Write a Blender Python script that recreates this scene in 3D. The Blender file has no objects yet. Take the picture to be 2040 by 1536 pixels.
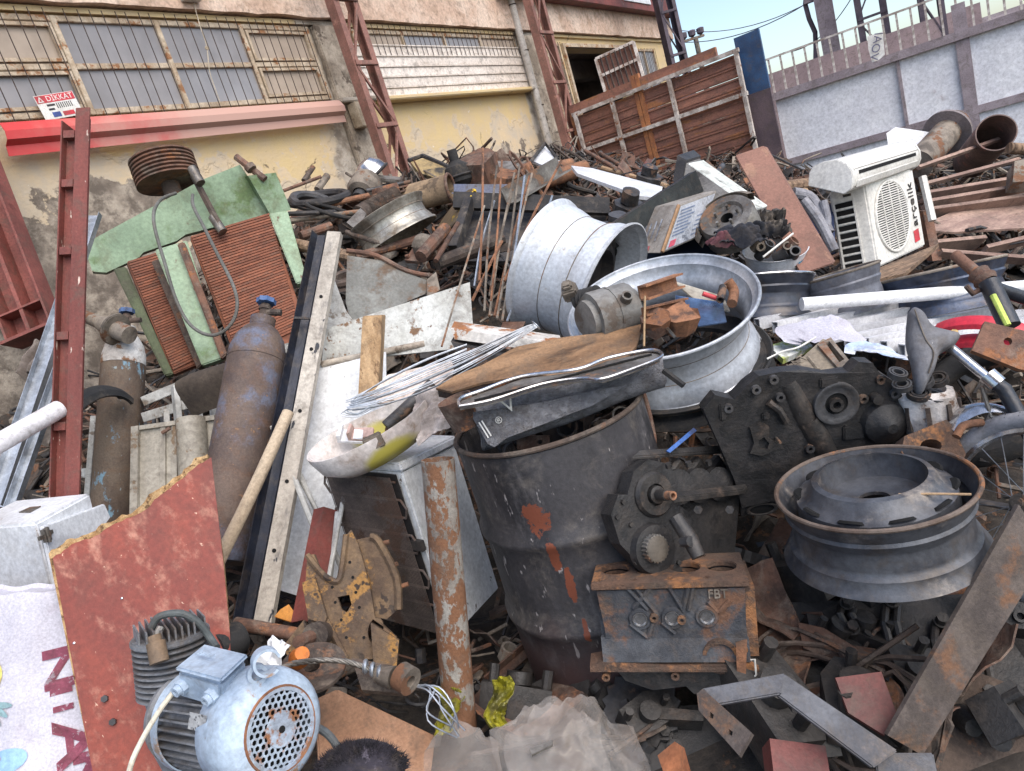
import bpy, bmesh, math, random
from mathutils import Vector as V, Matrix, noise
from math import sin, cos, pi, radians as rad, sqrt
random.seed(7)
SC = bpy.context.scene
COL = SC.collection
# ---------------------------------------------------------------- camera, sky, sun, exposure
FPX, ROLL, PITCH, CAMH = 1400.0, rad(17.5), rad(13.9), 1.5
_F = V((0, cos(PITCH), -sin(PITCH))); _R0 = V((1, 0, 0)); _U0 = V((0, sin(PITCH), cos(PITCH)))
_R = _R0 * cos(ROLL) - _U0 * sin(ROLL); _U = _R0 * sin(ROLL) + _U0 * cos(ROLL)
CAM = V((0, 0, CAMH))
cd = bpy.data.cameras.new('camera'); cam = bpy.data.objects.new('camera', cd); COL.objects.link(cam)
cam.matrix_world = Matrix(((_R.x, _U.x, -_F.x, 0), (_R.y, _U.y, -_F.y, 0), (_R.z, _U.z, -_F.z, CAMH), (0, 0, 0, 1)))
cd.sensor_width = 36; cd.lens = 36 * FPX / 2040; cd.clip_start = .05; cd.clip_end = 800
SC.camera = cam
wd = bpy.data.worlds.new('World'); SC.world = wd; wd.use_nodes = True
nt = wd.node_tree
sky = nt.nodes.new('ShaderNodeTexSky'); sky.sky_type = 'NISHITA'; sky.sun_disc = False
SUN_EL, SUN_AZ = rad(50), rad(143)          # azimuth clockwise from +Y
sky.sun_elevation = SUN_EL; sky.sun_rotation = SUN_AZ; sky.air_density = 1.0; sky.dust_density = 1.8; sky.ozone_density = 1.0
bg = nt.nodes['Background']; bg.inputs[1].default_value = .12
nt.links.new(sky.outputs[0], bg.inputs[0])
sl = bpy.data.lights.new('sun', 'SUN'); sl.energy = 1.5; sl.angle = rad(65); sl.color = (1, .93, .84)
so = bpy.data.objects.new('sun', sl); COL.objects.link(so)
_sd = V((sin(SUN_AZ) * cos(SUN_EL), cos(SUN_AZ) * cos(SUN_EL), sin(SUN_EL)))
so.rotation_euler = _sd.to_track_quat('Z', 'Y').to_euler(); so.location = _sd * 30
SC.view_settings.view_transform = 'Standard'; SC.view_settings.look = 'None'
SC.view_settings.gamma = 1; SC.view_settings.use_curve_mapping = False
SC.view_settings.exposure = 1.08
SC.cycles.max_bounces = 6

# ---------------------------------------------------------------- helpers: rays and frames
def ray(x, y): return _F + _R * ((x - 1020) / FPX) + _U * ((768 - y) / FPX)
def P(x, y, d): return CAM + ray(x, y) * d
def PZ(x, y, z):
    r = ray(x, y); return CAM + r * ((z - CAMH) / r.z)
def px(n, d): return n * d / FPX
def M3(x, y, z, o): return Matrix(((x.x, y.x, z.x, o.x), (x.y, y.y, z.y, o.y), (x.z, y.z, z.z, o.z), (0, 0, 0, 1)))
def fz(p0, p1, hint=None):
    z = (p1 - p0).normalized(); h = V(hint) if hint else _R
    if abs(h.normalized().dot(z)) > .97: h = _U
    x = (h - z * h.dot(z)).normalized(); return M3(x, z.cross(x), z, p0)
def fdir(o, z, hint=None): return fz(o, o + z, hint)
def tilt(x, y, q, ex, ey):
    e = V((ex, ey)).normalized(); vd = ray(x, y).normalized()
    return (vd * -q + (_R * e.x + _U * e.y) * sqrt(max(0, 1 - q * q))).normalized()
class Face:
    "a flat face through three pixels with depths; z looks to the viewer"
    def __init__(s, a, b, c):
        p, q, r = P(*a), P(*b), P(*c); s.o = p; x = (q - p).normalized()
        n = (q - p).cross(r - p).normalized()
        if n.dot(p - CAM) > 0: n = -n
        s.n = n; s.x = x; s.y = n.cross(x); s.M = M3(s.x, s.y, s.n, p)
    def w(s, x, y):
        r = ray(x, y); return CAM + r * ((s.o - CAM).dot(s.n) / r.dot(s.n))
    def l(s, x, y):
        d = s.w(x, y) - s.o; return (d.dot(s.x), d.dot(s.y))
    def poly(s, *pts): return [s.l(*p) for p in pts]

# ---------------------------------------------------------------- helpers: geometry
class G:
    def __init__(s, v=None, f=None): s.v = v or []; s.f = f or []
    def __add__(s, o):
        n = len(s.v); return G(s.v + o.v, s.f + [tuple(i + n for i in q) for q in o.f])
    def __iadd__(s, o):
        n = len(s.v); s.v.extend(o.v); s.f.extend(tuple(i + n for i in q) for q in o.f); return s
    def tr(s, m): return G([m @ V(p) for p in s.v], s.f)
    def at(s, x=0, y=0, z=0): return G([V((p[0] + x, p[1] + y, p[2] + z)) for p in s.v], s.f)
    def rot(s, a, ax='Z'): return s.tr(Matrix.Rotation(a, 4, ax))
    def noise(s, amp, sc, seed=0):
        o = V((seed * 7.3, seed * 3.1, seed)); out = []
        for p in s.v:
            p = V(p); out.append(p + noise.noise_vector(p * sc + o) * amp)
        return G(out, s.f)
def box(x0, x1, y0, y1, z0, z1):
    return G([V(p) for p in ((x0,y0,z0),(x1,y0,z0),(x1,y1,z0),(x0,y1,z0),(x0,y0,z1),(x1,y0,z1),(x1,y1,z1),(x0,y1,z1))],
             [(0,3,2,1),(4,5,6,7),(0,1,5,4),(1,2,6,5),(2,3,7,6),(3,0,4,7)])
def cbox(cx, cy, cz, sx, sy, sz): return box(cx-sx/2, cx+sx/2, cy-sy/2, cy+sy/2, cz-sz/2, cz+sz/2)
def lathe(prof, n=32, closed=False, cap0=False, cap1=False, a0=0, a1=2*pi):
    full = abs(a1 - a0 - 2*pi) < 1e-6; m = n if full else n + 1; g = G(); k = len(prof)
    for i in range(m):
        a = a0 + (a1 - a0) * i / n
        for r, z in prof: g.v.append(V((r*cos(a), r*sin(a), z)))
    for i in range(n):
        j = (i + 1) % m
        for q in range(k if closed else k - 1):
            w = (q + 1) % k; g.f.append((i*k+q, j*k+q, j*k+w, i*k+w))
    if cap0: g.f.append(tuple(i*k for i in reversed(range(m))))
    if cap1: g.f.append(tuple(i*k+k-1 for i in range(m)))
    return g
def cyl(r, z0, z1, n=20, r2=None): return lathe([(r, z0), (r if r2 is None else r2, z1)], n, cap0=True, cap1=True)
def pipe(r, t, z0, z1, n=24): return lathe([(r, z0), (r, z1), (r-t, z1), (r-t, z0)], n, closed=True)
def torus(R_, r, n=32, m=10, a0=0, a1=2*pi): return lathe([(R_ + r*cos(2*pi*i/m), r*sin(2*pi*i/m)) for i in range(m)], n, closed=True, a0=a0, a1=a1)
def tube(pts, r, n=8, cap=True):
    pts = [V(p) for p in pts]; g = G(); k = len(pts); up = None
    for i, p in enumerate(pts):
        t = (pts[min(i+1, k-1)] - pts[max(i-1, 0)]).normalized()
        if up is None: up = t.orthogonal().normalized()
        up = (up - t * up.dot(t)).normalized(); s = t.cross(up); rr = r[i] if isinstance(r, (list, tuple)) else r
        for j in range(n): g.v.append(p + (up*cos(2*pi*j/n) + s*sin(2*pi*j/n)) * rr)
    for i in range(k-1):
        for j in range(n): g.f.append((i*n+j, i*n+(j+1) % n, (i+1)*n+(j+1) % n, (i+1)*n+j))
    if cap: g.f.append(tuple(reversed(range(n)))); g.f.append(tuple((k-1)*n+j for j in range(n)))
    return g
def circ(x, y, r, n=16, ry=None): return [(x + r*cos(2*pi*i/n), y + (ry or r)*sin(2*pi*i/n)) for i in range(n)]
def spline(pts, n=6):
    pts = [V(p) for p in pts]; out = []
    for i in range(len(pts)-1):
        a, b, c, d = pts[max(i-1, 0)], pts[i], pts[i+1], pts[min(i+2, len(pts)-1)]
        for k in range(n):
            t = k/n; out.append(.5*((2*b)+(c-a)*t+(2*a-5*b+4*c-d)*t*t+(3*b-a-3*c+d)*t**3))
    return out + [pts[-1]]
def prism(poly, z0, z1, holes=()):
    if not holes:
        n = len(poly); g = G([V((x, y, z0)) for x, y in poly] + [V((x, y, z1)) for x, y in poly])
        g.f = [tuple(reversed(range(n))), tuple(range(n, 2*n))] + [(i, (i+1) % n, n+(i+1) % n, n+i) for i in range(n)]
        return g
    bm = bmesh.new(); loops = []
    for lp in [poly] + list(holes):
        vs = [bm.verts.new((x, y, 0)) for x, y in lp]; loops.append(len(vs))
        for i in range(len(vs)): bm.edges.new((vs[i], vs[(i+1) % len(vs)]))
    bmesh.ops.triangle_fill(bm, edges=bm.edges[:], use_beauty=True); bm.verts.index_update()
    pts = [(v.co.x, v.co.y) for v in bm.verts]; tri = [tuple(v.index for v in f.verts) for f in bm.faces]; bm.free()
    n = len(pts); g = G([V((x, y, z0)) for x, y in pts] + [V((x, y, z1)) for x, y in pts])
    for t in tri:
        a, b, c = (pts[i] for i in t)
        if (b[0]-a[0])*(c[1]-a[1]) - (b[1]-a[1])*(c[0]-a[0]) < 0: t = t[::-1]
        g.f += [tuple(i+n for i in t), t[::-1]]
    s = 0
    for k in loops:
        g.f += [(s+i, s+(i+1) % k, n+s+(i+1) % k, n+s+i) for i in range(k)]; s += k
    return g
def sheet(nx, ny, fn, t=.002):
    p = [[V(fn(i/nx, j/ny)) for j in range(ny+1)] for i in range(nx+1)]; g = G(); k = ny+1
    def nrm(i, j):
        a = p[min(i+1, nx)][j]-p[max(i-1, 0)][j]; b = p[i][min(j+1, ny)]-p[i][max(j-1, 0)]; n = a.cross(b)
        return n.normalized() if n.length > 1e-12 else V((0, 0, 1))
    for i in range(nx+1):
        for j in range(ny+1): g.v.append(p[i][j])
    for i in range(nx+1):
        for j in range(ny+1): g.v.append(p[i][j] - nrm(i, j)*t)
    N = (nx+1)*k
    for i in range(nx):
        for j in range(ny):
            a, b, c, d = i*k+j, (i+1)*k+j, (i+1)*k+j+1, i*k+j+1
            g.f += [(a, b, c, d), (N+d, N+c, N+b, N+a)]
    for i in range(nx): g.f += [(i*k, N+i*k, N+(i+1)*k, (i+1)*k), ((i+1)*k+ny, N+(i+1)*k+ny, N+i*k+ny, i*k+ny)]
    for j in range(ny): g.f += [(j+1, N+j+1, N+j, j), (nx*k+j, N+nx*k+j, N+nx*k+j+1, nx*k+j+1)]
    return g
def cprof(w, h, t):   # C channel section, open to +y
    return [(-w/2,0),(w/2,0),(w/2,h),(w/2-t,h),(w/2-t,t),(-w/2+t,t),(-w/2+t,h),(-w/2,h)]
def lprof(a, b, t): return [(0,0),(a,0),(a,t),(t,t),(t,b),(0,b)]
def iprof(w, h, t): return [(-w/2,-h/2),(w/2,-h/2),(w/2,-h/2+t),(t/2,-h/2+t),(t/2,h/2-t),(w/2,h/2-t),(w/2,h/2),(-w/2,h/2),(-w/2,h/2-t),(-t/2,h/2-t),(-t/2,-h/2+t),(-w/2,-h/2+t)]
def bolt(r=.008, h=.008): return cyl(r, 0, h, 6)
def boxpath(pts, w, t):   # rectangular bar along a polyline in xz, width along y
    g = G()
    pts = [V(p) for p in pts]
    for i, p in enumerate(pts):
        d = (pts[min(i+1, len(pts)-1)]-pts[max(i-1, 0)]).normalized(); n = V((0, 1, 0)).cross(d).normalized()
        for a, b in ((-1,-1),(1,-1),(1,1),(-1,1)): g.v.append(p + V((0, a*w/2, 0)) + n*(b*t/2))
    for i in range(len(pts)-1):
        for j in range(4): g.f.append((i*4+j, i*4+(j+1) % 4, i*4+4+(j+1) % 4, i*4+4+j))
    k = (len(pts)-1)*4; g.f += [(3,2,1,0), (k,k+1,k+2,k+3)]; return g
_txt = {}
def text(s, size, depth=.0015, sx=1, bold=0):
    if (s, sx) not in _txt:
        c = bpy.data.curves.new('t', 'FONT'); c.body = s; c.size = 1; c.extrude = .5; c.offset = bold; c.align_x = 'CENTER'; c.align_y = 'CENTER'; c.resolution_u = 3
        o = bpy.data.objects.new('t', c); COL.objects.link(o)
        m = o.to_mesh(); _txt[(s, sx)] = G([v.co.copy() for v in m.vertices], [tuple(p.vertices) for p in m.polygons])
        o.to_mesh_clear(); bpy.data.objects.remove(o); bpy.data.curves.remove(c)
    g = _txt[(s, sx)]; return G([V((p.x*size*sx, p.y*size, p.z*depth)) for p in g.v], g.f)

# ---------------------------------------------------------------- helpers: objects
def mk(name, g, m, smooth=30, bev=0):
    me = bpy.data.meshes.new(name); me.from_pydata([tuple(p) for p in g.v], [], g.f)
    bm = bmesh.new(); bm.from_mesh(me); bmesh.ops.recalc_face_normals(bm, faces=bm.faces[:])
    if bev: bmesh.ops.bevel(bm, geom=[e for e in bm.edges if e.is_manifold and e.calc_face_angle(0) > .6], offset=bev, segments=2, affect='EDGES', clamp_overlap=True)
    bm.to_mesh(me); bm.free()
    me.materials.append(m)
    if smooth:
        me.shade_smooth(); me.set_sharp_from_angle(angle=rad(smooth))
    o = bpy.data.objects.new(name, me); COL.objects.link(o); return o
def tag(o, label=None, cat=None, group=None, kind=None):
    if label: o['label'] = label
    if cat: o['category'] = cat
    if group: o['group'] = group
    if kind: o['kind'] = kind
    return o
def thing(name, label, cat, M=None, group=None):
    o = bpy.data.objects.new(name, None); COL.objects.link(o); o.empty_display_size = .05
    if M is not None: o.matrix_world = M
    return tag(o, label, cat, group)
def part(par, name, g, m, smooth=30, bev=0, label=None):
    o = mk(name, g, m, smooth, bev); o.parent = par
    if label: o['label'] = label
    return o
def solo(name, g, m, label, cat, M=None, group=None, smooth=30, bev=0):
    o = mk(name, g, m, smooth, bev)
    if M is not None: o.matrix_world = M
    return tag(o, label, cat, group)
def world(par_M, g): return g.tr(par_M.inverted())
def clone(o, M=None, parent=None, label=None, group=None):
    c = o.copy(); COL.objects.link(c)
    if parent: c.parent = parent
    if M is not None: c.matrix_world = M
    if label: c['label'] = label
    if group: c['group'] = group
    for ch in o.children: clone(ch, None, c)
    return c

# ---------------------------------------------------------------- helpers: materials
def S(r, g, b, k=1.0): return tuple(min(.92, ((c/255)/12.92 if c < 10 else ((c/255+.055)/1.055)**2.4)*k) for c in (r, g, b)) + (1,)
class NB:
    def __init__(s, m): s.t = m.node_tree; s.n = s.t.nodes; s.l = s.t.links
    def add(s, ty, **kw):
        n = s.n.new(ty)
        for k, v in kw.items():
            if k.startswith('i_'): n.inputs[k[2:].replace('_', ' ')].default_value = v
            elif k.startswith('x'): n.inputs[int(k[1:])].default_value = v
            else: setattr(n, k, v)
        return n
    def noise(s, vec, sc, det=5, rough=.6, dist=0):
        n = s.add('ShaderNodeTexNoise', i_Scale=sc, i_Detail=det, i_Roughness=rough, i_Distortion=dist); s.l.new(vec, n.inputs['Vector']); return n.outputs['Fac']
    def ss(s, v, a, b):
        n = s.add('ShaderNodeMapRange', interpolation_type='SMOOTHSTEP'); s.l.new(v, n.inputs[0]); n.inputs[1].default_value = a; n.inputs[2].default_value = b; return n.outputs[0]
    def mix(s, f, a, b):
        n = s.add('ShaderNodeMix', data_type='RGBA')
        for k, v in ((0, f), (6, a), (7, b)):
            if hasattr(v, 'links'): s.l.new(v, n.inputs[k])
            else: n.inputs[k].default_value = v
        return n.outputs[2]
    def m(s, op, a, b):
        n = s.add('ShaderNodeMath', operation=op)
        for k, v in ((0, a), (1, b)):
            if hasattr(v, 'links'): s.l.new(v, n.inputs[k])
            else: n.inputs[k].default_value = v
        return n.outputs[0]
def dark(c, k): return (c[0]*k, c[1]*k, c[2]*k, 1)
def mat(name, a, b=None, s=5, c=None, t=.56, w=.05, cs=7, d=None, dt=.66, ds=40, rough=.6, metal=0, bump=.25, bs=70, st=(1, 1, 1), rv=0., rgh2=None, trans=0, alpha=1, grime=.5, gs=11, gc=S(88,78,68)):
    m = bpy.data.materials.new(name); m.use_nodes = True; n = NB(m); bs_ = n.n['Principled BSDF']
    tc = n.add('ShaderNodeTexCoord'); vec = tc.outputs['Object']
    if rv:
        oi = n.add('ShaderNodeObjectInfo'); va = n.add('ShaderNodeVectorMath', operation='MULTIPLY_ADD')
        n.l.new(oi.outputs['Random'], va.inputs[0]); va.inputs[1].default_value = (9, 5, 7); n.l.new(vec, va.inputs[2]); vec = va.outputs[0]
    if st != (1, 1, 1):
        mp = n.add('ShaderNodeMapping'); mp.inputs['Scale'].default_value = st; n.l.new(vec, mp.inputs[0]); sv = mp.outputs[0]
    else: sv = vec
    b = b or dark(a, .62)
    f1 = n.noise(sv, s, 7, .62); colr = n.mix(n.ss(f1, .38, .62), a, b)
    f2 = n.noise(vec, bs, 4, .7)
    if c:
        fm = n.m('ADD', n.noise(sv, cs, 8, .68), n.m('MULTIPLY', f2, .06)); mk_ = n.ss(fm, t, t+w); colr = n.mix(mk_, colr, c)
    if d:
        colr = n.mix(n.ss(n.noise(sv, ds, 3, .6), dt, dt+.05), colr, d)
    # grime: streaky mid-size dirt on everything
    if grime: colr = n.mix(n.m('MULTIPLY', n.ss(n.noise(vec, gs, 9, .75, .6), .47, .66), grime), colr, gc)
    hv = n.add('ShaderNodeHueSaturation'); n.l.new(colr, hv.inputs['Color'])
    mr = n.add('ShaderNodeMapRange'); n.l.new(f2, mr.inputs[0]); mr.inputs[1].default_value = .25; mr.inputs[2].default_value = .75; mr.inputs[3].default_value = .72; mr.inputs[4].default_value = 1.28
    val = mr.outputs[0]
    if rv: val = n.m('MULTIPLY', val, n.m('MULTIPLY_ADD', oi.outputs['Random'], 2*rv)) if False else n.m('MULTIPLY', val, n.m('ADD', n.m('MULTIPLY', oi.outputs['Random'], 2*rv), 1-rv))
    n.l.new(val, hv.inputs['Value']); n.l.new(hv.outputs[0], bs_.inputs['Base Color'])
    r2 = rough if rgh2 is None else rgh2
    rr = n.add('ShaderNodeMapRange'); n.l.new(mk_ if c else f1, rr.inputs[0])
    rr.inputs[3].default_value = rough; rr.inputs[4].default_value = r2 if (c and rgh2 is not None) else min(1, rough+.15); n.l.new(rr.outputs[0], bs_.inputs['Roughness'])
    if metal:
        if c:
            mm = n.add('ShaderNodeMapRange'); n.l.new(mk_, mm.inputs[0]); mm.inputs[3].default_value = metal; mm.inputs[4].default_value = 0; n.l.new(mm.outputs[0], bs_.inputs['Metallic'])
        else: bs_.inputs['Metallic'].default_value = metal
    if bump:
        bp = n.add('ShaderNodeBump', i_Strength=bump, i_Distance=.008); h = f2
        if c: h = n.m('SUBTRACT', f2, n.m('MULTIPLY', mk_, .35))
        n.l.new(h, bp.inputs['Height']); n.l.new(bp.outputs[0], bs_.inputs['Normal'])
    if trans: bs_.inputs['Transmission Weight'].default_value = trans
    if alpha < 1: bs_.inputs['Alpha'].default_value = alpha
    return m
RUST = S(112, 66, 40); RUSTD = S(70, 46, 36); RUSTO = S(158, 92, 48); DIRT = S(92, 80, 68)
mt = dict(
 rust=mat('rust', S(116,84,68), S(76,58,50), 9, c=S(136,92,64), t=.6, rough=.85, bs=120, bump=.4, grime=.5, gs=9, gc=S(140,128,115), rv=.25),
 rustdark=mat('rust_dark', S(86,72,63), S(56,48,44), 9, c=S(108,78,60), t=.6, rough=.85, bs=120, bump=.4, grime=.4, gs=9, gc=S(140,128,115), rv=.25),
 rustorange=mat('rust_orange', S(146,102,74), S(108,76,58), 14, c=S(84,64,54), t=.58, rough=.9, bs=120, bump=.5, rv=.2),
 steel=mat('steel_dirty', S(140,136,130), S(92,86,80), 7, c=S(112,84,64), t=.6, rough=.5, metal=.6, bs=90, rv=.2, rgh2=.85),
 steeldark=mat('steel_dark', S(84,84,86), S(52,50,50), 7, c=S(104,80,64), t=.6, rough=.55, metal=.4, bs=90, rv=.25, rgh2=.85),
 scrapgrey=mat('scrap_grey', S(132,122,110), S(84,76,68), 8, c=S(112,78,56), t=.58, rough=.8, bs=100, grime=.5, gs=9, gc=S(140,128,115), rv=.3),
 black=mat('black_dirty', S(52,50,51), S(32,31,33), 8, c=S(96,88,80), t=.57, w=.12, rough=.7, bs=90, rv=.2),
 oily=mat('oily_black', S(48,46,46), S(26,26,27), 10, c=S(62,58,55), t=.57, w=.2, cs=12, rough=.55, grime=.35, gc=S(76,68,62), bs=110, bump=.35),
 oily2=mat('oily_grey_black', S(58,55,53), S(32,31,31), 10, c=S(84,70,60), t=.57, w=.2, cs=10, rough=.5, grime=.4, gc=S(88,78,70), bs=110, bump=.3),
 white=mat('white_enamel', S(226,228,230), S(200,202,206), 3, c=S(150,140,128), t=.66, w=.12, rough=.4, bs=60, bump=.06, d=S(120,90,66), dt=.7, ds=22, grime=.22, gs=5, gc=S(150,140,128)),
 whiteb=mat('white_sheet', S(228,230,230), S(212,214,216), 2.5, c=S(140,134,126), t=.64, w=.14, rough=.45, bs=50, bump=.06, d=S(96,84,74), dt=.7, ds=26, grime=.25, gs=4, gc=S(140,134,126)),
 plastic=mat('white_plastic', S(224,222,215), S(208,205,197), 3, c=S(176,172,166), t=.6, w=.2, rough=.4, bs=60, bump=.02, grime=.1, gs=4, gc=S(170,164,156)),
 rubber=mat('rubber', S(44,43,43), S(30,30,31), 8, c=S(86,80,74), t=.6, w=.2, rough=.85, bs=120),
 wood=mat('wood', S(176,148,116), S(140,112,84), 6, rough=.85, st=(6,6,.6), bs=120, c=S(96,78,60), t=.64),
 woodold=mat('wood_old', S(150,124,100), S(104,84,68), 5, rough=.9, st=(1,6,6), bs=120, c=S(80,64,52), t=.6),
 redpaint=mat('red_oxide', S(124,62,54), S(98,50,44), 5, c=S(176,140,124), t=.68, rough=.6, bs=90, bump=.15, d=S(200,180,168), dt=.74, ds=30),
 hole=mat('hole_dark', S(16,15,15), S(10,10,10), 5, rough=.9, bump=0, grime=0),
 galv=mat('galvanised', S(186,192,200), S(150,156,164), 6, rough=.35, metal=.75, bs=60, bump=.05),
 chrome=mat('chrome_worn', S(210,210,212), S(170,170,172), 6, c=S(110,90,76), t=.66, rough=.22, metal=.9, bs=60, bump=.05, rgh2=.8),
)
# ---------------------------------------------------------------- ground and heap
class VPlane:
    "an upright plane through a point, running along an azimuth; local x along, y back, z up"
    def __init__(s, p, az):
        s.o = V((p.x, p.y, 0)); s.u = V((cos(rad(az)), sin(rad(az)), 0)); s.n = V((-s.u.y, s.u.x, 0)); s.M = M3(s.u, s.n, V((0, 0, 1)), s.o)
    def l(s, x, y, off=0):
        r = ray(x, y); t = ((s.o + s.n*off - CAM).dot(s.n))/r.dot(s.n); q = CAM + r*t - s.o
        return q.dot(s.u), q.z
def xz(g): return G([V((p[0], -p[2], p[1])) for p in g.v], g.f)     # xy drawing -> upright, depth to -y
m_ground = mat('ground_dirt', S(58,52,47), S(40,36,33), 3, c=S(40,37,35), t=.55, w=.15, cs=2, rough=.95, bs=60, bump=.5)
gr = solo('ground', sheet(60, 60, lambda u, v: (-150+300*u, -100+300*v, 0), .02), m_ground, None, None); gr['kind'] = 'structure'
HP = [(-6,0,0),(-3,1,0),(0,.6,0),(3,.8,0),(6,1,0),(-1.4,1.7,0.02),(0,1.9,0),(1,1.5,0),(1.8,2.,.1),(-1.6,2.6,.3),(-.9,2.6,.15),(-.3,2.55,.0),(.3,2.5,.15),(.8,2.4,.25),(1.4,2.4,.25),
 (-2.4,3.4,.5),(-1.2,3.6,.55),(-.5,3.3,.35),(.3,3.2,.6),(1.2,3.2,.45),(2.1,3.6,.35),(3,3.5,.15),(-2.4,4.6,.9),(-1.2,4.7,1.2),(-.2,4.4,1.15),(.6,4.5,1.0),(1.5,4.5,.75),(2.5,4.5,.35),(3.6,4.8,.15),(5,5,.1),
 (-1,5.7,1.78),(-.3,6.,1.86),(.5,5.8,1.55),(1.4,6,1.28),(2.4,6,.75),(3.6,6.2,.4),(5,6.3,.4),(-1.7,6,1.6),(0,7,1.9),(1,7.5,1.78),(2,7.5,1.3),(3,7.3,.9),(1.5,9,1.7),(3,9,1.2),(4.5,7.5,.6),(6,7,.4),(5,9,.5),(-3.5,5,1.2),(8,6,.2),(7,9,.4),(2,11,1.5),(5,12,.6)]
def H(x, y):
    a = b = 0
    for hx, hy, hz in HP:
        d = (x-hx)**2+(y-hy)**2+.02; w = 1/d**1.7; a += w*hz; b += w
    return a/b
m_heap = mat('heap_earth', S(58,51,45), S(36,33,30), 6, c=S(96,70,52), t=.58, cs=9, rough=.95, bs=50, bump=.9)
def heapfn(u, v):
    x = -5+13*u; y = .8+11.5*v; h = H(x, y)
    return (x, y, h*1.0 - .05 + min(1, h*3)*.09*noise.noise(V((x*5, y*5, 0))) + min(1, h*3)*.05*noise.noise(V((x*14, y*14, 3))) + .003)
tag(mk('scrap_heap', sheet(150, 140, heapfn, .02), m_heap, 0), 'mound of dark earth and crushed scrap under the tangled metal', 'scrap heap', kind='stuff')

# ---------------------------------------------------------------- building
B = VPlane(P(340, 130, 6), 53.3)
def wallmat():
    m = bpy.data.materials.new('peeling_plaster'); m.use_nodes = True; n = NB(m); bs_ = n.n['Principled BSDF']
    tc = n.add('ShaderNodeTexCoord'); vec = tc.outputs['Object']; sx = n.add('ShaderNodeSeparateXYZ'); n.l.new(vec, sx.inputs[0])
    big = n.noise(vec, 1.1, 9, .62); fine = n.noise(vec, 30, 6, .7); mid = n.noise(vec, 4, 8, .65)
    cream = n.mix(n.ss(mid, .35, .65), S(206,184,150), S(190,176,156))
    grey = n.mix(n.ss(mid, .38, .62), S(178,166,150), S(128,116,104))
    low = n.mix(n.ss(n.noise(vec, 7, 8, .7), .4, .62), grey, S(104,94,84))
    yel = n.mix(n.ss(mid, .35, .65), S(206,182,134), S(200,178,142))
    hgt = n.m('ADD', sx.outputs[2], n.m('MULTIPLY', n.m('SUBTRACT', big, .5), 2.6)); hgt = n.m('ADD', hgt, n.m('MULTIPLY', n.m('SUBTRACT', n.ss(sx.outputs[0], -1.6, .2), 1), .45))
    # paint: yellow band under the sills, then cream patches, then bare render
    c = n.mix(n.ss(hgt, 2.1, 2.14), low, cream); c = n.mix(n.ss(hgt, 2.6, 2.64), c, yel)
    vx = n.m('ADD', sx.outputs[0], n.m('MULTIPLY', n.m('SUBTRACT', big, .5), .9))
    pier = n.m('MULTIPLY', n.ss(vx, 1.5, 1.56), n.m('SUBTRACT', 1, n.ss(vx, 2.3, 2.36))); pier2 = n.m('MULTIPLY', n.ss(vx, 5.75, 5.85), n.m('SUBTRACT', 1, n.ss(vx, 7.1, 7.2)))
    c = n.mix(n.m('MAXIMUM', pier, pier2), c, n.mix(n.ss(mid, .4, .6), S(186,176,162), S(140,128,114)))
    # cracks and chips
    vo = n.add('ShaderNodeTexVoronoi', feature='DISTANCE_TO_EDGE', i_Scale=.8); dv = n.add('ShaderNodeVectorMath', operation='ADD'); nn = n.add('ShaderNodeTexNoise', i_Scale=3, i_Detail=6); n.l.new(vec, nn.inputs[0])
    sc_ = n.add('ShaderNodeVectorMath', operation='SCALE'); n.l.new(nn.outputs['Color'], sc_.inputs[0]); sc_.inputs['Scale'].default_value = .6; n.l.new(vec, dv.inputs[0]); n.l.new(sc_.outputs[0], dv.inputs[1]); n.l.new(dv.outputs[0], vo.inputs['Vector'])
    crk = n.m('MULTIPLY', n.m('SUBTRACT', 1, n.ss(vo.outputs['Distance'], .002, .009)), n.ss(big, .57, .62))
    c = n.mix(crk, c, S(92,80,68)); c = n.mix(n.ss(fine, .66, .74), c, S(120,106,92)); c = n.mix(n.ss(n.noise(vec, 12, 5), .68, .7), c, S(216,208,196))
    n.l.new(c, bs_.inputs['Base Color']); bs_.inputs['Roughness'].default_value = .92
    bp = n.add('ShaderNodeBump', i_Strength=.5, i_Distance=.02); n.l.new(n.m('SUBTRACT', n.m('ADD', fine, n.ss(hgt, 2.5, 2.54)), crk), bp.inputs['Height']); n.l.new(bp.outputs[0], bs_.inputs['Normal'])
    return m
m_wall = wallmat()
m_band = mat('concrete_band', S(210,188,170), S(192,164,144), 2.2, c=S(176,150,130), t=.56, w=.1, cs=4, d=S(228,216,204), dt=.7, ds=9, rough=.92, bs=26, bump=.6)
m_frame = mat('window_frame_rust', S(196,180,158), S(168,148,124), 7, c=S(150,106,72), t=.57, w=.06, cs=9, rough=.8, bs=60, grime=.3)
m_bar = mat('bar_rust', S(74,58,52), S(54,44,42), 9, rough=.8)
def glass(name, a, rough):
    m = bpy.data.materials.new(name); m.use_nodes = True; n = NB(m); b = n.n['Principled BSDF']; tc = n.add('ShaderNodeTexCoord')
    f = n.noise(tc.outputs['Object'], 3, 6, .6); n.l.new(n.mix(n.ss(f, .3, .7), a, dark(a, .75)), b.inputs['Base Color'])
    n.l.new(n.m('ADD', n.m('MULTIPLY', f, .4), rough-.2), b.inputs['Roughness']); b.inputs['Specular IOR Level'].default_value = .6; return m
m_pane = glass('dusty_glass', S(150,146,146), .35); m_pane2 = glass('board_glass', S(176,160,144), .7); m_paneb = glass('blue_glass', S(152,150,152), .35)
bd = thing('building', 'old workshop building with peeling yellow plaster and barred windows', 'building', B.M)
def rect(a, b, c, d): return [(a, c), (b, c), (b, d), (a, d)]
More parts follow.
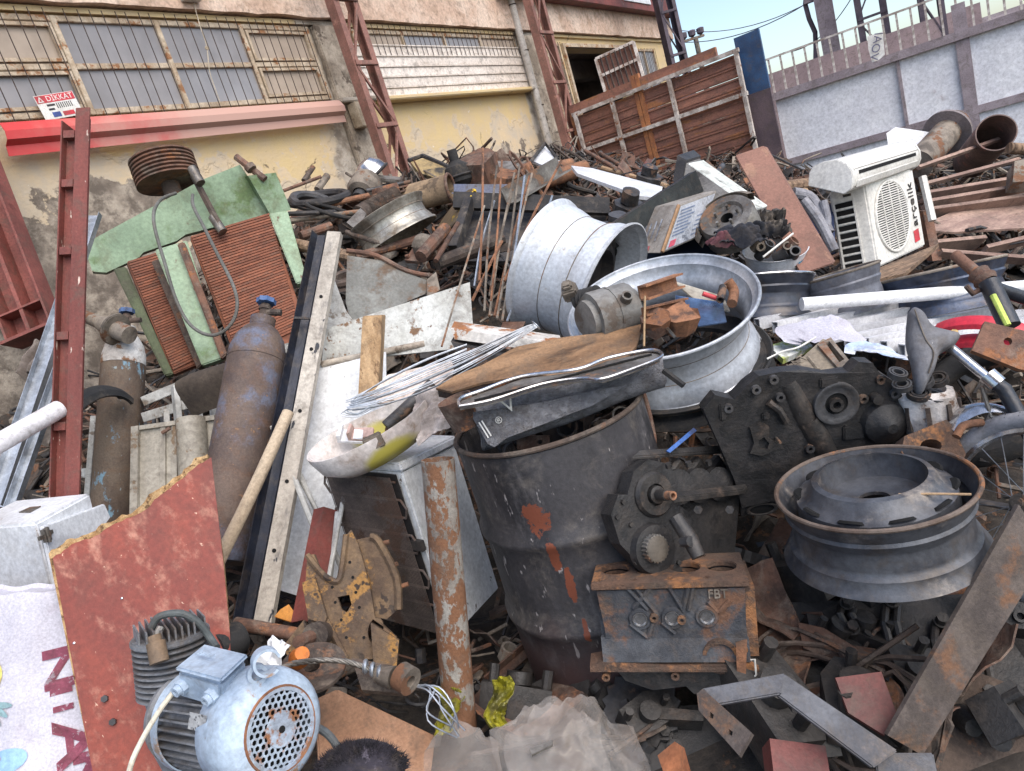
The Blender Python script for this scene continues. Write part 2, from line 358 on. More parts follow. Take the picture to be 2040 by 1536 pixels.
W1 = (-2.62, 1.73, 3.07, 3.8); W2 = (2.36, 5.98, 3.05, 3.8); W3 = (6.82, 7.32, 2.2, 3.72); W4 = (7.48, 10.2, 1.6, 3.68); W5 = (10.45, 11.7, 2.0, 3.66)
part(bd, 'wall', xz(prism(rect(-6, 12.9, 0, 4.3), -.3, 0, [rect(*w) for w in (W1, W2, W3, W4, W5)])), m_wall)
_e = [(-6 + 18.9*i/150, 3.87 + .018*noise.noise(V((i*.35, 1, 2))) + .012*noise.noise(V((i*1.1, 4, 2)))) for i in range(151)]
part(bd, 'concrete_band', xz(prism(_e + [(12.9, 7), (-6, 7)], .003, .11)), m_band)
part(bd, 'lintel', box(-6, 12.88, -.045, -.002, 3.815, 3.856), m_wall)
for a, b in ((1.78, 2.3), (6.02, 6.74)): part(bd, 'pier', box(a, b, -.07, -.003, 0, 3.81), mat('pier_render', S(186,172,154), S(138,124,108), 3, c=S(104,92,80), t=.6, cs=4, rough=.95, bs=30, bump=.6), bev=.012)
def window(w, vs, tr, pm, inner=()):
    f = part(bd, 'window', G(), m_frame); a, b, c, d = w; k = .022; g = G()
    for s_ in vs: g += box(s_-k, s_+k, -.03, .03, c, d)
    for i in range(len(vs)-1):
        for z in (c+k, d-k) + ((tr,) if tr else ()): g += box(vs[i]+k+.001, vs[i+1]-k-.001, -.028, .028, z-k, z+k)
    part(f, 'frame', g, m_frame, bev=.004)
    for i in range(len(vs)-1):
        for j, (z0, z1) in enumerate(((c+2*k, tr-k), (tr+k, d-2*k)) if tr else ((c+2*k, d-2*k),)):
            part(f, 'pane', box(vs[i]+k+.002, vs[i+1]-k-.002, -.002, .004, z0+.001, z1-.001), pm[j][i] if isinstance(pm[0], list) else pm[i])
            if i in inner:
                q = .026; h = G(); x0, x1 = vs[i]+k+.012, vs[i+1]-k-.012; z0 += .012; z1 -= .012
                h += box(x0, x0+q, -.036, -.012, z0, z1) + box(x1-q, x1, -.036, -.012, z0, z1) + box(x0+q+.001, x1-q-.001, -.035, -.013, z0, z0+q) + box(x0+q+.001, x1-q-.001, -.035, -.013, z1-q, z1)
                part(f, 'casement', h, m_frame)
    return f
f1 = window(W1, [-2.6, -1.72, -.85, 0, .87, 1.71], 3.43, [[m_pane, m_pane, m_pane, m_paneb, m_pane2], [m_pane2, m_pane2, m_pane, m_pane, m_pane2]], (0, 1, 4))
_bar = mk('bar', cyl(.0042, 0, 1, 6), m_bar); _n = 0
def bars(par, s0, s1, n, z0, z1, y=-.075):
    global _n
    for i in range(n):
        o = _bar if _n == 0 else clone(_bar); _n += 1; o.parent = par; o.location = (s0+(s1-s0)*(i+.5)/n + random.uniform(-.01, .01), y, z0); o.scale = (1, 1, z1-z0)
for i in range(5):
    a, b = [-2.6, -1.72, -.85, 0, .87, 1.71][i:i+2]; bars(f1, a+.02, b-.02, 8, 3.02, 3.83)
f2 = window(W2, [2.4, 3.25, 4.1, 4.95, 5.9], None, [m_pane2, m_paneb, m_paneb, m_pane2]); bars(f2, 2.42, 5.9, 34, 3.5, 3.84)
part(bd, 'window_sill', box(1.72, 2.34, -.16, -.075, 3.0, 3.045), m_wall, bev=.01)
part(bd, 'window_sill', box(2.42, 6.0, -.17, -.003, 2.985, 3.03), m_wall, bev=.01)
m_cor = mat('cream_sheet', S(226,216,206), S(206,194,182), 2, c=S(178,164,150), t=.62, w=.12, rough=.6, bs=30, bump=.1, st=(.4, 1, 2))
for i in range(5):
    z0 = 3.035 + i*.118; part(bd, 'sheet_plank', xz(prism([(2.2, 0), (5.98, 0), (5.98, .1), (2.2, .1)], .05, .062)).tr(Matrix.Translation((0, 0, z0))) + box(2.2, 5.98, -.078, -.063, z0+.1, z0+.116), m_cor, bev=.004)
f3 = window(W3, [6.84, 7.3], 2.95, [[m_pane], [m_pane]]); bars(f3, 6.84, 7.3, 6, 2.2, 3.72)
m_room = mat('room_plaster', S(150,142,140), S(126,118,116), 2, rough=.95)
for g_ in (box(7.3, 12.2, 2.3, 2.4, 0, 4), box(7.2, 7.3, .3, 2.4, 0, 4), box(12.2, 12.3, .3, 2.4, 0, 4), box(7.3, 12.2, .31, 2.3, 3.9, 4)): part(bd, 'room_wall', g_, m_room)
part(bd, 'room_beam', box(7.35, 12.1, 1.2, 1.45, 3.5, 3.88), m_room)
part(bd, 'door_frame', box(7.42, 7.48, -.05, .02, 1.6, 3.72) + box(7.485, 10.2, -.05, .02, 3.66, 3.72), m_frame)
f5 = window(W5, [10.48, 11.1, 11.66], 3.1, [[m_paneb]*2]*2); bars(f5, 10.5, 11.65, 14, 2.0, 3.66)
m_pipe = mat('pvc_pipe_grey', S(206,198,188), S(182,174,164), 3, c=S(140,128,116), t=.62, w=.1, rough=.5, bump=.05)
_s0, _z0 = B.l(1017, 0, -.13); _s1, _z1 = B.l(1092, 285, -.13)
dp = part(bd, 'drain_pipe', tube([V((_s0, -.13, 6)), V((_s0, -.13, _z0)), V((_s1, -.13, 1.2))], .055, 14), m_pipe)
for z in (2.75, 3.55, 4.2): part(dp, 'pipe_clip', torus(.06, .008, 16, 6).at(_s0, -.13, z), m_bar)
part(bd, 'fascia_beam', box(5.5, 13.0, -.3, -.115, B.l(1230, 13, -.3)[1], 6), mt['redpaint'], bev=.006)
_s, _z = B.l(1275, -6, -.305); part(bd, 'fascia_sign', box(_s-.9, _s+.5, -.32, -.302, _z-.12, _z+.5), mt['white'])
_s, _z = B.l(712, 232, -.1); jb = solo('junction_box', box(-.09, .09, -.06, .06, -.13, .13), mat('box_beige', S(186,170,146), S(160,142,118), 6, c=S(120,96,74), t=.62), 'small beige electric junction box on the pier behind the red column', 'junction box', B.M @ Matrix.Translation((_s, -.14, _z)), bev=.008)
# lamp box with hanging cord
_s, _z = B.l(378, -4, -.13)
lb = thing('wall_lamp', 'white wall lamp box with a thin cord hanging before the barred window', 'lamp', B.M @ Matrix.Translation((_s, 0, _z)))
part(lb, 'housing', box(-.09, .09, -.19, -.111, -.03, .12), mt['plastic'], bev=.008)
_c = [(385, 2), (398, 50), (412, 93), (417, 140), (428, 175), (438, 203)]
part(lb, 'cord', tube(spline([V((B.l(*c, -.13)[0]-_s, -.13, B.l(*c, -.13)[1]-_z)) for c in _c], 4), .004, 6), mat('cord_cream', S(200,186,164)))
_k = B.l(412, 96, -.13); part(lb, 'knot', torus(.012, .006, 12, 6).rot(pi/2, 'X').at(_k[0]-_s, -.13, _k[1]-_z), mat('cord_cream2', S(190,170,140)))
# red folded sheet on the sill
_a = B.l(6, 238, -.2); _b = B.l(688, 206, -.2); L = _b[0]-_a[0]
_pf = [(0,0),(.0,.105),(.075,.155),(.075,.235),(.0,.335),(.0,.34),(.08,.238),(.08,.152),(.005,.102),(.005,0)]
def rs(u): return u
g = G()
for i in range(41):
    f = i/40
    for q, (y, z) in enumerate(_pf): g.v.append(V((L*f - (.035*(.34-z)/.34 if i == 0 else 0), -y*.6 - .13, z*.66 + (1-f)*0)))
for i in range(40):
    for q in range(10): g.f.append((i*10+q, i*10+(q+1) % 10, i*10+10+(q+1) % 10, i*10+10+q))
g.f += [tuple(range(10)), tuple(400+i for i in range(10))]
def redsheet():
    m = bpy.data.materials.new('red_sheet_faded'); m.use_nodes = True; n = NB(m); b = n.n['Principled BSDF']; tc = n.add('ShaderNodeTexCoord'); v = tc.outputs['Object']
    sx = n.add('ShaderNodeSeparateXYZ'); n.l.new(v, sx.inputs[0]); f = n.m('ADD', sx.outputs[0], n.m('MULTIPLY', n.noise(v, 2, 7, .7), 2.4))
    n.l.new(n.mix(n.ss(f, 1.3, 3.0), S(188,54,54), S(184,146,132)), b.inputs['Base Color']); b.inputs['Roughness'].default_value = .55; return m
solo('sheet_metal_sill', g, redsheet(), 'long folded red sheet metal strip fading to pink on the window sill', 'metal strip', B.M @ Matrix.Translation((_a[0], 0, _a[1]-.225)), smooth=20)
# warning sign in the window
_fm = B.M @ Matrix.Translation((B.l(118, 210, -.1)[0], -.1, B.l(118, 210, -.1)[1])) @ Matrix.Rotation(pi/2, 4, 'X') @ Matrix.Rotation(rad(6), 4, 'Z') @ Matrix.Scale(.86, 4)
ws = thing('warning_sign', 'red and white warning sign reading DİKKAT behind the window bars', 'sign', _fm)
part(ws, 'board', box(-.17, .17, -.1, .1, -.004, 0), mt['plastic'])
m_sred = mat('sign_red', S(200,60,72), S(190,56,66), bump=0)
part(ws, 'band', box(-.165, .165, .035, .096, .0005, .0015), m_sred); part(ws, 'lettering', text('DİKKAT', .062, .001).at(.035, .064, .0022), mt['plastic'])
part(ws, 'triangle', prism([(-.155, .042), (-.105, .042), (-.13, .09)], .002, .0028, [[(-.142, .05), (-.118, .05), (-.13, .074)]]), mt['plastic'])
m_ink = mat('print_dark', S(50,48,52), bump=0)
part(ws, 'print', sum((box(-.02+i*.018, -.012+i*.018, -.02, .025, .0005, .0015) for i in range(8)), box(-.1, -.03, .005, .022, .0005, .0015) + box(-.1, -.05, -.028, -.012, .0005, .0015)), m_ink)
part(ws, 'print', box(-.09, -.02, -.085, -.045, .0005, .0016), mat('print_blue', S(70,90,160), bump=0)); part(ws, 'print', box(.0, .1, -.085, -.05, .0005, .0016), m_sred)

# ---------------------------------------------------------------- lattice columns
m_col = mat('column_primer', S(146,104,92), S(124,86,76), 4, c=S(172,128,112), t=.62, w=.1, rough=.65, bs=60, bump=.12)
m_coldark = mat('column_dark', S(96,86,96), S(72,64,74), 4, rough=.7)
def lattice(label, M, w, dpt, h, step, m, cw=.075, zb=0, group=None):
    t = thing('lattice_column', label, 'column', M, group)
    for sx in (-1, 1):
        c = prism([(x, y) for x, y in cprof(dpt, cw, .012)], zb, h).rot(pi/2*sx)   # channel opening inward
        part(t, 'chord', c.at(sx*w/2, 0, 0), m)
    z = zb+.15; i = 0
    while z < h-.1:
        part(t, 'batten', box(-w/2+.015, w/2-.015, -dpt/2-.014, -dpt/2-.002, z-.02, z+.025) + box(-w/2+.015, w/2-.015, -dpt/2-.014, -dpt/2+.03, z-.02, z-.012), m)
        if z+step < h:
            s_ = 1 if i % 2 else -1
            for yy in (-dpt/2+.004, dpt/2-.004): part(t, 'diagonal', tube([V((-s_*(w/2-.03), yy, z+.03)), V((s_*(w/2-.03), yy, z+step-.03))], .016, 4), m)
        z += step; i += 1
    return t
def bcol(a, b, y):   # wall position from two pixels on its centre line
    s0 = B.l(*a, y)[0]; s1 = B.l(*b, y)[0]; return (s0+s1)/2
s_ = bcol((683, 10), (796, 350), -.5); lattice('red primer lattice column in front of the cracked pier, left one', B.M @ Matrix.Translation((s_, -.5, 0)), .36, .11, 6.5, .62, m_col)
s_ = bcol((1062, 0), (1146, 305), -.5); lattice('red primer lattice column beside the grey drain pipe', B.M @ Matrix.Translation((s_, -.5, 0)), .44, .12, 6.5, .7, m_col)
_p = P(1340, 80, 13); lattice('dark thin lattice mast at the far corner of the building', VPlane(_p, 10).M, .34, .2, 7, .75, m_coldark, .07)
# big leaning channel column at the left edge
p0, p1 = P(-45, 330, 4.6), P(86, 668, 4.5)
lc = thing('steel_column', 'thick red primer steel channel column leaning at the far left edge', 'column', fz(p1, p0, _R))
m_colr = mat('column_red', S(140,80,72), S(112,62,56), 4, c=S(110,60,54), t=.62, rough=.6, bs=60)
part(lc, 'channel', prism(cprof(.3, .14, .014), -.0, 2.2).rot(pi), m_colr); part(lc, 'rib', box(-.012, .012, -.13, -.016, 0, 2.2), m_colr)
part(lc, 'base_plate', box(-.17, .17, -.17, .03, -.02, -.001), m_colr); part(lc, 'gusset', box(-.14, .14, -.135, -.016, .16, .172), m_colr)

# ---------------------------------------------------------------- gate
GT = VPlane(P(1142, 229, 10.5), -43)
m_gb = mat('gate_board', S(158,110,92), S(132,92,80), 3, c=S(164,112,76), t=.56, w=.12, cs=2.5, rough=.75, bs=50, st=(1, 1, 4), rv=.15)
m_gf = mat('gate_frame_white', S(214,206,198), S(160,146,136), 6, c=S(140,96,70), t=.62, rough=.65)
m_go = mat('gate_post_orange', S(176,116,74), S(142,92,66), 4, rough=.75); m_blue = mat('blue_paint', S(52,86,126), S(44,70,104), 4, c=S(80,70,90), t=.64, rough=.5)
gt = thing('gate', 'tall rusty brown gate of horizontal metal boards with white tube frame', 'gate', GT.M)
gx0, gz0 = GT.l(1142, 229); gx1, gz1 = GT.l(1478, 97); gzt = (gz0+gz1)/2; gzm = (GT.l(1163, 302)[1]+GT.l(1490, 182)[1])/2
gx1 = GT.l(1490, 180)[0]; gtop = GT.l(1400, 95)[1]
g_b = mk('board', xz(prism([(0, 0), (1, 0), (1, .137), (0, .137)], -.012, 0)) + xz(prism([(0, .112), (1, .112), (1, .128), (0, .128)], .001, .016)) + xz(prism([(0, .01), (1, .01), (1, .022), (0, .022)], .001, .008)), m_gb)
first = True
cols = [gx0+.05, gx0+(gx1-gx0)*.27, gx0+(gx1-gx0)*.43, gx0+(gx1-gx0)*.62, gx1-.04]
for z in range(11):
    for i in range(2):
        a, b = ((cols[0], cols[2]-.04), (cols[2]+.06, cols[4]-.02))[i]
        o = g_b if first else clone(g_b); first = False; o.parent = gt; zz = gzt-.17-z*.137+random.uniform(-.004, .004)
        o.location = (a, .03, zz); o.scale = (b-a, 1, 1)
fr = G()
for z in (gzt, gzm): part(gt, 'rail', box(gx0, gx1, -.05, -.005, z-.025, z+.025), m_gf)
for i, x in enumerate((cols[0], cols[1], cols[3], cols[4])): part(gt, 'upright', box(x-.025, x+.025, -.056, -.008, .5, (gzt-.03) if i in (1, 2) else gzt+.02), m_gf)
for dx in (-.04, .03): part(gt, 'post', box(cols[2]+dx-.03, cols[2]+dx+.03, -.0045, .05, .4, gzt+.2), m_go)
part(gt, 'top_rail', box(gx0-.05, gx1-.3, .0, .06, gzt+.03, gzt+.14), m_gb)
part(gt, 'side_post', box(gx0-.06, gx0+.01, 0, .05, .5, gzt+.02), m_go)
bx, bz = GT.l(1455, 80, .15); part(gt, 'sheet_panel', box(bx+.06, bx+.38, .1, .14, gzt-.55, GT.l(1500, 62, .15)[1]), m_blue, label='bright blue sheet panel at the top corner')
part(gt, 'sheet_panel', box(bx+.06, bx+.38, .1, .14, .4, gzt-.552), mat('gate_end_dark', S(104,88,92), S(84,72,78), 4, rough=.8))
# barred sash leaning above the gate
sf = VPlane(P(1250, 150, 10.8), 0); sh = thing('barred_sash', 'loose barred window grille leaning above the gate before the dark opening', 'window grille', None)
fc = Face((1187, 118, 10.9), (1262, 84, 10.6), (1208, 190, 10.9)); sh.matrix_world = fc.M
for a, b in (((1187, 118), (1262, 84)), ((1208, 190), (1283, 156)), ((1187, 118), (1208, 190)), ((1262, 84), (1284, 160)), ((1197, 152), (1272, 118))):
    part(sh, 'rail', tube([V((*fc.l(*a), 0)), V((*fc.l(*b), 0))], .03, 4), m_gf)
for i in range(1, 8):
    f = i/8; part(sh, 'bar', tube([V((*fc.l(1187+75*f, 118-34*f), .01)), V((*fc.l(1208+75*f, 190-34*f), .01))], .016, 5), m_bar)
part(sh, 'backing', prism(fc.poly((1187, 118), (1262, 84), (1284, 160), (1208, 190)), -.06, -.05), m_gb)

# ---------------------------------------------------------------- fence on the right
FN = VPlane(P(1532, 195, 9.6), -35)
m_fp = mat('fence_sheet', S(236,236,238), S(226,226,230), 2, c=S(176,166,168), t=.62, w=.15, cs=3, rough=.6, bs=30, bump=.08, grime=.15, gc=S(150,140,140))
m_fr = mat('fence_rail', S(160,148,152), S(142,130,134), 4, rough=.7)
fn = thing('fence', 'grey sheet metal fence with purple brown rails and open picket railing', 'fence', FN.M)
zt = (FN.l(1540, 192)[1]+FN.l(2030, 34)[1])/2; zb = (FN.l(1545, 328)[1]+FN.l(2030, 196)[1])/2; zp = (FN.l(1520, 122)[1]+FN.l(1830, 8)[1])/2
xs = [FN.l(1528, 190)[0], FN.l(1797, 180)[0], FN.l(1925, 140)[0], FN.l(2040, 100)[0]+.3, FN.l(2040, 100)[0]+2.5]
for i in range(4): part(fn, 'panel', box(xs[i]+(.09 if i == 0 else .01), xs[i+1]-.01, .02, .035, .25, zt-.03), m_fp)
for i, x in enumerate(xs): part(fn, 'post', box(x-(.07 if i in (0, 2) else .018), x+(.07 if i in (0, 2) else .018), -.03, .015, .1, zt+(.35 if i == 2 else -.05)), m_fr)
part(fn, 'rail', box(xs[0]-.1, xs[-1], -.06, .05, zt-.05, zt+.05), m_fr); part(fn, 'rail', box(xs[0]+.075, xs[-1], -.029, .012, zb-.05, zb+.04), m_fr); part(fn, 'rail', box(xs[0]-.1, xs[-1], -.012, .012, zp-.012, zp+.012), m_gf)
pk = None; x = xs[0]-.05
while x < xs[-1]:
    o = clone(pk) if pk else mk('picket', box(-.012, .012, -.009, .009, 0, 1), m_gf); pk = pk or o; o.parent = fn; o.location = (x, 0, zt+.051); o.scale = (1, 1, zp-zt-.051-.013); x += .152
# bag tied to the railing
fc = Face((1728, 72, 8.2), (1757, 62, 8.1), (1735, 122, 8.2))
bg_ = thing('banner_scrap', 'white printed plastic scrap hanging on the picket railing', 'banner', fc.M)
part(bg_, 'cloth', prism(fc.poly((1728, 72), (1757, 62), (1764, 108), (1752, 118), (1738, 124), (1731, 100)), 0, .006).noise(.02, 6), mt['plastic'])
part(bg_, 'lettering', text('IAOV', .13, .002).rot(rad(-105)).at(*fc.l(1746, 94), .03), mat('faded_ink', S(120,120,150), bump=0))
# far masts, shed roof, cables, flood lights
lattice('pale steel lattice mast standing beyond the fence, nearer the sky gap', VPlane(P(1740, 50, 14), -30).M, .55, .25, 9, .9, m_coldark, .12)
lattice('pale steel lattice mast beyond the fence at the right', VPlane(P(1856, 20, 13), -30).M, .4, .25, 9, .9, m_coldark, .1)
_m = VPlane(P(1650, 60, 15), -30); cr = thing('steel_mast', 'thick dark brown mast with hanging chain beyond the fence', 'mast', _m.M)
part(cr, 'shaft', prism(iprof(.34, .4, .05), 0, 8), m_fr); part(cr, 'cable', tube([V((-.3-.05*sin(i*1.7), 0, 6-i*.3)) for i in range(14)], .05, 6), m_coldark); part(cr, 'bracket', box(-.36, -.17, -.1, .1, 3.6, 3.8) , m_fr)
_w = VPlane(P(1530, 120, 14), -24)
solo('far_wall', box(-1, 3.6, 0, .3, 0, _w.l(1560, 138)[1]), mat('far_wall_brown', S(160,140,140), S(140,122,124), 1, rough=.9), 'dull brown wall showing through the pickets beyond the fence', 'wall', _w.M)
_w = VPlane(P(1790, 70, 16), -22); _wz = _w.l(1800, 84)[1]
sd = thing('far_shed', 'long pale far shed with sloping roof beyond the fence', 'shed', _w.M)
part(sd, 'wall', box(-.5, 14, 0, .3, 0, _wz-.25), m_fp); part(sd, 'roof', box(-.8, 14.5, -.4, 3, _wz-.24, _wz-.05).rot(rad(0)), m_fr); part(sd, 'gutter', box(-.8, 14.5, -.5, -.41, _wz-.32, _wz-.2), m_fp)
_p = P(1392, 105, 40); fl = thing('floodlight_mast', 'far floodlight mast with three lamps against the sky', 'floodlight', VPlane(_p, 0).M)
_zz = P(1388, 78, 40).z; part(fl, 'mast', cyl(.2, 0, _zz, 8, .14), mt['scrapgrey']); part(fl, 'crossbar', box(-.7, .5, -.1, .1, _zz, _zz+.12), mt['scrapgrey'])
for i in range(3): part(fl, 'lamp_head', lathe([(.05, 0), (.2, .1), (.22, .35), (.1, .4)], 10, cap0=True, cap1=True).at(-.65+i*.5, 0, _zz+.13), m_coldark)
for k, (a, b) in enumerate((((1345, 84, 30), (1640, -15, 24)), ((1350, 60, 34), (1620, 0, 28)), ((1560, 105, 30), (1700, -10, 26)))):
    p, q = P(*a), P(*b); pts = [p.lerp(q, i/12)-V((0, 0, 1.6*(i/12)*(1-i/12)*4*.3)) for i in range(13)]
    solo('power_cable', tube([x-p for x in pts], .018, 5), m_coldark, ('lowest sagging power cable across the open sky', 'upper thin power cable across the open sky', 'short power cable running up behind the brown mast')[k], 'cable', Matrix.Translation(p), group='power cables in the sky')
# ================================================================ big things of the foreground
TM = {}
def thg(name, label, cat, M, group=None):
    t = thing(name, label, cat, M, group); TM[t.name] = M; return t
def pF(par, name, g, m, face, smooth=30, bev=0, label=None):      # geometry drawn in another frame
    Mp = TM[par.name]; return part(par, name, g.tr(Mp.inverted() @ (face.M if hasattr(face, 'M') else face)), m, smooth, bev, label)
def pW(par, name, g, m, smooth=30, bev=0, label=None): return part(par, name, g.tr(TM[par.name].inverted()), m, smooth, bev, label)
def ppd(o, a, b, c):
    o, a, b, c = V(o), V(a), V(b), V(c); v = [o, o+a, o+a+b, o+b]; return G(v + [p+c for p in v], [(0,3,2,1),(4,5,6,7),(0,1,5,4),(1,2,6,5),(2,3,7,6),(3,0,4,7)])
def centred(g):
    c = sum((V(p) for p in g.v), V())/len(g.v); z = min(p[2] for p in g.v); c.z = z; return Matrix.Translation(c), G([V(p)-c for p in g.v], g.f)
def wsolo(name, g, m, label, cat, group=None, smooth=30, bev=0):     # world geometry, origin moved to its base
    M, q = centred(g); return solo(name, q, m, label, cat, M, group, smooth, bev)
def plate(pix, t, holes=()):      # pixels, first three with depth; thickness away from the viewer
    f = Face(*[(p if len(p) == 3 else p) for p in pix[:3]]); return f, prism([f.l(p[0], p[1]) for p in pix], -t, 0, [[f.l(*h) for h in hh] for hh in holes])
def splate(name, pix, t, m, label, cat, holes=(), nz=0, bev=0, group=None):
    f, g = plate(pix, t, holes)
    if nz: g = g.noise(nz, 3, len(pix))
    return solo(name, g, m, label, cat, f.M, group, bev=bev)
def rod(name, a, b, rpx, m, label, cat, group=None, n=12, hollow=0, mid=()):
    p, q = P(*a), P(*b); M = fz(p, q); r = px(rpx, (a[2]+b[2])/2)
    if hollow: g = pipe(r, r*hollow, 0, (q-p).length, max(n, 16))
    elif mid:
        Mi = M.inverted(); g = tube(spline([Mi @ p] + [Mi @ P(*c) for c in mid] + [Mi @ q], 5), r, n)
    else: g = cyl(r, 0, (q-p).length, n)
    return solo(name, g, m, label, cat, M, group)
def wcurve(name, pts, rpx, m, label, cat, n=8, k=5, group=None):
    w = [P(*c) for c in pts]; r = px(rpx, pts[0][2]); return wsolo(name, tube(spline(w, k), r, n), m, label, cat, group)

# ---------------------------------------------------------------- oil drum
m_drum = mat('drum_black', S(54,54,62), S(34,34,42), 4, c=S(120,118,122), t=.6, w=.2, cs=6, d=S(150,148,150), dt=.7, ds=28, rough=.55, bs=50, bump=.15)
def drummat():
    m = mat('drum_paint', S(66,64,66), S(43,42,45), 4, c=S(116,112,112), t=.54, w=.2, cs=5, d=S(156,150,148), dt=.64, ds=34, rough=.6, bs=60, bump=.2, st=(1, 1, .35), grime=.55, gs=6, gc=S(118,110,102))
    n = NB(m); b = n.n['Principled BSDF']; old = b.inputs['Base Color'].links[0].from_socket; tc = n.add('ShaderNodeTexCoord'); v = tc.outputs['Object']
    sx = n.add('ShaderNodeSeparateXYZ'); n.l.new(v, sx.inputs[0])
    low = n.ss(n.m('ADD', n.m('MULTIPLY', sx.outputs[2], -1), n.m('MULTIPLY', n.noise(v, 4, 6), .5)), .75, 1.0)
    c = n.mix(low, old, S(74,56,54))
    ang = n.m('ARCTAN2', sx.outputs[1], sx.outputs[0])
    for a, z, ra, rz in ((-1.99, -.2, .12, .05), (-1.93, -.32, .05, .055), (-1.86, -.43, .045, .06), (-1.84, -.56, .025, .04)):
        q = n.m('ADD', n.m('POWER', n.m('DIVIDE', n.m('SUBTRACT', ang, a), ra), 2.0), n.m('POWER', n.m('DIVIDE', n.m('SUBTRACT', sx.outputs[2], z), rz), 2.0))
        q = n.m('ADD', q, n.m('MULTIPLY', n.m('SUBTRACT', n.noise(v, 16, 8, .75), .5), 7.0)); c = n.mix(n.m('SUBTRACT', 1, n.ss(q, .85, 1.0)), c, S(124,68,48))
    n.l.new(c, b.inputs['Base Color']); return m
dc = P(1088, 828, 2.18); ax = V((.0, .02, 1)).normalized(); DM = fdir(dc, ax, V((1, 0, 0)))
dr = thg('oil_drum', 'dented black oil drum with orange rust scars, filled with scrap', 'drum', DM)
R_ = .296
prof = [(R_-.004, -.88), (R_, -.87), (R_, -.6), (R_+.012, -.585), (R_+.012, -.57), (R_, -.555), (R_, -.31), (R_+.012, -.295), (R_+.012, -.28), (R_, -.265), (R_, -.01), (R_-.006, -.01), (R_-.006, -.86), (0.01, -.86)]
def dent(g, amp):
    out = []
    for p in g.v:
        p = V(p); r = sqrt(p.x**2+p.y**2); k = 1+amp*noise.noise(V((p.x*3, p.y*3, p.z*2.5)))*(1 if r > .2 else 0); out.append(V((p.x*k, p.y*k, p.z)))
    return G(out, g.f)
pr2 = []
for i in range(len(prof)-1):
    a, b = prof[i], prof[i+1]; k = max(1, int(abs(a[1]-b[1])/.05)); pr2 += [(a[0]+(b[0]-a[0])*j/k, a[1]+(b[1]-a[1])*j/k) for j in range(k)]
part(dr, 'shell', dent(lathe(pr2+[prof[-1]], 72), .05), drummat(), 50)
part(dr, 'rim', dent(torus(R_, .008, 72, 8), .05), mt['rustdark'])

# ---------------------------------------------------------------- wheel rims
def rimprof(R, W, t=.008, drop=.84):
    o = [(R, 0), (R*.985, -.012), (R*.94, -.022), (R*.925, -.2*W), (R*(.5*.925+.5*drop), -.27*W), (R*drop, -.36*W), (R*drop, -.6*W), (R*(.5*.925+.5*drop), -.7*W), (R*.925, -.8*W), (R*.94, -W+.022), (R*.985, -W+.012), (R, -W)]
    i = [(r-t if 0 < k < 11 else r-.004, z) for k, (r, z) in enumerate(o)]; i[0] = (R-.006, .003); i[-1] = (R-.006, -W-.003)
    return o + i[::-1]
DARKP = [(1,0),(.985,-.012),(.95,-.03),(.925,-.042),(.945,-.05),(.925,-.06),(.885,-.072),(.875,-.08),(.898,-.1),(.898,-.118),(.91,-.128),(.955,-.136),(.965,-.15),(1.01,-.162),(1.04,-.172)]
def rim(label, x, y, d, R, W, n, m, disc=None, mdisc=None, lip=None, seg=64, drop=.84, name='wheel_rim', group='loose wheel rims in the scrap pile'):
    M = fdir(P(x, y, d), n); t = thg(name, label, 'wheel rim', M, group)
    part(t, 'barrel', lathe(rimprof(R, W, .008, drop) if drop > 0 else [(r*R, z) for r, z in DARKP]+[(r*R-.007, z) for r, z in DARKP[::-1]], seg, closed=True), m, 40)
    for f_ in ((.3, .62) if drop > 0 else ()): part(t, 'weld_seam', torus(R*drop*(1.005 if f_ > .4 else 1.03), .0022, seg, 5).at(0, 0, -f_*W), mt['scrapgrey'])
    if lip: part(t, 'lip', torus(R-.002, .006, seg, 8), lip)
    if disc:
        z, up, r0, r1 = disc; q = [(R*.8, z-.03), (R*.79, z), (r0*1.12, z+up*.35), (r0, z+up), (r0*.9, z+up+.004), (r1, z+up*.55), (r1*.92, z+up*.1-.02), (r1*.3, z+up*.1-.025)]
        part(t, 'disc', lathe(q + [(r, zz-.009) for r, zz in q[::-1]], seg, closed=True), mdisc or m, 40)
        rr = (R*.79+r0*1.12)/2; sl_ = math.atan2(up*.35, R*.79-r0*1.12)
        for i in range(10):
            a = 2*pi*i/10+.2; part(t, 'vent_hole', lathe([(0.0, .0), (.018, .0), (.022, -.006)], 14).tr(Matrix.Diagonal((.8, 1.4, 1, 1))).tr(Matrix.Rotation(-sl_, 4, 'Y')).at(rr, 0, z+up*.19).rot(a), mt['hole'])
    return t
m_rimd = mat('rim_dark', S(86,88,93), S(60,61,66), 8, c=S(150,140,130), t=.55, w=.2, cs=5, rough=.45, metal=.25, bs=60, bump=.12, d=S(120,88,66), dt=.72, ds=18, rgh2=.8)
rim('dark blue grey steel wheel rim with raised hub, front right', 1738, 966, 1.72, .226, .205, tilt(1738, 966, .28, -.17, .98), m_rimd, drop=-1, disc=(-.016, .04, .136, .122), lip=mat('lip_rust', S(110,96,86), S(84,66,54), 8, c=S(136,92,60), t=.58))
m_rims = mat('rim_silver', S(192,196,202), S(150,156,164), 4, c=S(96,90,84), t=.62, w=.16, cs=6, d=S(130,104,82), dt=.72, ds=20, rough=.38, metal=.25, bs=60, bump=.08, rgh2=.8, grime=.3, gs=5, gc=S(130,124,116))
rim('big silver truck rim lying flat and full of rusty scrap', 1316, 604, 2.36, .318, .235, tilt(1316, 604, .56, -.2, .98), m_rims, lip=m_rims)
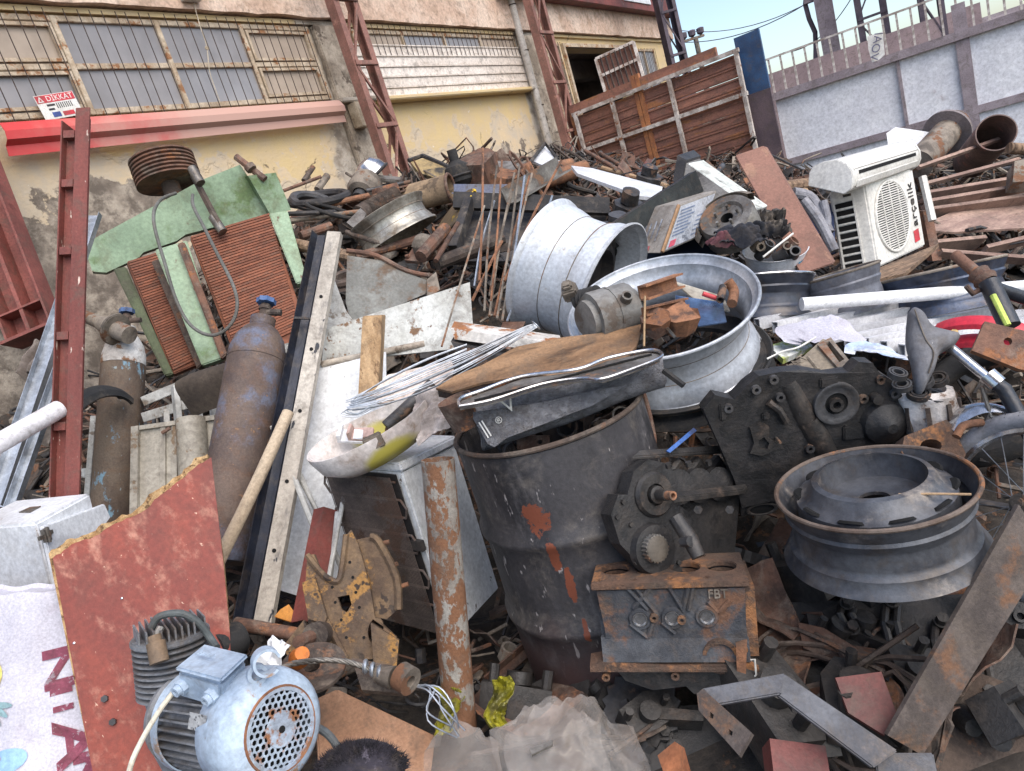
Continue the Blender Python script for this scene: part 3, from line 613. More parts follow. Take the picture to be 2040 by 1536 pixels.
rim('dark tyre bead ring under the big silver truck rim', 1345, 716, 2.42, .32, .07, tilt(1345, 716, .5, -.2, .98), mt['rubber'], name='bead_ring', group=None)
m_rimw = mat('rim_white', S(206,210,214), S(184,188,194), 3, c=S(140,128,116), t=.64, w=.1, cs=8, d=S(110,96,84), dt=.72, ds=22, rough=.45, metal=.15, bs=60, bump=.06, grime=.2, gs=5, gc=S(160,154,146))
rim('white painted truck rim lying on its side behind the wires', 1222, 582, 2.92, .295, .34, tilt(1222, 582, .42, .93, -.36), m_rimw, drop=.86, disc=(-.12, .03, .17, .15), mdisc=mt['black'])
rim('black rim stacked just right of the big silver rim', 1520, 555, 3.0, .205, .2, tilt(1520, 555, .03, -.04, 1), drop=-1, m=mat('rim_blackgloss', S(62,66,76), S(44,46,54), 4, c=S(120,112,106), t=.62, rough=.3, metal=.3, bs=60, bump=.05), lip=mt['chrome'])
rim('dusty grey rim tipped under the brown leaning board', 1668, 545, 2.95, .165, .2, tilt(1668, 545, .06, -.28, .97), drop=-1, m=mat('rim_grey', S(122,124,132), S(92,94,102), 4, c=S(146,138,130), t=.58, w=.2, rough=.5, metal=.2, bs=60), lip=mt['scrapgrey'])
rim('wide black rim lying below the air conditioner', 1862, 540, 2.95, .255, .2, tilt(1862, 540, .03, -.2, .98), drop=-1, m=mat('rim_black3', S(74,84,104), S(46,50,62), 4, c=S(100,90,90), t=.62, rough=.35, metal=.3, bs=60), lip=mt['scrapgrey'])
rim('old dusty chrome rim tilted on top of the back heap', 768, 426, 4.3, .262, .17, tilt(768, 426, .13, -.52, .85), mat('rim_old', S(176,172,162), S(128,120,108), 5, c=S(104,92,78), t=.56, w=.12, rough=.35, metal=.5, bs=60, rgh2=.85), disc=(-.05, .01, .13, .1), drop=.87)

# ---------------------------------------------------------------- rusty block marked FBT
m_cast = mat('cast_blue_grey', S(80,83,88), S(52,54,59), 7, c=S(108,78,60), t=.585, w=.1, cs=4.5, rough=.75, bs=110, bump=.5)
m_castr = mat('cast_rust', S(106,80,64), S(78,62,53), 9, c=S(150,104,68), t=.54, w=.1, rough=.9, bs=110, bump=.7)
fb = Face((1187, 1168, 1.84), (1482, 1160, 1.76), (1222, 1335, 1.855)); e = thg('engine_block', 'rusty four cylinder engine block with FBT cast on its side', 'engine block', fb.M)
Lx = fb.l(1482, 1160)[0]; Dp = .2; hb = fb.l(1222, 1335)[1]
bores = [Lx*(i+.5)/4 for i in range(4)]
part(e, 'deck', prism(rect(-.012, Lx+.012, -Dp, .01), -.008, .008, [circ(b, -Dp*.5, .039, 20) for b in bores] + [circ(b+dx, y, .007, 6) for b in bores for dx, y in ((-.042, -.02), (-.042, -Dp+.02))]).tr(Matrix(((1,0,0,0),(0,0,1,0),(0,1,0,0),(0,0,0,1)))), m_castr, bev=.002)
for b in bores: part(e, 'bore', lathe([(.0395, -.011), (.0395, -.16), (.001, -.16)], 20).tr(Matrix(((1,0,0,0),(0,0,1,0),(0,1,0,0),(0,0,0,1)))).at(b, 0, -Dp*.5), m_castr)
sk = prism([(.0, -.012), (Lx, -.012), (Lx-.012, hb*.45), (Lx+.02, hb*.8), (Lx+.015, hb), (-.0, hb), (.02, hb*.75)], -Dp+.01, 0)
wallf = prism([(0, -.0125), (Lx, -.0125), (Lx-.005, hb*.5), (Lx, hb*.82), (.012, hb*.82), (.012, hb*.5)], -.03, -.002).noise(.004, 14)
part(e, 'side_wall', wallf, m_cast, 0); part(e, 'back_wall', wallf.at(0, 0, -Dp+.035), m_cast, 0)
part(e, 'end_wall', ppd((Lx-.006, -.0125, -.004), (0, hb*.8, 0), (0, 0, -Dp+.01), (.03, 0, 0)).noise(.006, 12), m_castr, 0)
part(e, 'end_wall', ppd((.01, -.0125, -.032), (0, hb*.8, 0), (0, 0, -Dp+.065), (-.012, 0, 0)), m_cast, 0)
part(e, 'skirt', prism([(-.035, hb*.9), (.0, hb*.86), (Lx*.5, hb*.9), (Lx, hb*.9), (Lx+.02, hb*.94), (Lx+.02, hb*.98), (-.035, hb*.97)], -.05, .022).noise(.006, 22), m_castr, 0, label='rusted lower flange'); part(e, 'skirt_slope', ppd((0, hb*.62, -.003), (Lx, 0, 0), (0, hb*.25, .02), (0, 0, -.02)).noise(.004, 16), m_cast, 0)
part(e, 'sump_rail', prism([(.02, hb*.975), (Lx*.97, hb*.975), (Lx*.97, hb*1.28), (Lx*.6, hb*1.3), (Lx*.55, hb*1.22), (.12, hb*1.27), (.05, hb*1.15)], -Dp*.6, -.01).noise(.006, 14), mt['oily2'], 0)
for x, y in ((1275, 1233), (1340, 1231), (1408, 1228)):
    q = fb.l(x, y); part(e, 'core_plug', lathe([(.0, .002), (.014, .002), (.017, .007), (.0195, .007), (.021, -.001)], 24).at(*q, 0), mt['chrome']); part(e, 'boss', torus(.024, .006, 24, 6).at(*q, 0), m_cast)
for a, b in (((1248,1170),(1290,1215)), ((1300,1165),(1262,1212)), ((1262,1166),(1310,1225)), ((1330,1165),(1362,1218)), ((1372,1166),(1360,1218)), ((1410,1198),(1430,1220)), ((1455,1196),(1432,1220)), ((1255,1243),(1290,1270)), ((1318,1240),(1345,1262)), ((1300,1240),(1292,1268)), ((1372,1215),(1380,1170))):
    part(e, 'rib', tube([V((*fb.l(*a), 0)), V((*fb.l(*b), 0))], .0065, 6), m_cast)
for x, y in ((1303,1228), (1358,1232), (1345,1343), (1208,1345), (1480,1290)): part(e, 'bolt_boss', pipe(.011, .006, -.01, .014, 12).at(*fb.l(x, y), 0), m_castr)
part(e, 'lettering', text('FBT', .034, .006, .9, .01).at(*fb.l(1430, 1183), .001), mt['scrapgrey'])
part(e, 'core_plug', lathe([(.0, .004), (.018, .004), (.024, -.001)], 20).tr(Matrix.Rotation(pi/2, 4, 'Y')).at(Lx+.028, hb*.42, -.1), mt['steeldark'])
part(e, 'pump_port', pipe(.045, .01, -.01, .012, 20).at(*fb.l(1435, 1305), 0), m_castr)
q = fb.l(1473, 1265); part(e, 'gasket_strip', prism(fb.poly((1463,1268),(1485,1262),(1482,1350),(1466,1350)), .03, .036), mt['rustorange'])
part(e, 'clip', tube([V((*fb.l(*c), .034)) for c in ((1492,1302),(1500,1300),(1503,1330),(1492,1345))], .0025, 5), mt['plastic'])

# ---------------------------------------------------------------- big oily block on top
f1_ = Face((1425, 795, 1.98), (1800, 742, 1.95), (1475, 1012, 2.09)); e = thg('engine_block', 'large oily black engine block with round filter flange, on top of the pile', 'engine block', f1_.M)
ol = f1_.poly((1400,815),(1425,787),(1462,796),(1490,765),(1512,750),(1560,742),(1600,738),(1650,745),(1692,742),(1712,722),(1738,722),(1752,740),(1790,765),(1806,800),(1814,860),(1806,932),(1640,975),(1478,1012),(1462,960),(1440,900))
part(e, 'casting', prism(ol, -.05, -.0).noise(.006, 12), mt['oily'], 0)
part(e, 'back_casting', prism([(x*.84+.04, y*.6-.13) for x, y in ol], -.16, -.051).noise(.006, 10), mt['oily'], 0)
part(e, 'filter_flange', lathe([(.032, -.002), (.032, .006), (.05, .006), (.057, .012), (.063, .01), (.064, -.002)], 36).at(*f1_.l(1665, 803), 0), mt['steeldark'], 60)
part(e, 'filter_stem', pipe(.02, .009, -.002, .016, 20).at(*f1_.l(1663, 804), 0), mt['oily2']); part(e, 'filter_bore', cyl(.032, -.001, .001, 24).at(*f1_.l(1665, 803), 0), mt['hole'])
part(e, 'web', tube([V((*f1_.l(1572,765), -.022)), V((*f1_.l(1600,820), -.018)), V((*f1_.l(1612,850), -.018))], [.03, .034, .03], 12), mt['oily2'])
part(e, 'web', tube([V((*f1_.l(1612,840), -.02)), V((*f1_.l(1635,880), -.016)), V((*f1_.l(1660,925), -.02))], [.036, .036, .034], 12), mt['oily2'])
part(e, 'web', lathe([(.07, -.01), (.06, .02), (.045, .03), (.014, .055)], 20, cap1=True).at(*f1_.l(1760, 840), 0), mt['oily'])
part(e, 'sensor_boss', cyl(.014, .0, .03, 14).at(*f1_.l(1740, 790), 0), mt['oily2'])
for x, y in ((1505,775),(1540,755),(1553,790),(1598,820),(1612,892),(1718,793),(1780,783),(1450,812),(1752,755)): part(e, 'bolt_boss', pipe(.013, .007, -.004, .012, 14).at(*f1_.l(x, y), 0), mt['steeldark'])
part(e, 'mount_pad', prism(f1_.poly((1492,850),(1512,838),(1530,848),(1528,870),(1545,880),(1545,892),(1515,905),(1492,900),(1500,880)), -.002, .012, [[f1_.l(*c) for c in ((1508,875),(1520,868),(1530,880),(1526,892),(1512,892))]]), mt['oily2'])
part(e, 'stud', cyl(.004, .0, .035, 8).at(*f1_.l(1546, 872), 0), mt['steel'])
for x, y, w_, h_ in ((1525,828,.022,.022),(1700,860,.06,.045),(1440,820,.02,.05),(1790,820,.03,.05),(1650,760,.05,.03)): part(e, 'pad', cbox(*f1_.l(x, y), .002, w_, h_, .014), mt['oily'], bev=.004)
part(e, 'oil_gallery', tube([V((*f1_.l(1530,800), .004)), V((*f1_.l(1550,815), .01)), V((*f1_.l(1565,840), .004))], .011, 8), mt['oily2'])
dk0, dk1 = V((*f1_.l(1478, 1012), 0)), V((*f1_.l(1806, 932), 0)); dd = (dk1-dk0)
part(e, 'deck', ppd(dk0-V((0, .006, .01)), dd, V((0, -.012, -.19)), V((0, -.028, 0))).noise(.003, 12), mt['oily'], 0)
for i in range(4):
    c = dk0+dd*((i+.5)/4)+V((0, -.022, -.005)); part(e, 'bore_ring', torus(.042, .007, 24, 6).tr(Matrix.Diagonal((1, .42, 1, 1))).at(*c), mt['oily2']); part(e, 'bore', lathe([(0, .003), (.042, .001)], 24).tr(Matrix.Diagonal((1, .42, 1, 1))).at(*c), mt['hole'])

# ---------------------------------------------------------------- middle block with crankshaft
f2_ = Face((1225, 990, 1.86), (1400, 955, 1.99), (1290, 1140, 1.88)); e = thg('engine_block', 'greasy black engine block with crank stub and toothed timing pulley', 'engine block', f2_.M)
ol = f2_.poly((1262,938),(1290,915),(1335,925),(1360,975),(1345,1000),(1372,1020),(1398,1062),(1402,1118),(1355,1142),(1290,1142),(1236,1085),(1216,1025),(1232,985),(1250,985))
part(e, 'timing_cover', prism(ol, -.05, 0).noise(.004, 14), mt['oily'], 0, .0)
bx_ = f2_.poly((1260,985),(1500,960),(1490,1120),(1330,1140),(1250,1060)); part(e, 'crankcase', prism(bx_, -.32, -.051).noise(.008, 9), mt['oily'], 0)
wfr = lambda x, y, dd_: f2_.M.inverted() @ P(x, y, dd_)
part(e, 'seal_ring', lathe([(.028, .0), (.03, .012), (.055, .014), (.062, .004), (.062, -.002)], 32).at(*f2_.l(1302, 985), 0), mt['oily2'])
c = f2_.l(1302, 985); part(e, 'crank_stub', lathe([(.024, .0), (.024, .02), (.015, .022), (.015, .06)], 18, cap1=True).at(*c, 0), mt['oily2']); part(e, 'stub_tip', pipe(.012, .005, .06, .085, 14).at(*c, 0), mt['rustorange'])
c = f2_.l(1290, 1090); tp = [((.034 if i % 2 else .038)*cos(2*pi*i/44), (.034 if i % 2 else .038)*sin(2*pi*i/44)) for i in range(44)]
part(e, 'pulley', prism(tp, .004, .045).at(*c, 0), mt['steel']); part(e, 'pulley_face', lathe([(.0, .05), (.026, .05), (.034, .046), (.034, .0451)], 24).at(*c, 0), mat('brass_grey', S(110,102,92), S(84,78,70), 9, rough=.6))
part(e, 'pump_housing', lathe([(.07, -.002), (.064, .02), (.045, .024), (.0, .024)], 28).at(c[0]+.012, c[1]-.006, 0), mt['oily'])
for x, y in ((1240,1000),(1255,1045),(1228,1030),(1330,1060),(1350,1120),(1300,1130),(1265,1120),(1385,1080)): part(e, 'bolt', bolt(.007, .009).at(*f2_.l(x, y), 0), mt['oily2'])
part(e, 'water_outlet', tube([wfr(1345,1030,1.84), wfr(1375,1075,1.81), wfr(1392,1110,1.79)], [.02, .022, .018], 12), mt['oily2'])
part(e, 'sensor', cyl(.014, 0, .03, 12).tr(f2_.M.inverted() @ fz(P(1360, 1080, 1.81), P(1385, 1078, 1.77))), mt['steeldark'])
for i, x in enumerate((1345, 1385, 1425, 1462)):
    y = 948-i*3; part(e, 'bearing_cap', tube([wfr(x-18, y+32, 2.06+i*.05), wfr(x-14, y-8, 2.06+i*.05), wfr(x+2, y-24, 2.08+i*.05), wfr(x+16, y-4, 2.1+i*.05), wfr(x+18, y+30, 2.1+i*.05)], .02, 8), mt['oily2'])
    part(e, 'bolt', bolt(.009, .014).tr(f2_.M.inverted() @ fdir(P(x-12, y-16, 1.91+i*.05), V((0, 0, 1)))), mt['oily2'])
    part(e, 'crank_web', cyl(.05, -.012, .012, 20).tr(f2_.M.inverted() @ fdir(P(x+4, y+22, 1.97+i*.05), f2_.n)), mt['oily'])
g = prism(f2_.poly((1255,905),(1440,890),(1445,900),(1440,910),(1270,918)), -.24, -.236); part(e, 'pan_flange', ppd(wfr(1258,910,1.93), wfr(1440,898,2.17)-wfr(1258,910,1.93), wfr(1275,895,1.97)-wfr(1258,910,1.93), wfr(1258,918,1.93)-wfr(1258,910,1.93)), mt['oily2'], bev=.003)
part(e, 'pan_flange', ppd(wfr(1340,992,1.85), wfr(1482,975,2.03)-wfr(1340,992,1.85), wfr(1352,978,1.90)-wfr(1340,992,1.85), wfr(1341,1004,1.85)-wfr(1340,992,1.85)), mt['oily2'], bev=.003)
for x in (1392, 1455): part(e, 'bolt', bolt(.012, .016).tr(f2_.M.inverted() @ fz(P(x, 1015, 1.93), P(x-6, 1018, 1.87))), mt['oily2'])

# ---------------------------------------------------------------- upside down block in the shade at lower right
f3_ = Face((1580, 1200, 1.95), (1990, 1330, 1.72), (1660, 1400, 1.75)); e = thg('engine_block', 'upturned brown black engine block in the shade under the dark rim', 'engine block', f3_.M)
part(e, 'rail', prism(f3_.poly((1590,1240),(1640,1250),(1840,1370),(1905,1400),(1890,1420),(1800,1385),(1600,1290)), -.03, .0, [circ(*f3_.l(x, y), .005, 8) for x, y in ((1625,1262),(1690,1295),(1740,1322),(1800,1355))]).noise(.003, 12), mt['rust'], 0)
part(e, 'casting', prism(f3_.poly((1560,1180),(1960,1160),(2060,1300),(2060,1540),(1600,1420)), -.3, -.06).noise(.01, 8), mt['oily'], 0)
for x0, y0, x1, y1 in ((1690,1195,1700,1235),(1780,1190,1790,1275),(1965,1275,1975,1365),(1880,1230,1890,1310)):
    for dx in (-10, 14): part(e, 'bearing_cap', tube([V((*f3_.l(x0+dx, y0), -.05)), V((*f3_.l(x0+dx-6, (y0+y1)/2), -.025)), V((*f3_.l(x1+dx, y1), -.05))], .011, 8), mt['oily2'])
    for xx, yy in ((x0, y0-4), (x1, y1+6)): part(e, 'bolt', (cyl(.02, -.06, -.03, 16)+bolt(.015, .02).at(0, 0, -.03)).at(*f3_.l(xx, yy), 0), mt['oily2'])
part(e, 'block_end', prism(f3_.poly((1880,1310),(2060,1370),(2060,1540),(1830,1540)), -.055, -.015).noise(.012, 10), mt['rustdark'], 0)
part(e, 'lobe', tube([V((*f3_.l(1915,1420), -.02)), V((*f3_.l(1935,1460), .03))], [.03, .02], 12), mt['oily2']); part(e, 'lobe', tube([V((*f3_.l(2000,1450), -.02)), V((*f3_.l(1985,1490), .04))], [.03, .022], 12), mt['oily2'])
f4_ = Face((1960, 1150, 1.85), (2060, 1180, 1.8), (1965, 1240, 1.8)); e = thg('cylinder_head', 'black cylinder head behind the flat bar at the right edge', 'cylinder head', f4_.M)
part(e, 'casting', prism(f4_.poly((1940,1160),(1975,1140),(2080,1160),(2090,1260),(2020,1250),(1995,1275),(1965,1230)), -.12, 0).noise(.006, 14), mt['oily'], 0)
for x, y in ((1985,1185),(2005,1165),(1980,1235),(2030,1230)): part(e, 'bolt_boss', pipe(.016, .007, -.002, .016, 14).at(*f4_.l(x, y), 0), mt['oily2'])
f5_ = Face((1250, 1400, 1.95), (1560, 1400, 1.9), (1300, 1500, 1.85)); e = thg('gearbox_casing', 'black gearbox casing in the gap beneath the FBT block', 'gearbox', f5_.M)
part(e, 'casing', prism(f5_.poly((1230,1400),(1600,1380),(1640,1480),(1600,1545),(1300,1545)), -.3, -.04).noise(.012, 8), mt['oily'], 0)
part(e, 'lug', prism(f5_.poly((1285,1425),(1320,1418),(1400,1425),(1400,1445),(1290,1440)), -.04, .03, [circ(*f5_.l(1312, 1432), .006, 8)]), mt['oily2']); part(e, 'lug', prism(f5_.poly((1500,1420),(1570,1410),(1620,1425),(1600,1470),(1520,1470)), -.04, .02), mt['oily2'])
for x, y in ((1345,1480),(1325,1452),(1560,1440)): part(e, 'bolt', (cyl(.022, 0, .01, 16)+bolt(.016, .02).at(0, 0, .01)).at(*f5_.l(x, y), -.04), mt['oily2'])

# ---------------------------------------------------------------- flat bar and tow hitch
m_flat = mat('flat_bar', S(98,88,82), S(70,62,58), 9, c=S(112,82,62), t=.58, w=.12, rough=.75, bs=100, bump=.3)
splate('flat_bar', [(1768,1462,1.5),(2052,985,1.55),(1845,1492,1.49),(2120,1020),(2060,1185),(1838,1500),(1800,1515)][:2]+[(1838,1500,1.49)]+[(2100,1100)] if False else [(1768,1465,1.5),(2030,1005,1.55),(2090,1100,1.55),(1838,1505)], .012, m_flat, 'long brown grey flat steel bar slanting across the lower right', 'steel bar')
fh = Face((1392, 1375, 1.52), (1545, 1345, 1.5), (1470, 1480, 1.42)); h_ = thg('tow_hitch', 'grey bent flat steel hitch with drilled end plate, lower right', 'hitch', fh.M)
m_hitch = mat('hitch_grey', S(94,96,102), S(68,69,75), 8, c=S(118,106,98), t=.6, w=.14, rough=.6, bs=100, bump=.3)
def bent(par, name, segs, t, m):
    for i, sg in enumerate(segs):
        f, g = plate(sg, t); pF(par, name, g, m, f, bev=.003)
f, g = plate([(1388,1382,1.52),(1400,1372,1.52),(1498,1460,1.4),(1472,1505),(1392,1415)], .012, [[(1415,1418),(1422,1424),(1420,1432),(1412,1428)], [(1452,1452),(1460,1458),(1458,1466),(1450,1462)]]); pF(h_, 'end_plate', g, m_flat, f)
f, g = plate([(1398,1371,1.53),(1565,1340,1.53),(1556,1382,1.5),(1425,1405)], .013); pF(h_, 'arm', g, m_hitch, f, bev=.003)
f, g = plate([(1562,1341,1.54),(1790,1495,1.44),(1740,1530,1.42),(1548,1384)], .013); pF(h_, 'arm', g, m_hitch, f, bev=.003)
f, g = plate([(1740,1500,1.46),(1860,1500,1.44),(1880,1600,1.4),(1760,1600)], .014); pF(h_, 'foot_plate', g, m_hitch, f, bev=.003)
def rbox(name, a, b, wpx, hpx, m, label, cat, hollow=True, group=None):
    p, q = P(*a), P(*b); M = fz(p, q, _R); w = px(wpx, a[2]); h = px(hpx, a[2]); t = .004
    g = prism(rect(-w/2, w/2, -h/2, h/2), 0, (q-p).length, [rect(-w/2+t, w/2-t, -h/2+t, h/2-t)] if hollow else ())
    return solo(name, g, m, label, cat, M, group)
m_redt = mat('red_tube', S(112,60,55), S(88,48,45), 5, c=S(176,130,116), t=.7, rough=.6, bs=90, d=S(96,60,50), dt=.68, ds=20)
rbox('square_tube', (1590,1560,1.5), (1580,1488,1.55), 110, 60, m_redt, 'short red rusty square tube stub at the bottom right edge', 'steel tube')
splate('steel_plate', [(1664,1350,1.62),(1756,1338,1.62),(1785,1418,1.56),(1762,1465),(1690,1420)], .01, m_redt, 'red painted steel offcut plate behind the grey hitch', 'steel plate')
wsolo('brick', ppd(P(1312,1505,1.6), P(1345,1475,1.62)-P(1312,1505,1.6), P(1362,1490,1.66)-P(1345,1475,1.62), V((0, 0, -.12))).noise(.008, 14), mat('brick_orange', S(172,110,76), S(140,88,62), 12, rough=.95, bs=80), 'broken orange brick at the bottom edge below the hitch', 'brick', smooth=0)
# ================================================================ left and centre
# ---------------------------------------------------------------- red chipboard
m_chip = mat('chipboard_red', S(140,64,48), S(118,52,42), 3, c=S(172,122,104), t=.53, w=.22, cs=14, st=(1.0, .6, 1), d=S(196,160,138), dt=.68, ds=60, rough=.6, bs=60, bump=.15, grime=.45, gs=6, gc=S(104,56,46))
m_chipcore = mat('chip_core', S(206,172,124), S(160,122,80), 30, c=S(110,82,56), t=.58, cs=40, rough=.95, bs=160, bump=1, grime=.2)
top = [(105,1112),(150,1080),(190,1068),(235,1040),(285,1020),(320,985),(355,960),(395,925),(421,911)]
fc = Face((105,1112,1.95), (421,911,2.12), (458,1262,1.95))
rb = thg('chipboard_panel', 'broken red painted chipboard panel standing behind the electric motor', 'board', fc.M)
edge = [fc.l(*p) for p in top]; j = [edge[0]]
for i in range(len(edge)-1):
    for k in range(1, 7):
        f = k/6; x = edge[i][0]+(edge[i+1][0]-edge[i][0])*f; y = edge[i][1]+(edge[i+1][1]-edge[i][1])*f; j.append((x, y+.006*noise.noise(V((x*60, y*60, 0)))))
part(rb, 'painted_face', prism(j + fc.poly((445,1120),(458,1262),(470,1700),(215,1700)), -.002, 0), m_chip)
j2 = [(x-.004, y+.018+.012*noise.noise(V((x*30, y*30, 5)))) for x, y in j]
part(rb, 'chip_core', prism(j2 + fc.poly((443,1120),(456,1262),(468,1700),(217,1700)), -.03, -.0022).noise(.002, 40), m_chipcore, 0)
for x, y in ((210,1392),(226,1438)): part(rb, 'bolt', bolt(.009, .01).at(*fc.l(x, y), 0), mt['steeldark'])
for x, y in ((148,1281),(243,1192)): part(rb, 'nail', lathe([(.0045, .0), (.003, .003), (0, .004)], 10).at(*fc.l(x, y), 0), mt['chrome'])
# ---------------------------------------------------------------- white cabinet behind
o = P(70,1042,2.12); a = P(-90,1055,2.24)-o; b = P(180,982,2.4)-o; c = P(120,1240,2.16)-o
cb = thg('steel_cabinet', 'white metal cabinet with a small steel hinge, left behind the sack', 'cabinet', Matrix.Translation(o))
part(cb, 'body', ppd((0,0,0), a, b, c), mt['white'], bev=.008); fd = Face((70,1042,2.12), (180,982,2.4), (120,1240,2.16))
pF(cb, 'door', prism(fd.poly((76,1050),(200,1005),(212,1032),(105,1180)), .002, .016), mt['white'], fd, bev=.003)
pF(cb, 'hinge', (box(-.012,.012,-.02,.02,0,.012)+box(-.03,.03,-.006,.006,.0,.008)+tube([V((0,-.024,.012)),V((0,.024,.012))], .005, 8)).at(*fd.l(78,1068), .016), mt['steel'], fd)
ft = Face((70,1042,2.12), (-90,1055,2.24), (180,982,2.4)); pF(cb, 'latch', prism(ft.poly((38,1022),(60,1012),(82,1010),(60,1022)), .0, .004), mt['steel'], ft)
# ---------------------------------------------------------------- printed sack
fs = Face((0,1180,2.0), (170,1165,2.0), (60,1536,1.86))
m_sack = mat('sack_weave', S(198,196,206), S(182,180,190), 4, c=S(170,164,176), t=.62, w=.2, rough=.8, bs=160, bump=.12, grime=.3, gc=S(160,154,162), gs=5)
def sackz(x, y): return .05*(1-min(1, abs(x-.02)/.26)**2.2) + .022*noise.noise(V((x*9, y*4, 1))) + .012*abs(noise.noise(V((x*16, y*5, 3)))) + .004*noise.noise(V((x*40, y*16, 3)))
sk_ = thg('woven_sack', 'white woven plastic sack with faded fruit print, lower left corner', 'sack', fs.M)
def sackfn(u, v):
    x = -.26+.56*u + .02*noise.noise(V((v*4, 0, 2))); y = -.72+.735*v + .02*noise.noise(V((u*6, 1, 0)))
    return (x, y, sackz(x, y)*min(1, 6*u*(1-u)+.2) - (.06 if v > .97 else 0))
part(sk_, 'cloth', sheet(50, 60, sackfn, .004), m_sack, 0 or 60); part(sk_, 'back_cloth', sheet(20, 20, lambda u, v: (-.26+.56*u, -.72+.72*v, -.03-.08*sin(pi*u)), .004), m_sack, 60)
def onsack(g, lift=.0035): return G([V((p[0], p[1], sackz(p[0], p[1])*min(1, 6*((p[0]+.26)/.56)*(1-(p[0]+.26)/.56)+.2)+lift)) for p in g.v], g.f)
def disc(cx, cy, rx, ry, a=0, n=28, k=5):
    g = G(); rr = Matrix.Rotation(a, 3, 'Z')
    for i in range(k+1):
        for q in range(n): p = rr @ V((rx*i/k*cos(2*pi*q/n), ry*i/k*sin(2*pi*q/n), 0)); g.v.append(V((p.x+cx, p.y+cy, 0)))
    for i in range(k):
        for q in range(n): g.f.append((i*n+q, i*n+(q+1) % n, (i+1)*n+(q+1) % n, (i+1)*n+q))
    return g
part(sk_, 'print', onsack(disc(*fs.l(4,1350), .036, .05)), mat('print_yellow', S(226,212,120), S(214,198,110), 4, rough=.8, bump=.1), 60)
part(sk_, 'print', onsack(disc(*fs.l(38,1510), .055, .03, rad(12))), mat('print_bluepale', S(150,186,222), S(136,172,210), 4, rough=.8), 60); part(sk_, 'print', onsack(disc(*fs.l(8,1512), .03, .016, rad(20)), .005), mat('print_pink', S(206,150,158), rough=.8), 60)
m_tealp = mat('print_teal', S(150,178,182), S(128,160,166), 8, rough=.8)
for i in range(7):
    a_ = rad(200+i*26); c0 = fs.l(8,1400); part(sk_, 'print', onsack(disc(c0[0]+.03*cos(a_), c0[1]+.03*sin(a_), .034, .008, a_, 14, 3), .006), m_tealp, 60)
m_plum = mat('print_plum', S(182,104,124), S(166,92,114), 8, c=S(210,190,200), t=.6, w=.04, cs=40, rough=.8)
for s_, x, y, sz in (('N', 126,1330,.1), ('I', 131,1374,.07), ('I', 136,1408,.06), ('A', 150,1480,.115), ('R', 176,1528,.1)):
    part(sk_, 'lettering', onsack(text(s_, sz, 0, 1.5, .035).rot(rad(-80)).at(*fs.l(x, y), 0)), m_plum, 0)
# ---------------------------------------------------------------- electric motor with pump head
m_mot = mat('motor_blue', S(176,192,208), S(150,166,184), 4, c=S(150,120,96), t=.62, w=.04, cs=6, d=S(120,86,62), dt=.7, ds=14, rough=.45, bs=60, bump=.1, grime=.35, gc=S(130,126,122))
m_motg = mat('motor_grey', S(136,138,142), S(104,106,110), 6, c=S(88,80,74), t=.58, w=.14, rough=.6, metal=.2, bs=90)
fan = P(556,1452,1.42); rear = P(372,1425,1.62); MM = fz(rear, fan, V((0,0,1))); ml = (fan-rear).length
mo = thg('electric_motor', 'pale blue electric motor with rusty fan guard and finned pump head', 'electric motor', MM)
Rm = .104
part(mo, 'housing', cyl(Rm*.82, .0, ml-.08, 40), m_motg)
for i in range(36):
    a_ = 2*pi*i/36; part(mo, 'cooling_fin', cbox(Rm*.9, 0, (ml-.08)/2+.02, Rm*.24, .004, ml-.13).rot(a_), m_motg)
part(mo, 'end_bell', lathe([(.02, -.03), (Rm*.6, -.03), (Rm*.95, .0), (Rm, .02), (Rm*.8, .03)], 40), m_motg)
for i in range(9): part(mo, 'rear_fin', box(-Rm*1.05, -Rm*.2, -.09+i*.022, -.086+i*.022, -.02, .07), m_motg)
part(mo, 'strap_ring', lathe([(Rm*1.03, .05), (Rm*1.06, .05), (Rm*1.06, .075), (Rm*1.03, .075)], 40, closed=True), m_mot)
part(mo, 'fan_cover', lathe([(Rm*1.04, ml-.12), (Rm*1.12, ml-.11), (Rm*1.14, ml-.04), (Rm*1.08, ml-.012), (Rm*.92, ml+.004), (Rm*.76, ml+.008)], 48), m_mot, 60)
hp = []
for i in range(-8, 9):
    for k in range(-8, 9):
        x = (i+(k % 2)*.5)*.0135; y = k*.0117; r_ = sqrt(x*x+y*y)
        if .032 < r_ < .077: hp.append((x, y))
gg = lathe([(.007, ml+.0095), (.034, ml+.0095), (.035, ml+.0065)], 36) + lathe([(.0715, ml+.0065), (.0725, ml+.0095), (Rm*.765, ml+.0095)], 40)
for x, y in hp:
    k0 = len(gg.v); gg.v += [V((x+.0079*cos(rad(30+60*i)), y+.0079*sin(rad(30+60*i)), ml+.008)) for i in range(6)] + [V((x+.0054*cos(rad(30+60*i)), y+.0054*sin(rad(30+60*i)), ml+.008)) for i in range(6)] + [V((x+.0054*cos(rad(30+60*i)), y+.0054*sin(rad(30+60*i)), ml+.006)) for i in range(6)]
    gg.f += [(k0+i, k0+(i+1) % 6, k0+6+(i+1) % 6, k0+6+i) for i in range(6)] + [(k0+6+i, k0+6+(i+1) % 6, k0+12+(i+1) % 6, k0+12+i) for i in range(6)]
part(mo, 'fan_guard', gg, mat('guard_paint', S(170,184,198), S(150,160,174), 6, c=S(140,96,66), t=.55, w=.06, cs=9, rough=.5))
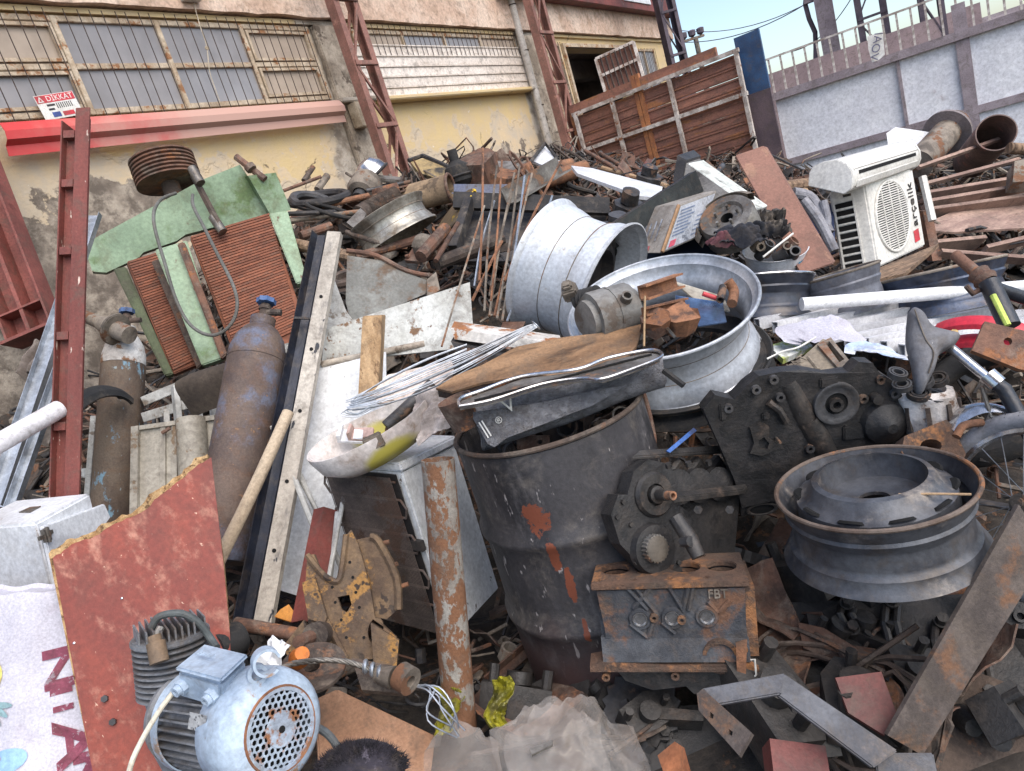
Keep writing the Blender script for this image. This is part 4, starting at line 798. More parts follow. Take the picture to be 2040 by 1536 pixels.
part(mo, 'guard_back', cyl(Rm*.75, ml-.03, ml-.028, 32), mt['hole']); part(mo, 'rust_ring', torus(Rm*.775, .004, 40, 6).at(0, 0, ml+.006), mat('guard_rust', S(150,104,74), S(120,80,58), 14, rough=.9)); part(mo, 'shaft_hole', cyl(.007, ml+.0095, ml+.011, 12), mt['hole'])
tb = Face((352,1340,1.46), (432,1378,1.38), (398,1290,1.6)) if False else None
o = P(352,1338,1.44); a = P(440,1362,1.38)-o; b = P(408,1292,1.55)-o; c = P(356,1390,1.47)-o
bxg = ppd(o, a, b, c); pW(mo, 'terminal_box', bxg, m_mot, bev=.008); up = -c.normalized()*.012
pW(mo, 'box_lid', ppd(o+up*.1-a*.03-b*.03, a*1.06, b*1.06, up), m_mot, bev=.005)
ff = Face((352,1338,1.44),(440,1362,1.38),(356,1390,1.47))
for x, y in ((425,1384),(366,1366)): pF(mo, 'cable_gland', (cyl(.016, 0, .012, 6)+pipe(.011, .005, .012, .022, 12)).at(*ff.l(x, y), 0), m_mot, ff)
fl_ = Face((352,1334,1.43),(440,1356,1.37),(408,1288,1.54)); pF(mo, 'embossing', sum((box(-.022+i*.009, -.017+i*.009, -.006, .006, 0, .002) for i in range(5)), G()).at(*fl_.l(412,1318), .014), m_mot, fl_)
pW(mo, 'lifting_eye', lathe([(.022, -.016), (.0275, -.016), (.0275, .016), (.022, .016)], 26, closed=True, a0=.6, a1=5.9).tr(fz(P(530,1318,1.40), P(520,1305,1.45))).at(0, 0, 0), m_mot); pW(mo, 'eye_lug', pipe(.02, .008, -.012, .012, 18).tr(fz(P(512,1342,1.42), P(506,1334,1.46))), m_mot)
pW(mo, 'name_plate', ppd(P(378,1418,1.40), P(412,1426,1.38)-P(378,1418,1.40), P(374,1452,1.41)-P(378,1418,1.40), -ray(390,1430)*.003), mat('plate_alu', S(206,206,206), S(170,170,172), 40, c=S(90,90,92), t=.58, cs=60, rough=.4, metal=.3))
cpn = P(340,1270,1.66); cpb = P(352,1392,1.66); CM = fz(cpb, cpn); cl_ = (cpn-cpb).length
for i in range(9): pW(mo, 'pump_fin', lathe([(.062, 0), (.084, .002), (.084, .006), (.062, .008)], 32, closed=True).at(0, 0, .02+i*.0135).tr(CM), m_motg)
pW(mo, 'pump_cylinder', cyl(.066, 0, cl_, 28).tr(CM), m_motg); pW(mo, 'pump_head', cyl(.086, cl_-.004, cl_+.012, 32).tr(CM), m_motg, bev=.004)
for i in range(11):
    x = -.07+i*.014; h_ = sqrt(max(0, .082**2-x*x)); pW(mo, 'head_fin', box(x-.002, x+.002, -h_, h_, cl_+.012, cl_+.04).rot(rad(35)).tr(CM), m_motg)
pW(mo, 'air_fitting', (cyl(.02, 0, .045, 16)+cyl(.014, .045, .06, 12)).tr(fz(P(318,1320,1.55), P(312,1290,1.56))), mat('brass_old', S(150,124,96), S(120,98,76), 9, rough=.6)); pW(mo, 'air_fitting', tube([P(320,1250,1.6), P(308,1275,1.58), P(314,1300,1.56)], .009, 10), mt['steel'])
wcurve('air_hose', [(302,1250,1.62),(318,1228,1.62),(360,1222,1.63),(395,1240,1.64),(418,1270,1.65),(432,1290,1.63)], 7.5, mat('hose_grey', S(84,90,90), S(66,70,70), 6, rough=.6), 'dark grey rubber hose arching over the finned pump head', 'hose', 10)
wcurve('power_lead', [(366,1362,1.49),(345,1380,1.45),(315,1420,1.42),(285,1470,1.4),(262,1520,1.38),(250,1575,1.36)], 5, mat('lead_cream', S(214,208,190), S(196,188,170), 6), 'cream electric lead hanging from the motor box', 'cable', 10)
wcurve('hose', [(628,1448,1.62),(652,1462,1.6),(672,1490,1.58),(682,1540,1.56)], 8, mat('hose_grey2', S(100,106,108)), 'short grey hose end beside the fan guard', 'hose', 10)
# ---------------------------------------------------------------- brown board, fur scrap, plastic, on the floor
splate('particle_board', [(610,1400,1.9),(672,1372,1.95),(868,1465,1.92),(858,1545),(815,1600),(640,1600),(630,1440)], .03, mat('board_brown', S(172,132,104), S(150,112,86), 5, c=S(118,90,70), t=.6, w=.1, rough=.9, bs=110, bump=.2), 'brown particle board lying flat at the bottom centre', 'board', bev=.004)
def fur():
    g = G(); c = P(715,1570,1.5); random.seed(3)
    for i in range(5200):
        a_ = random.uniform(0, pi); b_ = random.uniform(.0, pi/2); d_ = V((cos(a_)*cos(b_)*.105, -abs(sin(a_)*cos(b_))*.09+.03, sin(b_)*.085)); p = c+d_
        n_ = (d_.normalized()+V((random.gauss(0,.6), random.gauss(0,.6), random.gauss(0,.6)))).normalized()*random.uniform(.008, .02); s_ = n_.orthogonal().normalized()*.0012; k = len(g.v)
        g.v += [p-s_, p+s_, p+n_]; g.f.append((k, k+1, k+2))
    base = lathe([(.001, .083), (.04, .078), (.075, .06), (.098, .03), (.104, 0)], 24).tr(Matrix.Translation(c)); return base+g
wsolo('fur_scrap', fur(), mat('fur_dark', S(50,46,54), S(30,28,34), 20, c=S(96,90,100), t=.58, rough=.95, bump=0), 'fuzzy dark grey fur scrap at the bottom edge beside the motor', 'fur scrap', smooth=0)
m_film = bpy.data.materials.new('plastic_film'); m_film.use_nodes = True; _n_ = NB(m_film); _b = _n_.n['Principled BSDF']; _tc = _n_.add('ShaderNodeTexCoord')
_f = _n_.noise(_tc.outputs['Object'], 8, 8, .7); _n_.l.new(_n_.mix(_n_.ss(_f, .4, .62), S(196,190,184), S(150,140,132)), _b.inputs['Base Color']); _b.inputs['Roughness'].default_value = .22
_n_.l.new(_n_.m('ADD', _n_.m('MULTIPLY', _n_.ss(_f, .35, .65), .24), .05), _b.inputs['Alpha'])
def film(fc, nx, ny, x0, x1, y0, y1, amp, seed):
    def fn(u, v):
        ang = 2*pi*u; x = x0+(x1-x0)*u; y = y0+(y1-y0)*v; e = 4*u*(1-u)
        p = V((x*4+.4*noise.noise(V((y*6, x*6, 1))), y*4, seed)); q = abs(noise.noise(p))+.45*abs(noise.noise(p*2.1))+.12*abs(noise.noise(p*4.5))
        return (x+.03*noise.noise(V((y*9, seed, 0))), y+.035*noise.noise(V((x*8, seed, 4))), amp*(q-.35)+.05*e*(1-v))
    return sheet(nx, ny, fn, .0012)
def crumple(x0, x1, y0, y1, amp, seed):
    r = random.Random(seed); W = [(r.uniform(0, 2*pi), r.uniform(.045, .2), r.random(), r.uniform(2, 6)) for _ in range(11)]
    def fn(u, v):
        x = x0+(x1-x0)*u; y = y0+(y1-y0)*v; z = 0
        for a_, wl, ph, k in W:
            t_ = (x*cos(a_)+y*sin(a_))/wl+ph+.25*noise.noise(V((x*k, y*k, seed+a_))); z += wl*abs((t_ % 1)-.5)*(.5+noise.noise(V((x*5, y*5, a_*3))))
        e = 4*u*(1-u); ed = 1-.35*max(0, abs(v-.5)*2-.6)*max(0, abs(u-.5)*2-.4)*4
        return (x0+(x1-x0)*(.5+(u-.5)*ed)+.03*noise.noise(V((y*9, seed, 0))), y0+(y1-y0)*(.5+(v-.5)*ed)+.045*noise.noise(V((x*11, seed, 4)))+.015*noise.noise(V((x*40, seed, 4))), amp*2.6*(z-.22)+.03*e)
    return sheet(110, 90, fn, .0008)
ff = Face((985,1400,1.78), (1250,1385,1.8), (1000,1540,1.66)); L_ = ff.l(1250,1385)[0]; hh = ff.l(1000,1560)[1]
solo('plastic_bag', crumple(-.01, L_+.01, hh-.1, -.01, .055, 3), m_film, 'crumpled clear plastic bag below the oil drum', 'plastic bag', ff.M, smooth=28)
solo('bag_film', crumple(.02, L_*.8, hh-.02, .02, .055, 9), m_film, 'second crumpled clear film tucked behind the plastic bag', 'plastic film', ff.M @ Matrix.Translation((.01, -.01, -.07)), smooth=28)
ff2 = Face((862,1455,1.74), (985,1450,1.74), (900,1540,1.66)); solo('plastic_film', crumple(-.01, ff2.l(1000,1450)[0], ff2.l(900,1600)[1], .0, .03, 5), m_film, 'loose flap of greyish plastic film left of the clear bag', 'plastic film', ff2.M, smooth=28)
m_yel = mat('yellow_film', S(160,154,44), S(120,116,34), 12, c=S(100,98,30), t=.58, rough=.4, bump=.3)
for k, (fcs, lab) in enumerate(((Face((862,1372,1.95),(905,1358,1.95),(880,1440,1.9)), 'yellow plastic scrap crumpled left of the rusty pipe'), (Face((968,1358,1.95),(1000,1350,1.95),(975,1435,1.9)), 'yellow plastic strip hanging right of the rusty pipe'))):
    solo('yellow_plastic', sheet(14, 20, lambda u, v, k=k: (.065*u*(1-.5*abs(v-.4))+.02*sin(v*5+k), -.12*v, .05*noise.noise(V((u*3, v*5, k*4)))+.012*noise.noise(V((u*14, v*18, k)))), .0015), m_yel, lab, 'plastic scrap', fcs.M, smooth=20)
solo('metal_chip', prism([(-.03, -.006), (.025, -.009), (.03, .004), (-.028, .008)], 0, .006).noise(.004, 50), mt['steel'], 'small grey metal chip resting on the clear plastic bag', 'metal chip', fdir(P(1080,1490,1.68), tilt(1080,1490,.6,-.2,1), V((1,.3,0))))
# ---------------------------------------------------------------- rusty pipe
rod('steel_pipe', (918,1452,1.98), (872,915,1.93), 33, mat('pipe_rustpaint', S(150,146,138), S(118,110,102), 7, c=S(118,82,58), t=.49, w=.05, cs=24, rough=.75, bs=110, bump=.4, st=(1, 1, .6)), 'rusty pipe with flaking grey paint standing before the fridge', 'pipe', hollow=.12, n=32)
# ---------------------------------------------------------------- fridge
o = P(800,938,2.26); a = P(642,925,2.5)-o; b = P(906,884,2.62)-o; c = P(905,1270,2.33)-o
fg = thg('refrigerator', 'small white fridge turned backwards with black condenser grid', 'refrigerator', Matrix.Translation(o))
part(fg, 'body', ppd((0,0,0), a, b, c), mt['whiteb'], bev=.006); part(fg, 'top_lid', ppd(a*-.03+b*-.03, a*1.06, b*1.06, -c.normalized()*.03), mt['white'], bev=.006, label='dirty white fridge top')
fk = Face((800,938,2.26), (642,925,2.5), (905,1270,2.33)); wd_ = -fk.l(642,925)[0] if fk.l(642,925)[0] < 0 else fk.l(642,925)[0]
ca = a.normalized(); cc = c.normalized(); cn = ca.cross(cc); cn = cn if cn.dot(o-CAM) < 0 else -cn
def cpt(u, v, z): return a*u + c*v + cn*z
m_cond = mat('condenser_black', S(104,92,86), S(78,68,64), 12, c=S(84,64,54), t=.58, rough=.6)
pts = []
for i in range(9):
    v = .06+i*.105; pts += [(cpt(.07, v, .018), cpt(.95, v, .018), cpt(.99, v+.05, .018), cpt(.95, v+.1, .018))] if i % 2 == 0 else [(cpt(.95, v, .018), cpt(.07, v, .018), cpt(.03, v+.05, .018), cpt(.07, v+.1, .018))]
path = [p for s_ in pts for p in s_[:3]]; part(fg, 'condenser_coil', tube(path, .0045, 7), m_cond)
for i in range(52):
    u = .1+.82*i/51; part(fg, 'condenser_wire', tube([cpt(u, .03, .024), cpt(u, .97, .024)], .0016, 4, False), m_cond, 0)
part(fg, 'condenser_backing', ppd(cpt(.06, .02, .006), a*.9, c*.96, cn*.003), mat('condenser_back', S(40,36,35), S(30,27,27), 8, grime=.15))
for v in (.4, .92): part(fg, 'bracket', ppd(cpt(-.02, v, .004), a*.12, c*.06, cn*.02), mt['black'], bev=.002)
# ---------------------------------------------------------------- basin full of bits
m_bas = mat('basin_white', S(216,210,206), S(196,186,182), 4, c=S(150,130,112), t=.58, w=.12, cs=8, rough=.4, bs=60, bump=.05, gs=5, grime=.5, gc=S(150,134,118))
def basmat():
    n = NB(m_bas); b = n.n['Principled BSDF']; old = b.inputs['Base Color'].links[0].from_socket; tc = n.add('ShaderNodeTexCoord'); v = tc.outputs['Object']; sx = n.add('ShaderNodeSeparateXYZ'); n.l.new(v, sx.inputs[0])
    q = n.m('ADD', n.m('POWER', n.m('DIVIDE', n.m('ADD', sx.outputs[0], -.02), .1), 2.0), n.m('POWER', n.m('DIVIDE', n.m('ADD', sx.outputs[2], -.03), .05), 2.0)); q = n.m('ADD', q, n.m('MULTIPLY', n.noise(v, 14, 6), 1.2))
    n.l.new(n.mix(n.m('SUBTRACT', 1, n.ss(q, 1.0, 1.9)), old, S(186,176,84)), b.inputs['Base Color'])
basmat()
bc = P(768,905,2.3); BXv = (P(880,868,2.42)-P(665,905,2.3)); BM_ = fdir(bc, V((-.1, -.1, 1)).normalized(), BXv)
bs_ = thg('ceramic_basin', 'white boat shaped basin stained yellow, filled with small scrap', 'basin', BM_)
def basin(k=1, zz=0):
    g = G(); n_ = 40; lv = [(.35, .0), (.7, .008), (.92, .045), (1, .1), (1.0, .112)] if k == 1 else [(1*.97, .112), (.96, .1), (.85, .05), (.6, .02), (.3, .018)]
    for r, z in lv:
        for i in range(n_):
            a_ = 2*pi*i/n_; x = .222*cos(a_)*r; y = .135*sin(a_)*r*(1-.25*cos(a_)); g.v.append(V((x, y, z+.03*(cos(a_) > .6)*(z > .09)*(cos(a_)-.6))))
    return g, len(lv), n_
g1, l1, n_ = basin(1); g2, l2, _ = basin(2); g = G(g1.v+g2.v)
for r in range(l1+l2-1):
    for i in range(n_): g.f.append((r*n_+i, r*n_+(i+1) % n_, (r+1)*n_+(i+1) % n_, (r+1)*n_+i))
g.f += [tuple(reversed(range(n_))), tuple((l1+l2-1)*n_+i for i in range(n_))]
part(bs_, 'bowl', g, m_bas, 50); part(bs_, 'rim_tile', box(-.03, .03, -.135, -.11, .075, .12).rot(rad(-8)), mt['scrapgrey'], bev=.004)
rod('tool_handle', (770,850,2.28), (862,765,2.34), 13, mt['steeldark'], 'thick dark pipe end sticking up out of the stained basin', 'pipe', n=16)
for k, (x, y, lab, m_) in enumerate(((720,868,'pink cardboard scrap in the stained basin','x'),(700,872,'white tin scrap in the stained basin','y'),(830,850,'dark iron offcut in the stained basin','z'),(795,858,'rusty bracket in the stained basin','w'))):
    M = fdir(P(x, y, 2.33), V((random.uniform(-.4,.4), -.5, .8)).normalized()); solo('scrap_piece', (box(-.04,.04,-.025,.025,0,.01)+box(-.04,-.03,-.025,.025,.01,.035)+box(.01,.04,-.02,.02,.01,.022)).noise(.008, 20, k), [mat('card_pink', S(190,160,150)), mt['white'], mt['steeldark'], mt['rust']][k], lab, 'scrap piece', M)
# white rag over the basin
solo('white_rag', sheet(26, 26, lambda u, v: (.16*u+.02*noise.noise(V((v*4, u*2, 1))), -.16*v*(1-.3*u), .035*sin(3*u)+.03*noise.noise(V((u*4, v*4, 2)))+.01*noise.noise(V((u*12, v*12, 2)))-.05*v*v), .003), mat('rag', S(206,196,192), S(176,164,158), 6, rough=.95), 'dirty white rag hanging over the end of the stained basin', 'rag', Face((826,790,2.3),(905,780,2.3),(850,870,2.2)).M, smooth=50)
# ---------------------------------------------------------------- wire bundle
random.seed(11); wb = thg('wire_bundle', 'long bent bundle of thin silver wires across the basin', 'wire bundle', Matrix.Translation(P(880,740,2.15)))
for i in range(26):
    o_ = random.uniform(-1, 1); t_ = random.uniform(-.02, .02)
    if i < 17: pts = [(692+random.uniform(-4,12), 808+o_*10, 2.1+t_), (760, 790+o_*18, 2.1+t_), (860, 752+o_*22, 2.12+t_), (960, 705+o_*16, 2.14+t_), (1040, 662+o_*9, 2.16), (1068+o_*3, 648+o_*3, 2.17)]
    else: pts = [(695+random.uniform(0,20), 800+o_*8, 2.14+t_), (760, 770+o_*12, 2.15+t_), (850, 725+o_*12, 2.16+t_), (930, 692+o_*8, 2.17+t_)]
    pW(wb, 'wire', tube(spline([P(*p) for p in pts], 4), .0016, 5), mt['galv'], 60)
pW(wb, 'tie', torus(.016, .0025, 16, 6).tr(fdir(P(1068,648,2.17), _R+_U)), mt['galv']); 
for k in range(4): pW(wb, 'wire', tube(spline([P(700,812,2.1), P(690-k*4,818+k*3,2.09), P(712,824+k*2,2.09), P(740,806+k*4,2.1)], 4), .0016, 5), mt['galv'], 60)
# ---------------------------------------------------------------- bark board, chrome grille, carpet roll over the drum
m_bark = mat('bark_board', S(150,118,88), S(112,84,60), 4, c=S(84,64,48), t=.56, w=.14, rough=.9, bs=90, bump=.5, st=(.5, 2, 2), d=S(190,160,130), dt=.7, ds=26)
fbk = Face((868,772,2.05), (1280,648,2.2), (1215,742,2.02)); tp_ = fbk.poly((868,772),(905,748),(960,728),(1030,690),(1120,672),(1210,660),(1283,643),(1268,690),(1240,722),(1205,742),(1150,752),(1060,745),(960,762),(900,780))
bk = thg('wood_slab', 'rough brown wood slab with broken end resting across the drum', 'wood slab', fbk.M)
part(bk, 'face', prism(tp_, -.008, 0).noise(.004, 12), m_bark, 0); part(bk, 'core', prism([(x*.985+.004, y*.985) for x, y in tp_], -.034, -.0085).noise(.004, 16), mat('bark_dark', S(70,52,44), S(44,36,34), 14, c=S(140,84,48), t=.6, rough=.95, bs=120, bump=.8), 0)
fgr = Face((915,812,1.86), (1318,722,1.9), (925,786,1.95)); gr_ = thg('car_grille', 'bent chrome framed car grille lying under the wood slab', 'car grille', fgr.M)
fp = [(916,812),(918,796),(960,780),(1040,752),(1150,738),(1210,716),(1290,700),(1316,704),(1314,716),(1260,738),(1200,758),(1160,756),(1080,768),(980,800)]
part(gr_, 'chrome_frame', tube(spline([V((*fgr.l(*p), .004)) for p in fp+fp[:1]], 5), .0048, 8), mt['chrome'])
part(gr_, 'mesh_panel', prism(fgr.poly(*fp), -.008, -.004), mt['steel'])
for i in range(12):
    x = 945+i*29; y0 = 797-i*7.6; part(gr_, 'slat', tube([V((*fgr.l(x, y0), -.001)), V((*fgr.l(x+34, y0-8), -.001))], .0035, 5), mt['hole'])
m_carp = mat('carpet_grey', S(140,140,144), S(110,110,115), 30, c=S(128,126,130), t=.56, w=.1, cs=70, rough=.95, bs=240, bump=1)
ca_, cb_ = P(950,852,2.06), P(1318,740,2.06); CMx = fz(ca_, cb_, V((0, 0, 1))); Lc = (cb_-ca_).length
cr_ = thg('carpet_roll', 'rolled dark grey car carpet with white V print hanging into the drum', 'carpet roll', CMx)
def croll(u, v):
    th = 2*pi*1.15*u-.6; r = (.062-.012*u)*(1-.35*v)*(1+.12*noise.noise(V((u*3, v*3, 1)))); return (r*1.35*cos(th), r*sin(th), Lc*v*(1 if True else 0)+.012*noise.noise(V((u*8, v*2, 7))))
part(cr_, 'roll', sheet(64, 30, croll, .006), m_carp, 50)
fcp = Face((945,845,1.96), (1215,778,1.97), (965,880,1.955)); pF(cr_, 'flap', prism(fcp.poly((935,822),(1080,800),(1200,772),(1250,768),(1180,808),(1080,845),(1010,872),(985,892),(972,885)), -.006, 0).noise(.006, 14), m_carp, fcp, 0)
pF(cr_, 'lettering', text('V', .06, .001).rot(rad(14)).at(*fcp.l(1014, 808), .006), mt['plastic'], fcp); pF(cr_, 'lettering', text('®', .026, .001).rot(rad(14)).at(*fcp.l(994, 838), .006), mt['plastic'], fcp)
pF(cr_, 'lettering', (box(-.012, -.008, -.03, .02, 0, .001)+box(-.003, .001, -.03, .02, 0, .001)).rot(rad(18)).at(*fcp.l(968, 850), .006), mt['plastic'], fcp)
rod('strap_end', (1322,738,1.98), (1362,768,1.95), 7, mt['rubber'], 'frayed black strap end sticking out of the carpet roll', 'strap', n=6)
# things standing in the drum
cu = P(930,850,2.0); solo('rusty_cup', lathe([(.04, .0), (.05, .09), (.047, .09), (.037, .004), (.0, .004)], 28, cap0=False), mt['rust'], 'rusty open cup standing in the drum beside the carpet', 'cup', fdir(cu, V((-.1, 0, 1)).normalized()))
random.seed(5)
for k in range(26):
    a_ = random.uniform(0, 2*pi); r_ = sqrt(random.random())*.24; p = dc + V((r_*cos(a_), r_*sin(a_), -.05-random.random()*.05)); M = fdir(p, V((random.gauss(0,.5), random.gauss(0,.5), 1)).normalized())
    kk = k % 4; g = [prism(rect(-.05,.05,-.02,.02), 0, .005, [circ(.02, 0, .008, 8)]), pipe(.03, .006, 0, .04, 16), prism(lprof(.03,.03,.004), -.06, .06), torus(.03, .006, 18, 6)][kk]
    solo('drum_scrap', g.rot(random.uniform(0, 6), 'X'), [mt['rust'], mt['steel'], mt['rustdark'], mt['steeldark']][kk], ['small drilled rusty plate among the scrap inside the drum', 'short steel bush among the scrap inside the drum', 'rusty angle offcut among the scrap inside the drum', 'dark steel ring among the scrap inside the drum'][kk], 'scrap piece', M, 'small scrap inside the oil drum')
wsolo('bent_rod', tube(spline([P(1262,768,2.28), P(1275,830,2.22), P(1290,880,2.18), P(1299,890,2.17), P(1303,872,2.16), P(1290,810,2.2), P(1276,765,2.26)], 6), .0075, 8), mt['rust'], 'rusty rod bent into a hook at the right side of the drum', 'rod')
# ---------------------------------------------------------------- gas cylinders
def gascyl(label, a, b, rpx, m, mtop, d):
    p, q = P(*a), P(*b); M = fz(p, q, _R); L = (q-p).length; r = px(rpx, d); t = thg('gas_cylinder', label, 'gas cylinder', M, 'gas cylinders')
    pr = [(r*.9, 0), (r, .02), (r, L-.16)]; dm = [(r*1.0, L-.158), (r*.985, L-.11), (r*.86, L-.06), (r*.62, L-.02), (r*.42, L)]
    part(t, 'body', lathe(pr, 40, cap0=True), m, 60); part(t, 'shoulder', lathe(dm, 40), mtop, 60)
    part(t, 'neck_ring', lathe([(r*.42, L-.005), (r*.45, L), (r*.45, L+.035), (r*.3, L+.04), (r*.22, L+.045)], 24), mtop)
    part(t, 'valve', cyl(r*.18, L+.04, L+.1, 12)+cyl(r*.13, -.0, .07, 10).rot(pi/2, 'Y').at(0, 0, L+.065)+cyl(r*.24, L+.075, L+.09, 8), mt['rustdark'])
    w = part(t, 'hand_wheel', prism([(r*(.36 if i % 2 else .3)*cos(2*pi*i/16), r*(.36 if i % 2 else .3)*sin(2*pi*i/16)) for i in range(16)], L+.105, L+.125), mat('valve_blue', S(74,104,150), S(60,86,128), 9, rough=.5)); return t
m_cy1 = mat('cyl_brown', S(112,98,84), S(84,70,60), 6, c=S(120,150,166), t=.62, w=.05, cs=14, rough=.75, bs=120, bump=.3, d=S(140,150,150), dt=.68, ds=36, st=(1, 1, .5), gc=S(110,84,62))
m_cy2 = mat('cyl_bluegrey', S(104,88,78), S(78,66,62), 5, c=S(98,104,122), t=.53, w=.14, cs=4, rough=.7, bs=120, bump=.3, d=S(126,96,72), dt=.66, ds=30, gc=S(104,74,54))
m_cyw = mat('cyl_white', S(206,204,200), S(176,170,164), 6, c=S(124,88,60), t=.58, rough=.6, bs=80)
gascyl('brown rusty gas cylinder with white shoulder, left one', (222,1085,3.1), (250,665,3.35), 41, m_cy1, m_cyw, 3.25)
gascyl('blue grey rusty gas cylinder leaning behind the red board', (440,1120,2.55), (522,650,2.9), 57, m_cy2, m_cy2, 2.75)
# ---------------------------------------------------------------- red ladder post, silver profiles, pvc pipe
p0, p1 = P(128,1010,2.55), P(152,215,2.75); Mr = fz(p0, p1, _R); Lr = (p1-p0).length; ld = thg('steel_post', 'tall red oxide steel box post with open battened side', 'steel post', Mr)
m_ox = mat('oxide_post', S(124,66,58), S(98,50,44), 4, c=S(172,128,112), t=.6, w=.1, rough=.65, bs=90, bump=.2, d=S(206,186,172), dt=.67, ds=50, st=(1, 1, .3))
part(ld, 'face', prism([(-.002, 0), (.052, 0), (.052, .006), (.004, .006), (.004, .09), (-.002, .09)], 0, Lr), m_ox); part(ld, 'far_chord', prism([(-.058, .0), (-.053, .0), (-.053, .1), (-.058, .1)], 0, Lr-.05), m_ox)
part(ld, 'side_web', box(-.052, -.0035, .03, .036, 0, Lr-.12), m_ox)
for z in (.28, .62, .95, 1.22, 1.42): part(ld, 'batten', box(-.047, -.004, -.002, .029, z, z+.03), m_ox)
for k, (a, b, w_, lab) in enumerate((((-6,1010,2.75),(190,430,3.4),34,'wide galvanised steel profile leaning behind the red post'),((10,1060,2.7),(140,690,3.0),22,'second narrower galvanised profile beside the wide one'))):
    p, q = P(*a), P(*b); solo('steel_profile', prism(cprof(px(w_, a[2]), .03, .0025), 0, (q-p).length).rot(pi), mt['galv'], lab, 'steel profile', fz(p, q, _R))
rod('pvc_pipe', (-20,893,2.35), (118,815,2.6), 19, mat('pvc_dirty', S(222,220,222), S(204,200,202), 4, c=S(110,100,92), t=.6, w=.04, cs=6, rough=.45, bs=60, bump=.05), 'white plastic pipe with mud marks at the left edge', 'pipe', hollow=.1, n=28)
pf = P(165,628,3.3), P(258,668,3.2); t = thg('flanged_pipe', 'grey flanged pipe poking out behind the left gas cylinder', 'pipe', fz(*pf)); L = (pf[1]-pf[0]).length
part(t, 'tube', lathe([(.03, 0), (.03, L*.35), (.042, L*.5), (.042, L)], 24, cap0=True, cap1=True), mt['scrapgrey']); part(t, 'flange', cyl(.075, L*.68, L*.74, 28), mt['scrapgrey'], bev=.004)
# rubber mud flap, tyre strip, rags at the left
solo('tyre_strip', lathe([(.16, -.05), (.18, -.03), (.185, .0), (.18, .03), (.16, .05), (.15, .04), (.165, 0), (.15, -.04)], 40, closed=True, a0=.2, a1=3.0), mt['rubber'], 'black tyre section showing tread behind the left cylinder', 'tyre', fdir(P(195,850,3.05), tilt(195,850,.5,.8,-.4)))
for k, (x, y, w_, h_, lab) in enumerate(((95,830,45,90,'grey rag hanging behind the silver profiles'),(92,715,40,60,'dusty grey cloth bundle left of the silver profiles'))):
    f = Face((x-w_/2,y-h_/2,3.3),(x+w_/2,y-h_/2,3.3),(x-w_/2,y+h_/2,3.2)); W_ = f.l(x+w_/2,y-h_/2)[0]; H_ = abs(f.l(x-w_/2,y+h_/2)[1]); solo('rag', sheet(18, 24, lambda u, v: (W_*u, -H_*v*1.1, .05*noise.noise(V((u*4, v*2, k)))+.04*sin(u*9+v*2)), .004), mat('rag_grey%d' % k, S(150,140,132), S(110,100,94), 6, rough=.95), lab, 'rag', f.M, smooth=60)
# ---------------------------------------------------------------- green cooler machine
m_grn = mat('machine_green', S(140,162,134), S(120,142,116), 3, c=S(96,118,76), t=.56, w=.12, cs=4, d=S(96,62,50), dt=.655, ds=9, rough=.55, bs=60, bump=.12, gs=6, grime=.6, gc=S(104,108,80))
m_fin = mat('radiator_rust', S(136,84,62), S(108,66,50), 4, rough=.8, bs=60, rv=.08)
fgm = Face((170,500,3.85), (560,385,4.2), (300,480,3.82)); MG = Matrix.Translation(P(400,720,3.7)); gm = thg('cooler_unit', 'green industrial cooler frame with brown radiators and grooved pulley on top', 'cooler', MG)
def slab(name, pix, t, m, label=None, bev=.006):
    f, g = plate(pix, t); return pF(gm, name, g, m, f, bev=bev, label=label)
slab('header_plate', [(166,487,3.8),(388,366,4.05),(436,450,4.12),(370,467),(352,480),(285,503),(278,512),(212,543),(184,541)], .12, m_grn, None, 0)
slab('header_plate', [(478,328,4.1),(545,428,4.22),(440,463,4.12),(398,360)], .12, m_grn, None, 0)
slab('header_plate', [(494,350,4.06),(549,344,4.14),(580,418,4.22),(540,430)], .12, m_grn, None, 0)
slab('radiator', [(378,470,3.9),(535,425,4.1),(600,620,3.95),(580,690),(470,715)], .05, m_fin)
slab('radiator', [(252,520,3.8),(318,500,3.9),(405,720,3.75),(345,745)], .05, m_fin)
fr1, _ = plate([(378,470,3.9),(535,425,4.1),(600,620,3.95)], .01); fr2, _ = plate([(252,520,3.8),(318,500,3.9),(405,720,3.75)], .01)
for i in range(46):
    f = i/45; y0 = 472+f*235; a_ = fr1.l(382+f*92, y0+2); b_ = fr1.l(537+f*60, y0-44-f*10); pF(gm, 'fin', tube([V((*a_, .004)), V((*b_, .004))], .0085, 4), m_fin, fr1)
    if f < .96: a_ = fr2.l(256+f*92, 524+f*222); b_ = fr2.l(318+f*88, 506+f*212); pF(gm, 'fin', tube([V((*a_, .004)), V((*b_, .004))], .008, 4), m_fin, fr2)
slab('upright', [(308,497,3.72),(372,478,3.78),(448,712,3.62),(402,728)], .05, m_grn); slab('upright_edge', [(352,485,3.71),(366,480,3.72),(452,705,3.6),(440,715)], .045, mt['rust'])
slab('upright', [(535,425,4.08),(572,418,4.1),(612,560,3.95),(590,565)], .06, m_grn); slab('upright', [(225,535,3.82),(250,530,3.84),(345,745,3.62),(328,748)], .04, mat('green_dark', S(84,92,66), S(66,70,52), 6, rough=.7))
slab('side_panel', [(300,520,3.8),(325,512,3.8),(405,722,3.66),(392,735)], .06, mt['rustdark'])
for a, b in (((382,335),(400,365)), ((424,432),(444,462))): pW(gm, 'hinge_pin', cyl(.026, 0, .001, 12).tr(fz(P(*a, 3.92), P(*b, 3.9)))+tube([P(*a, 3.92), P(*b, 3.9)], .026, 14), mt['steel'])
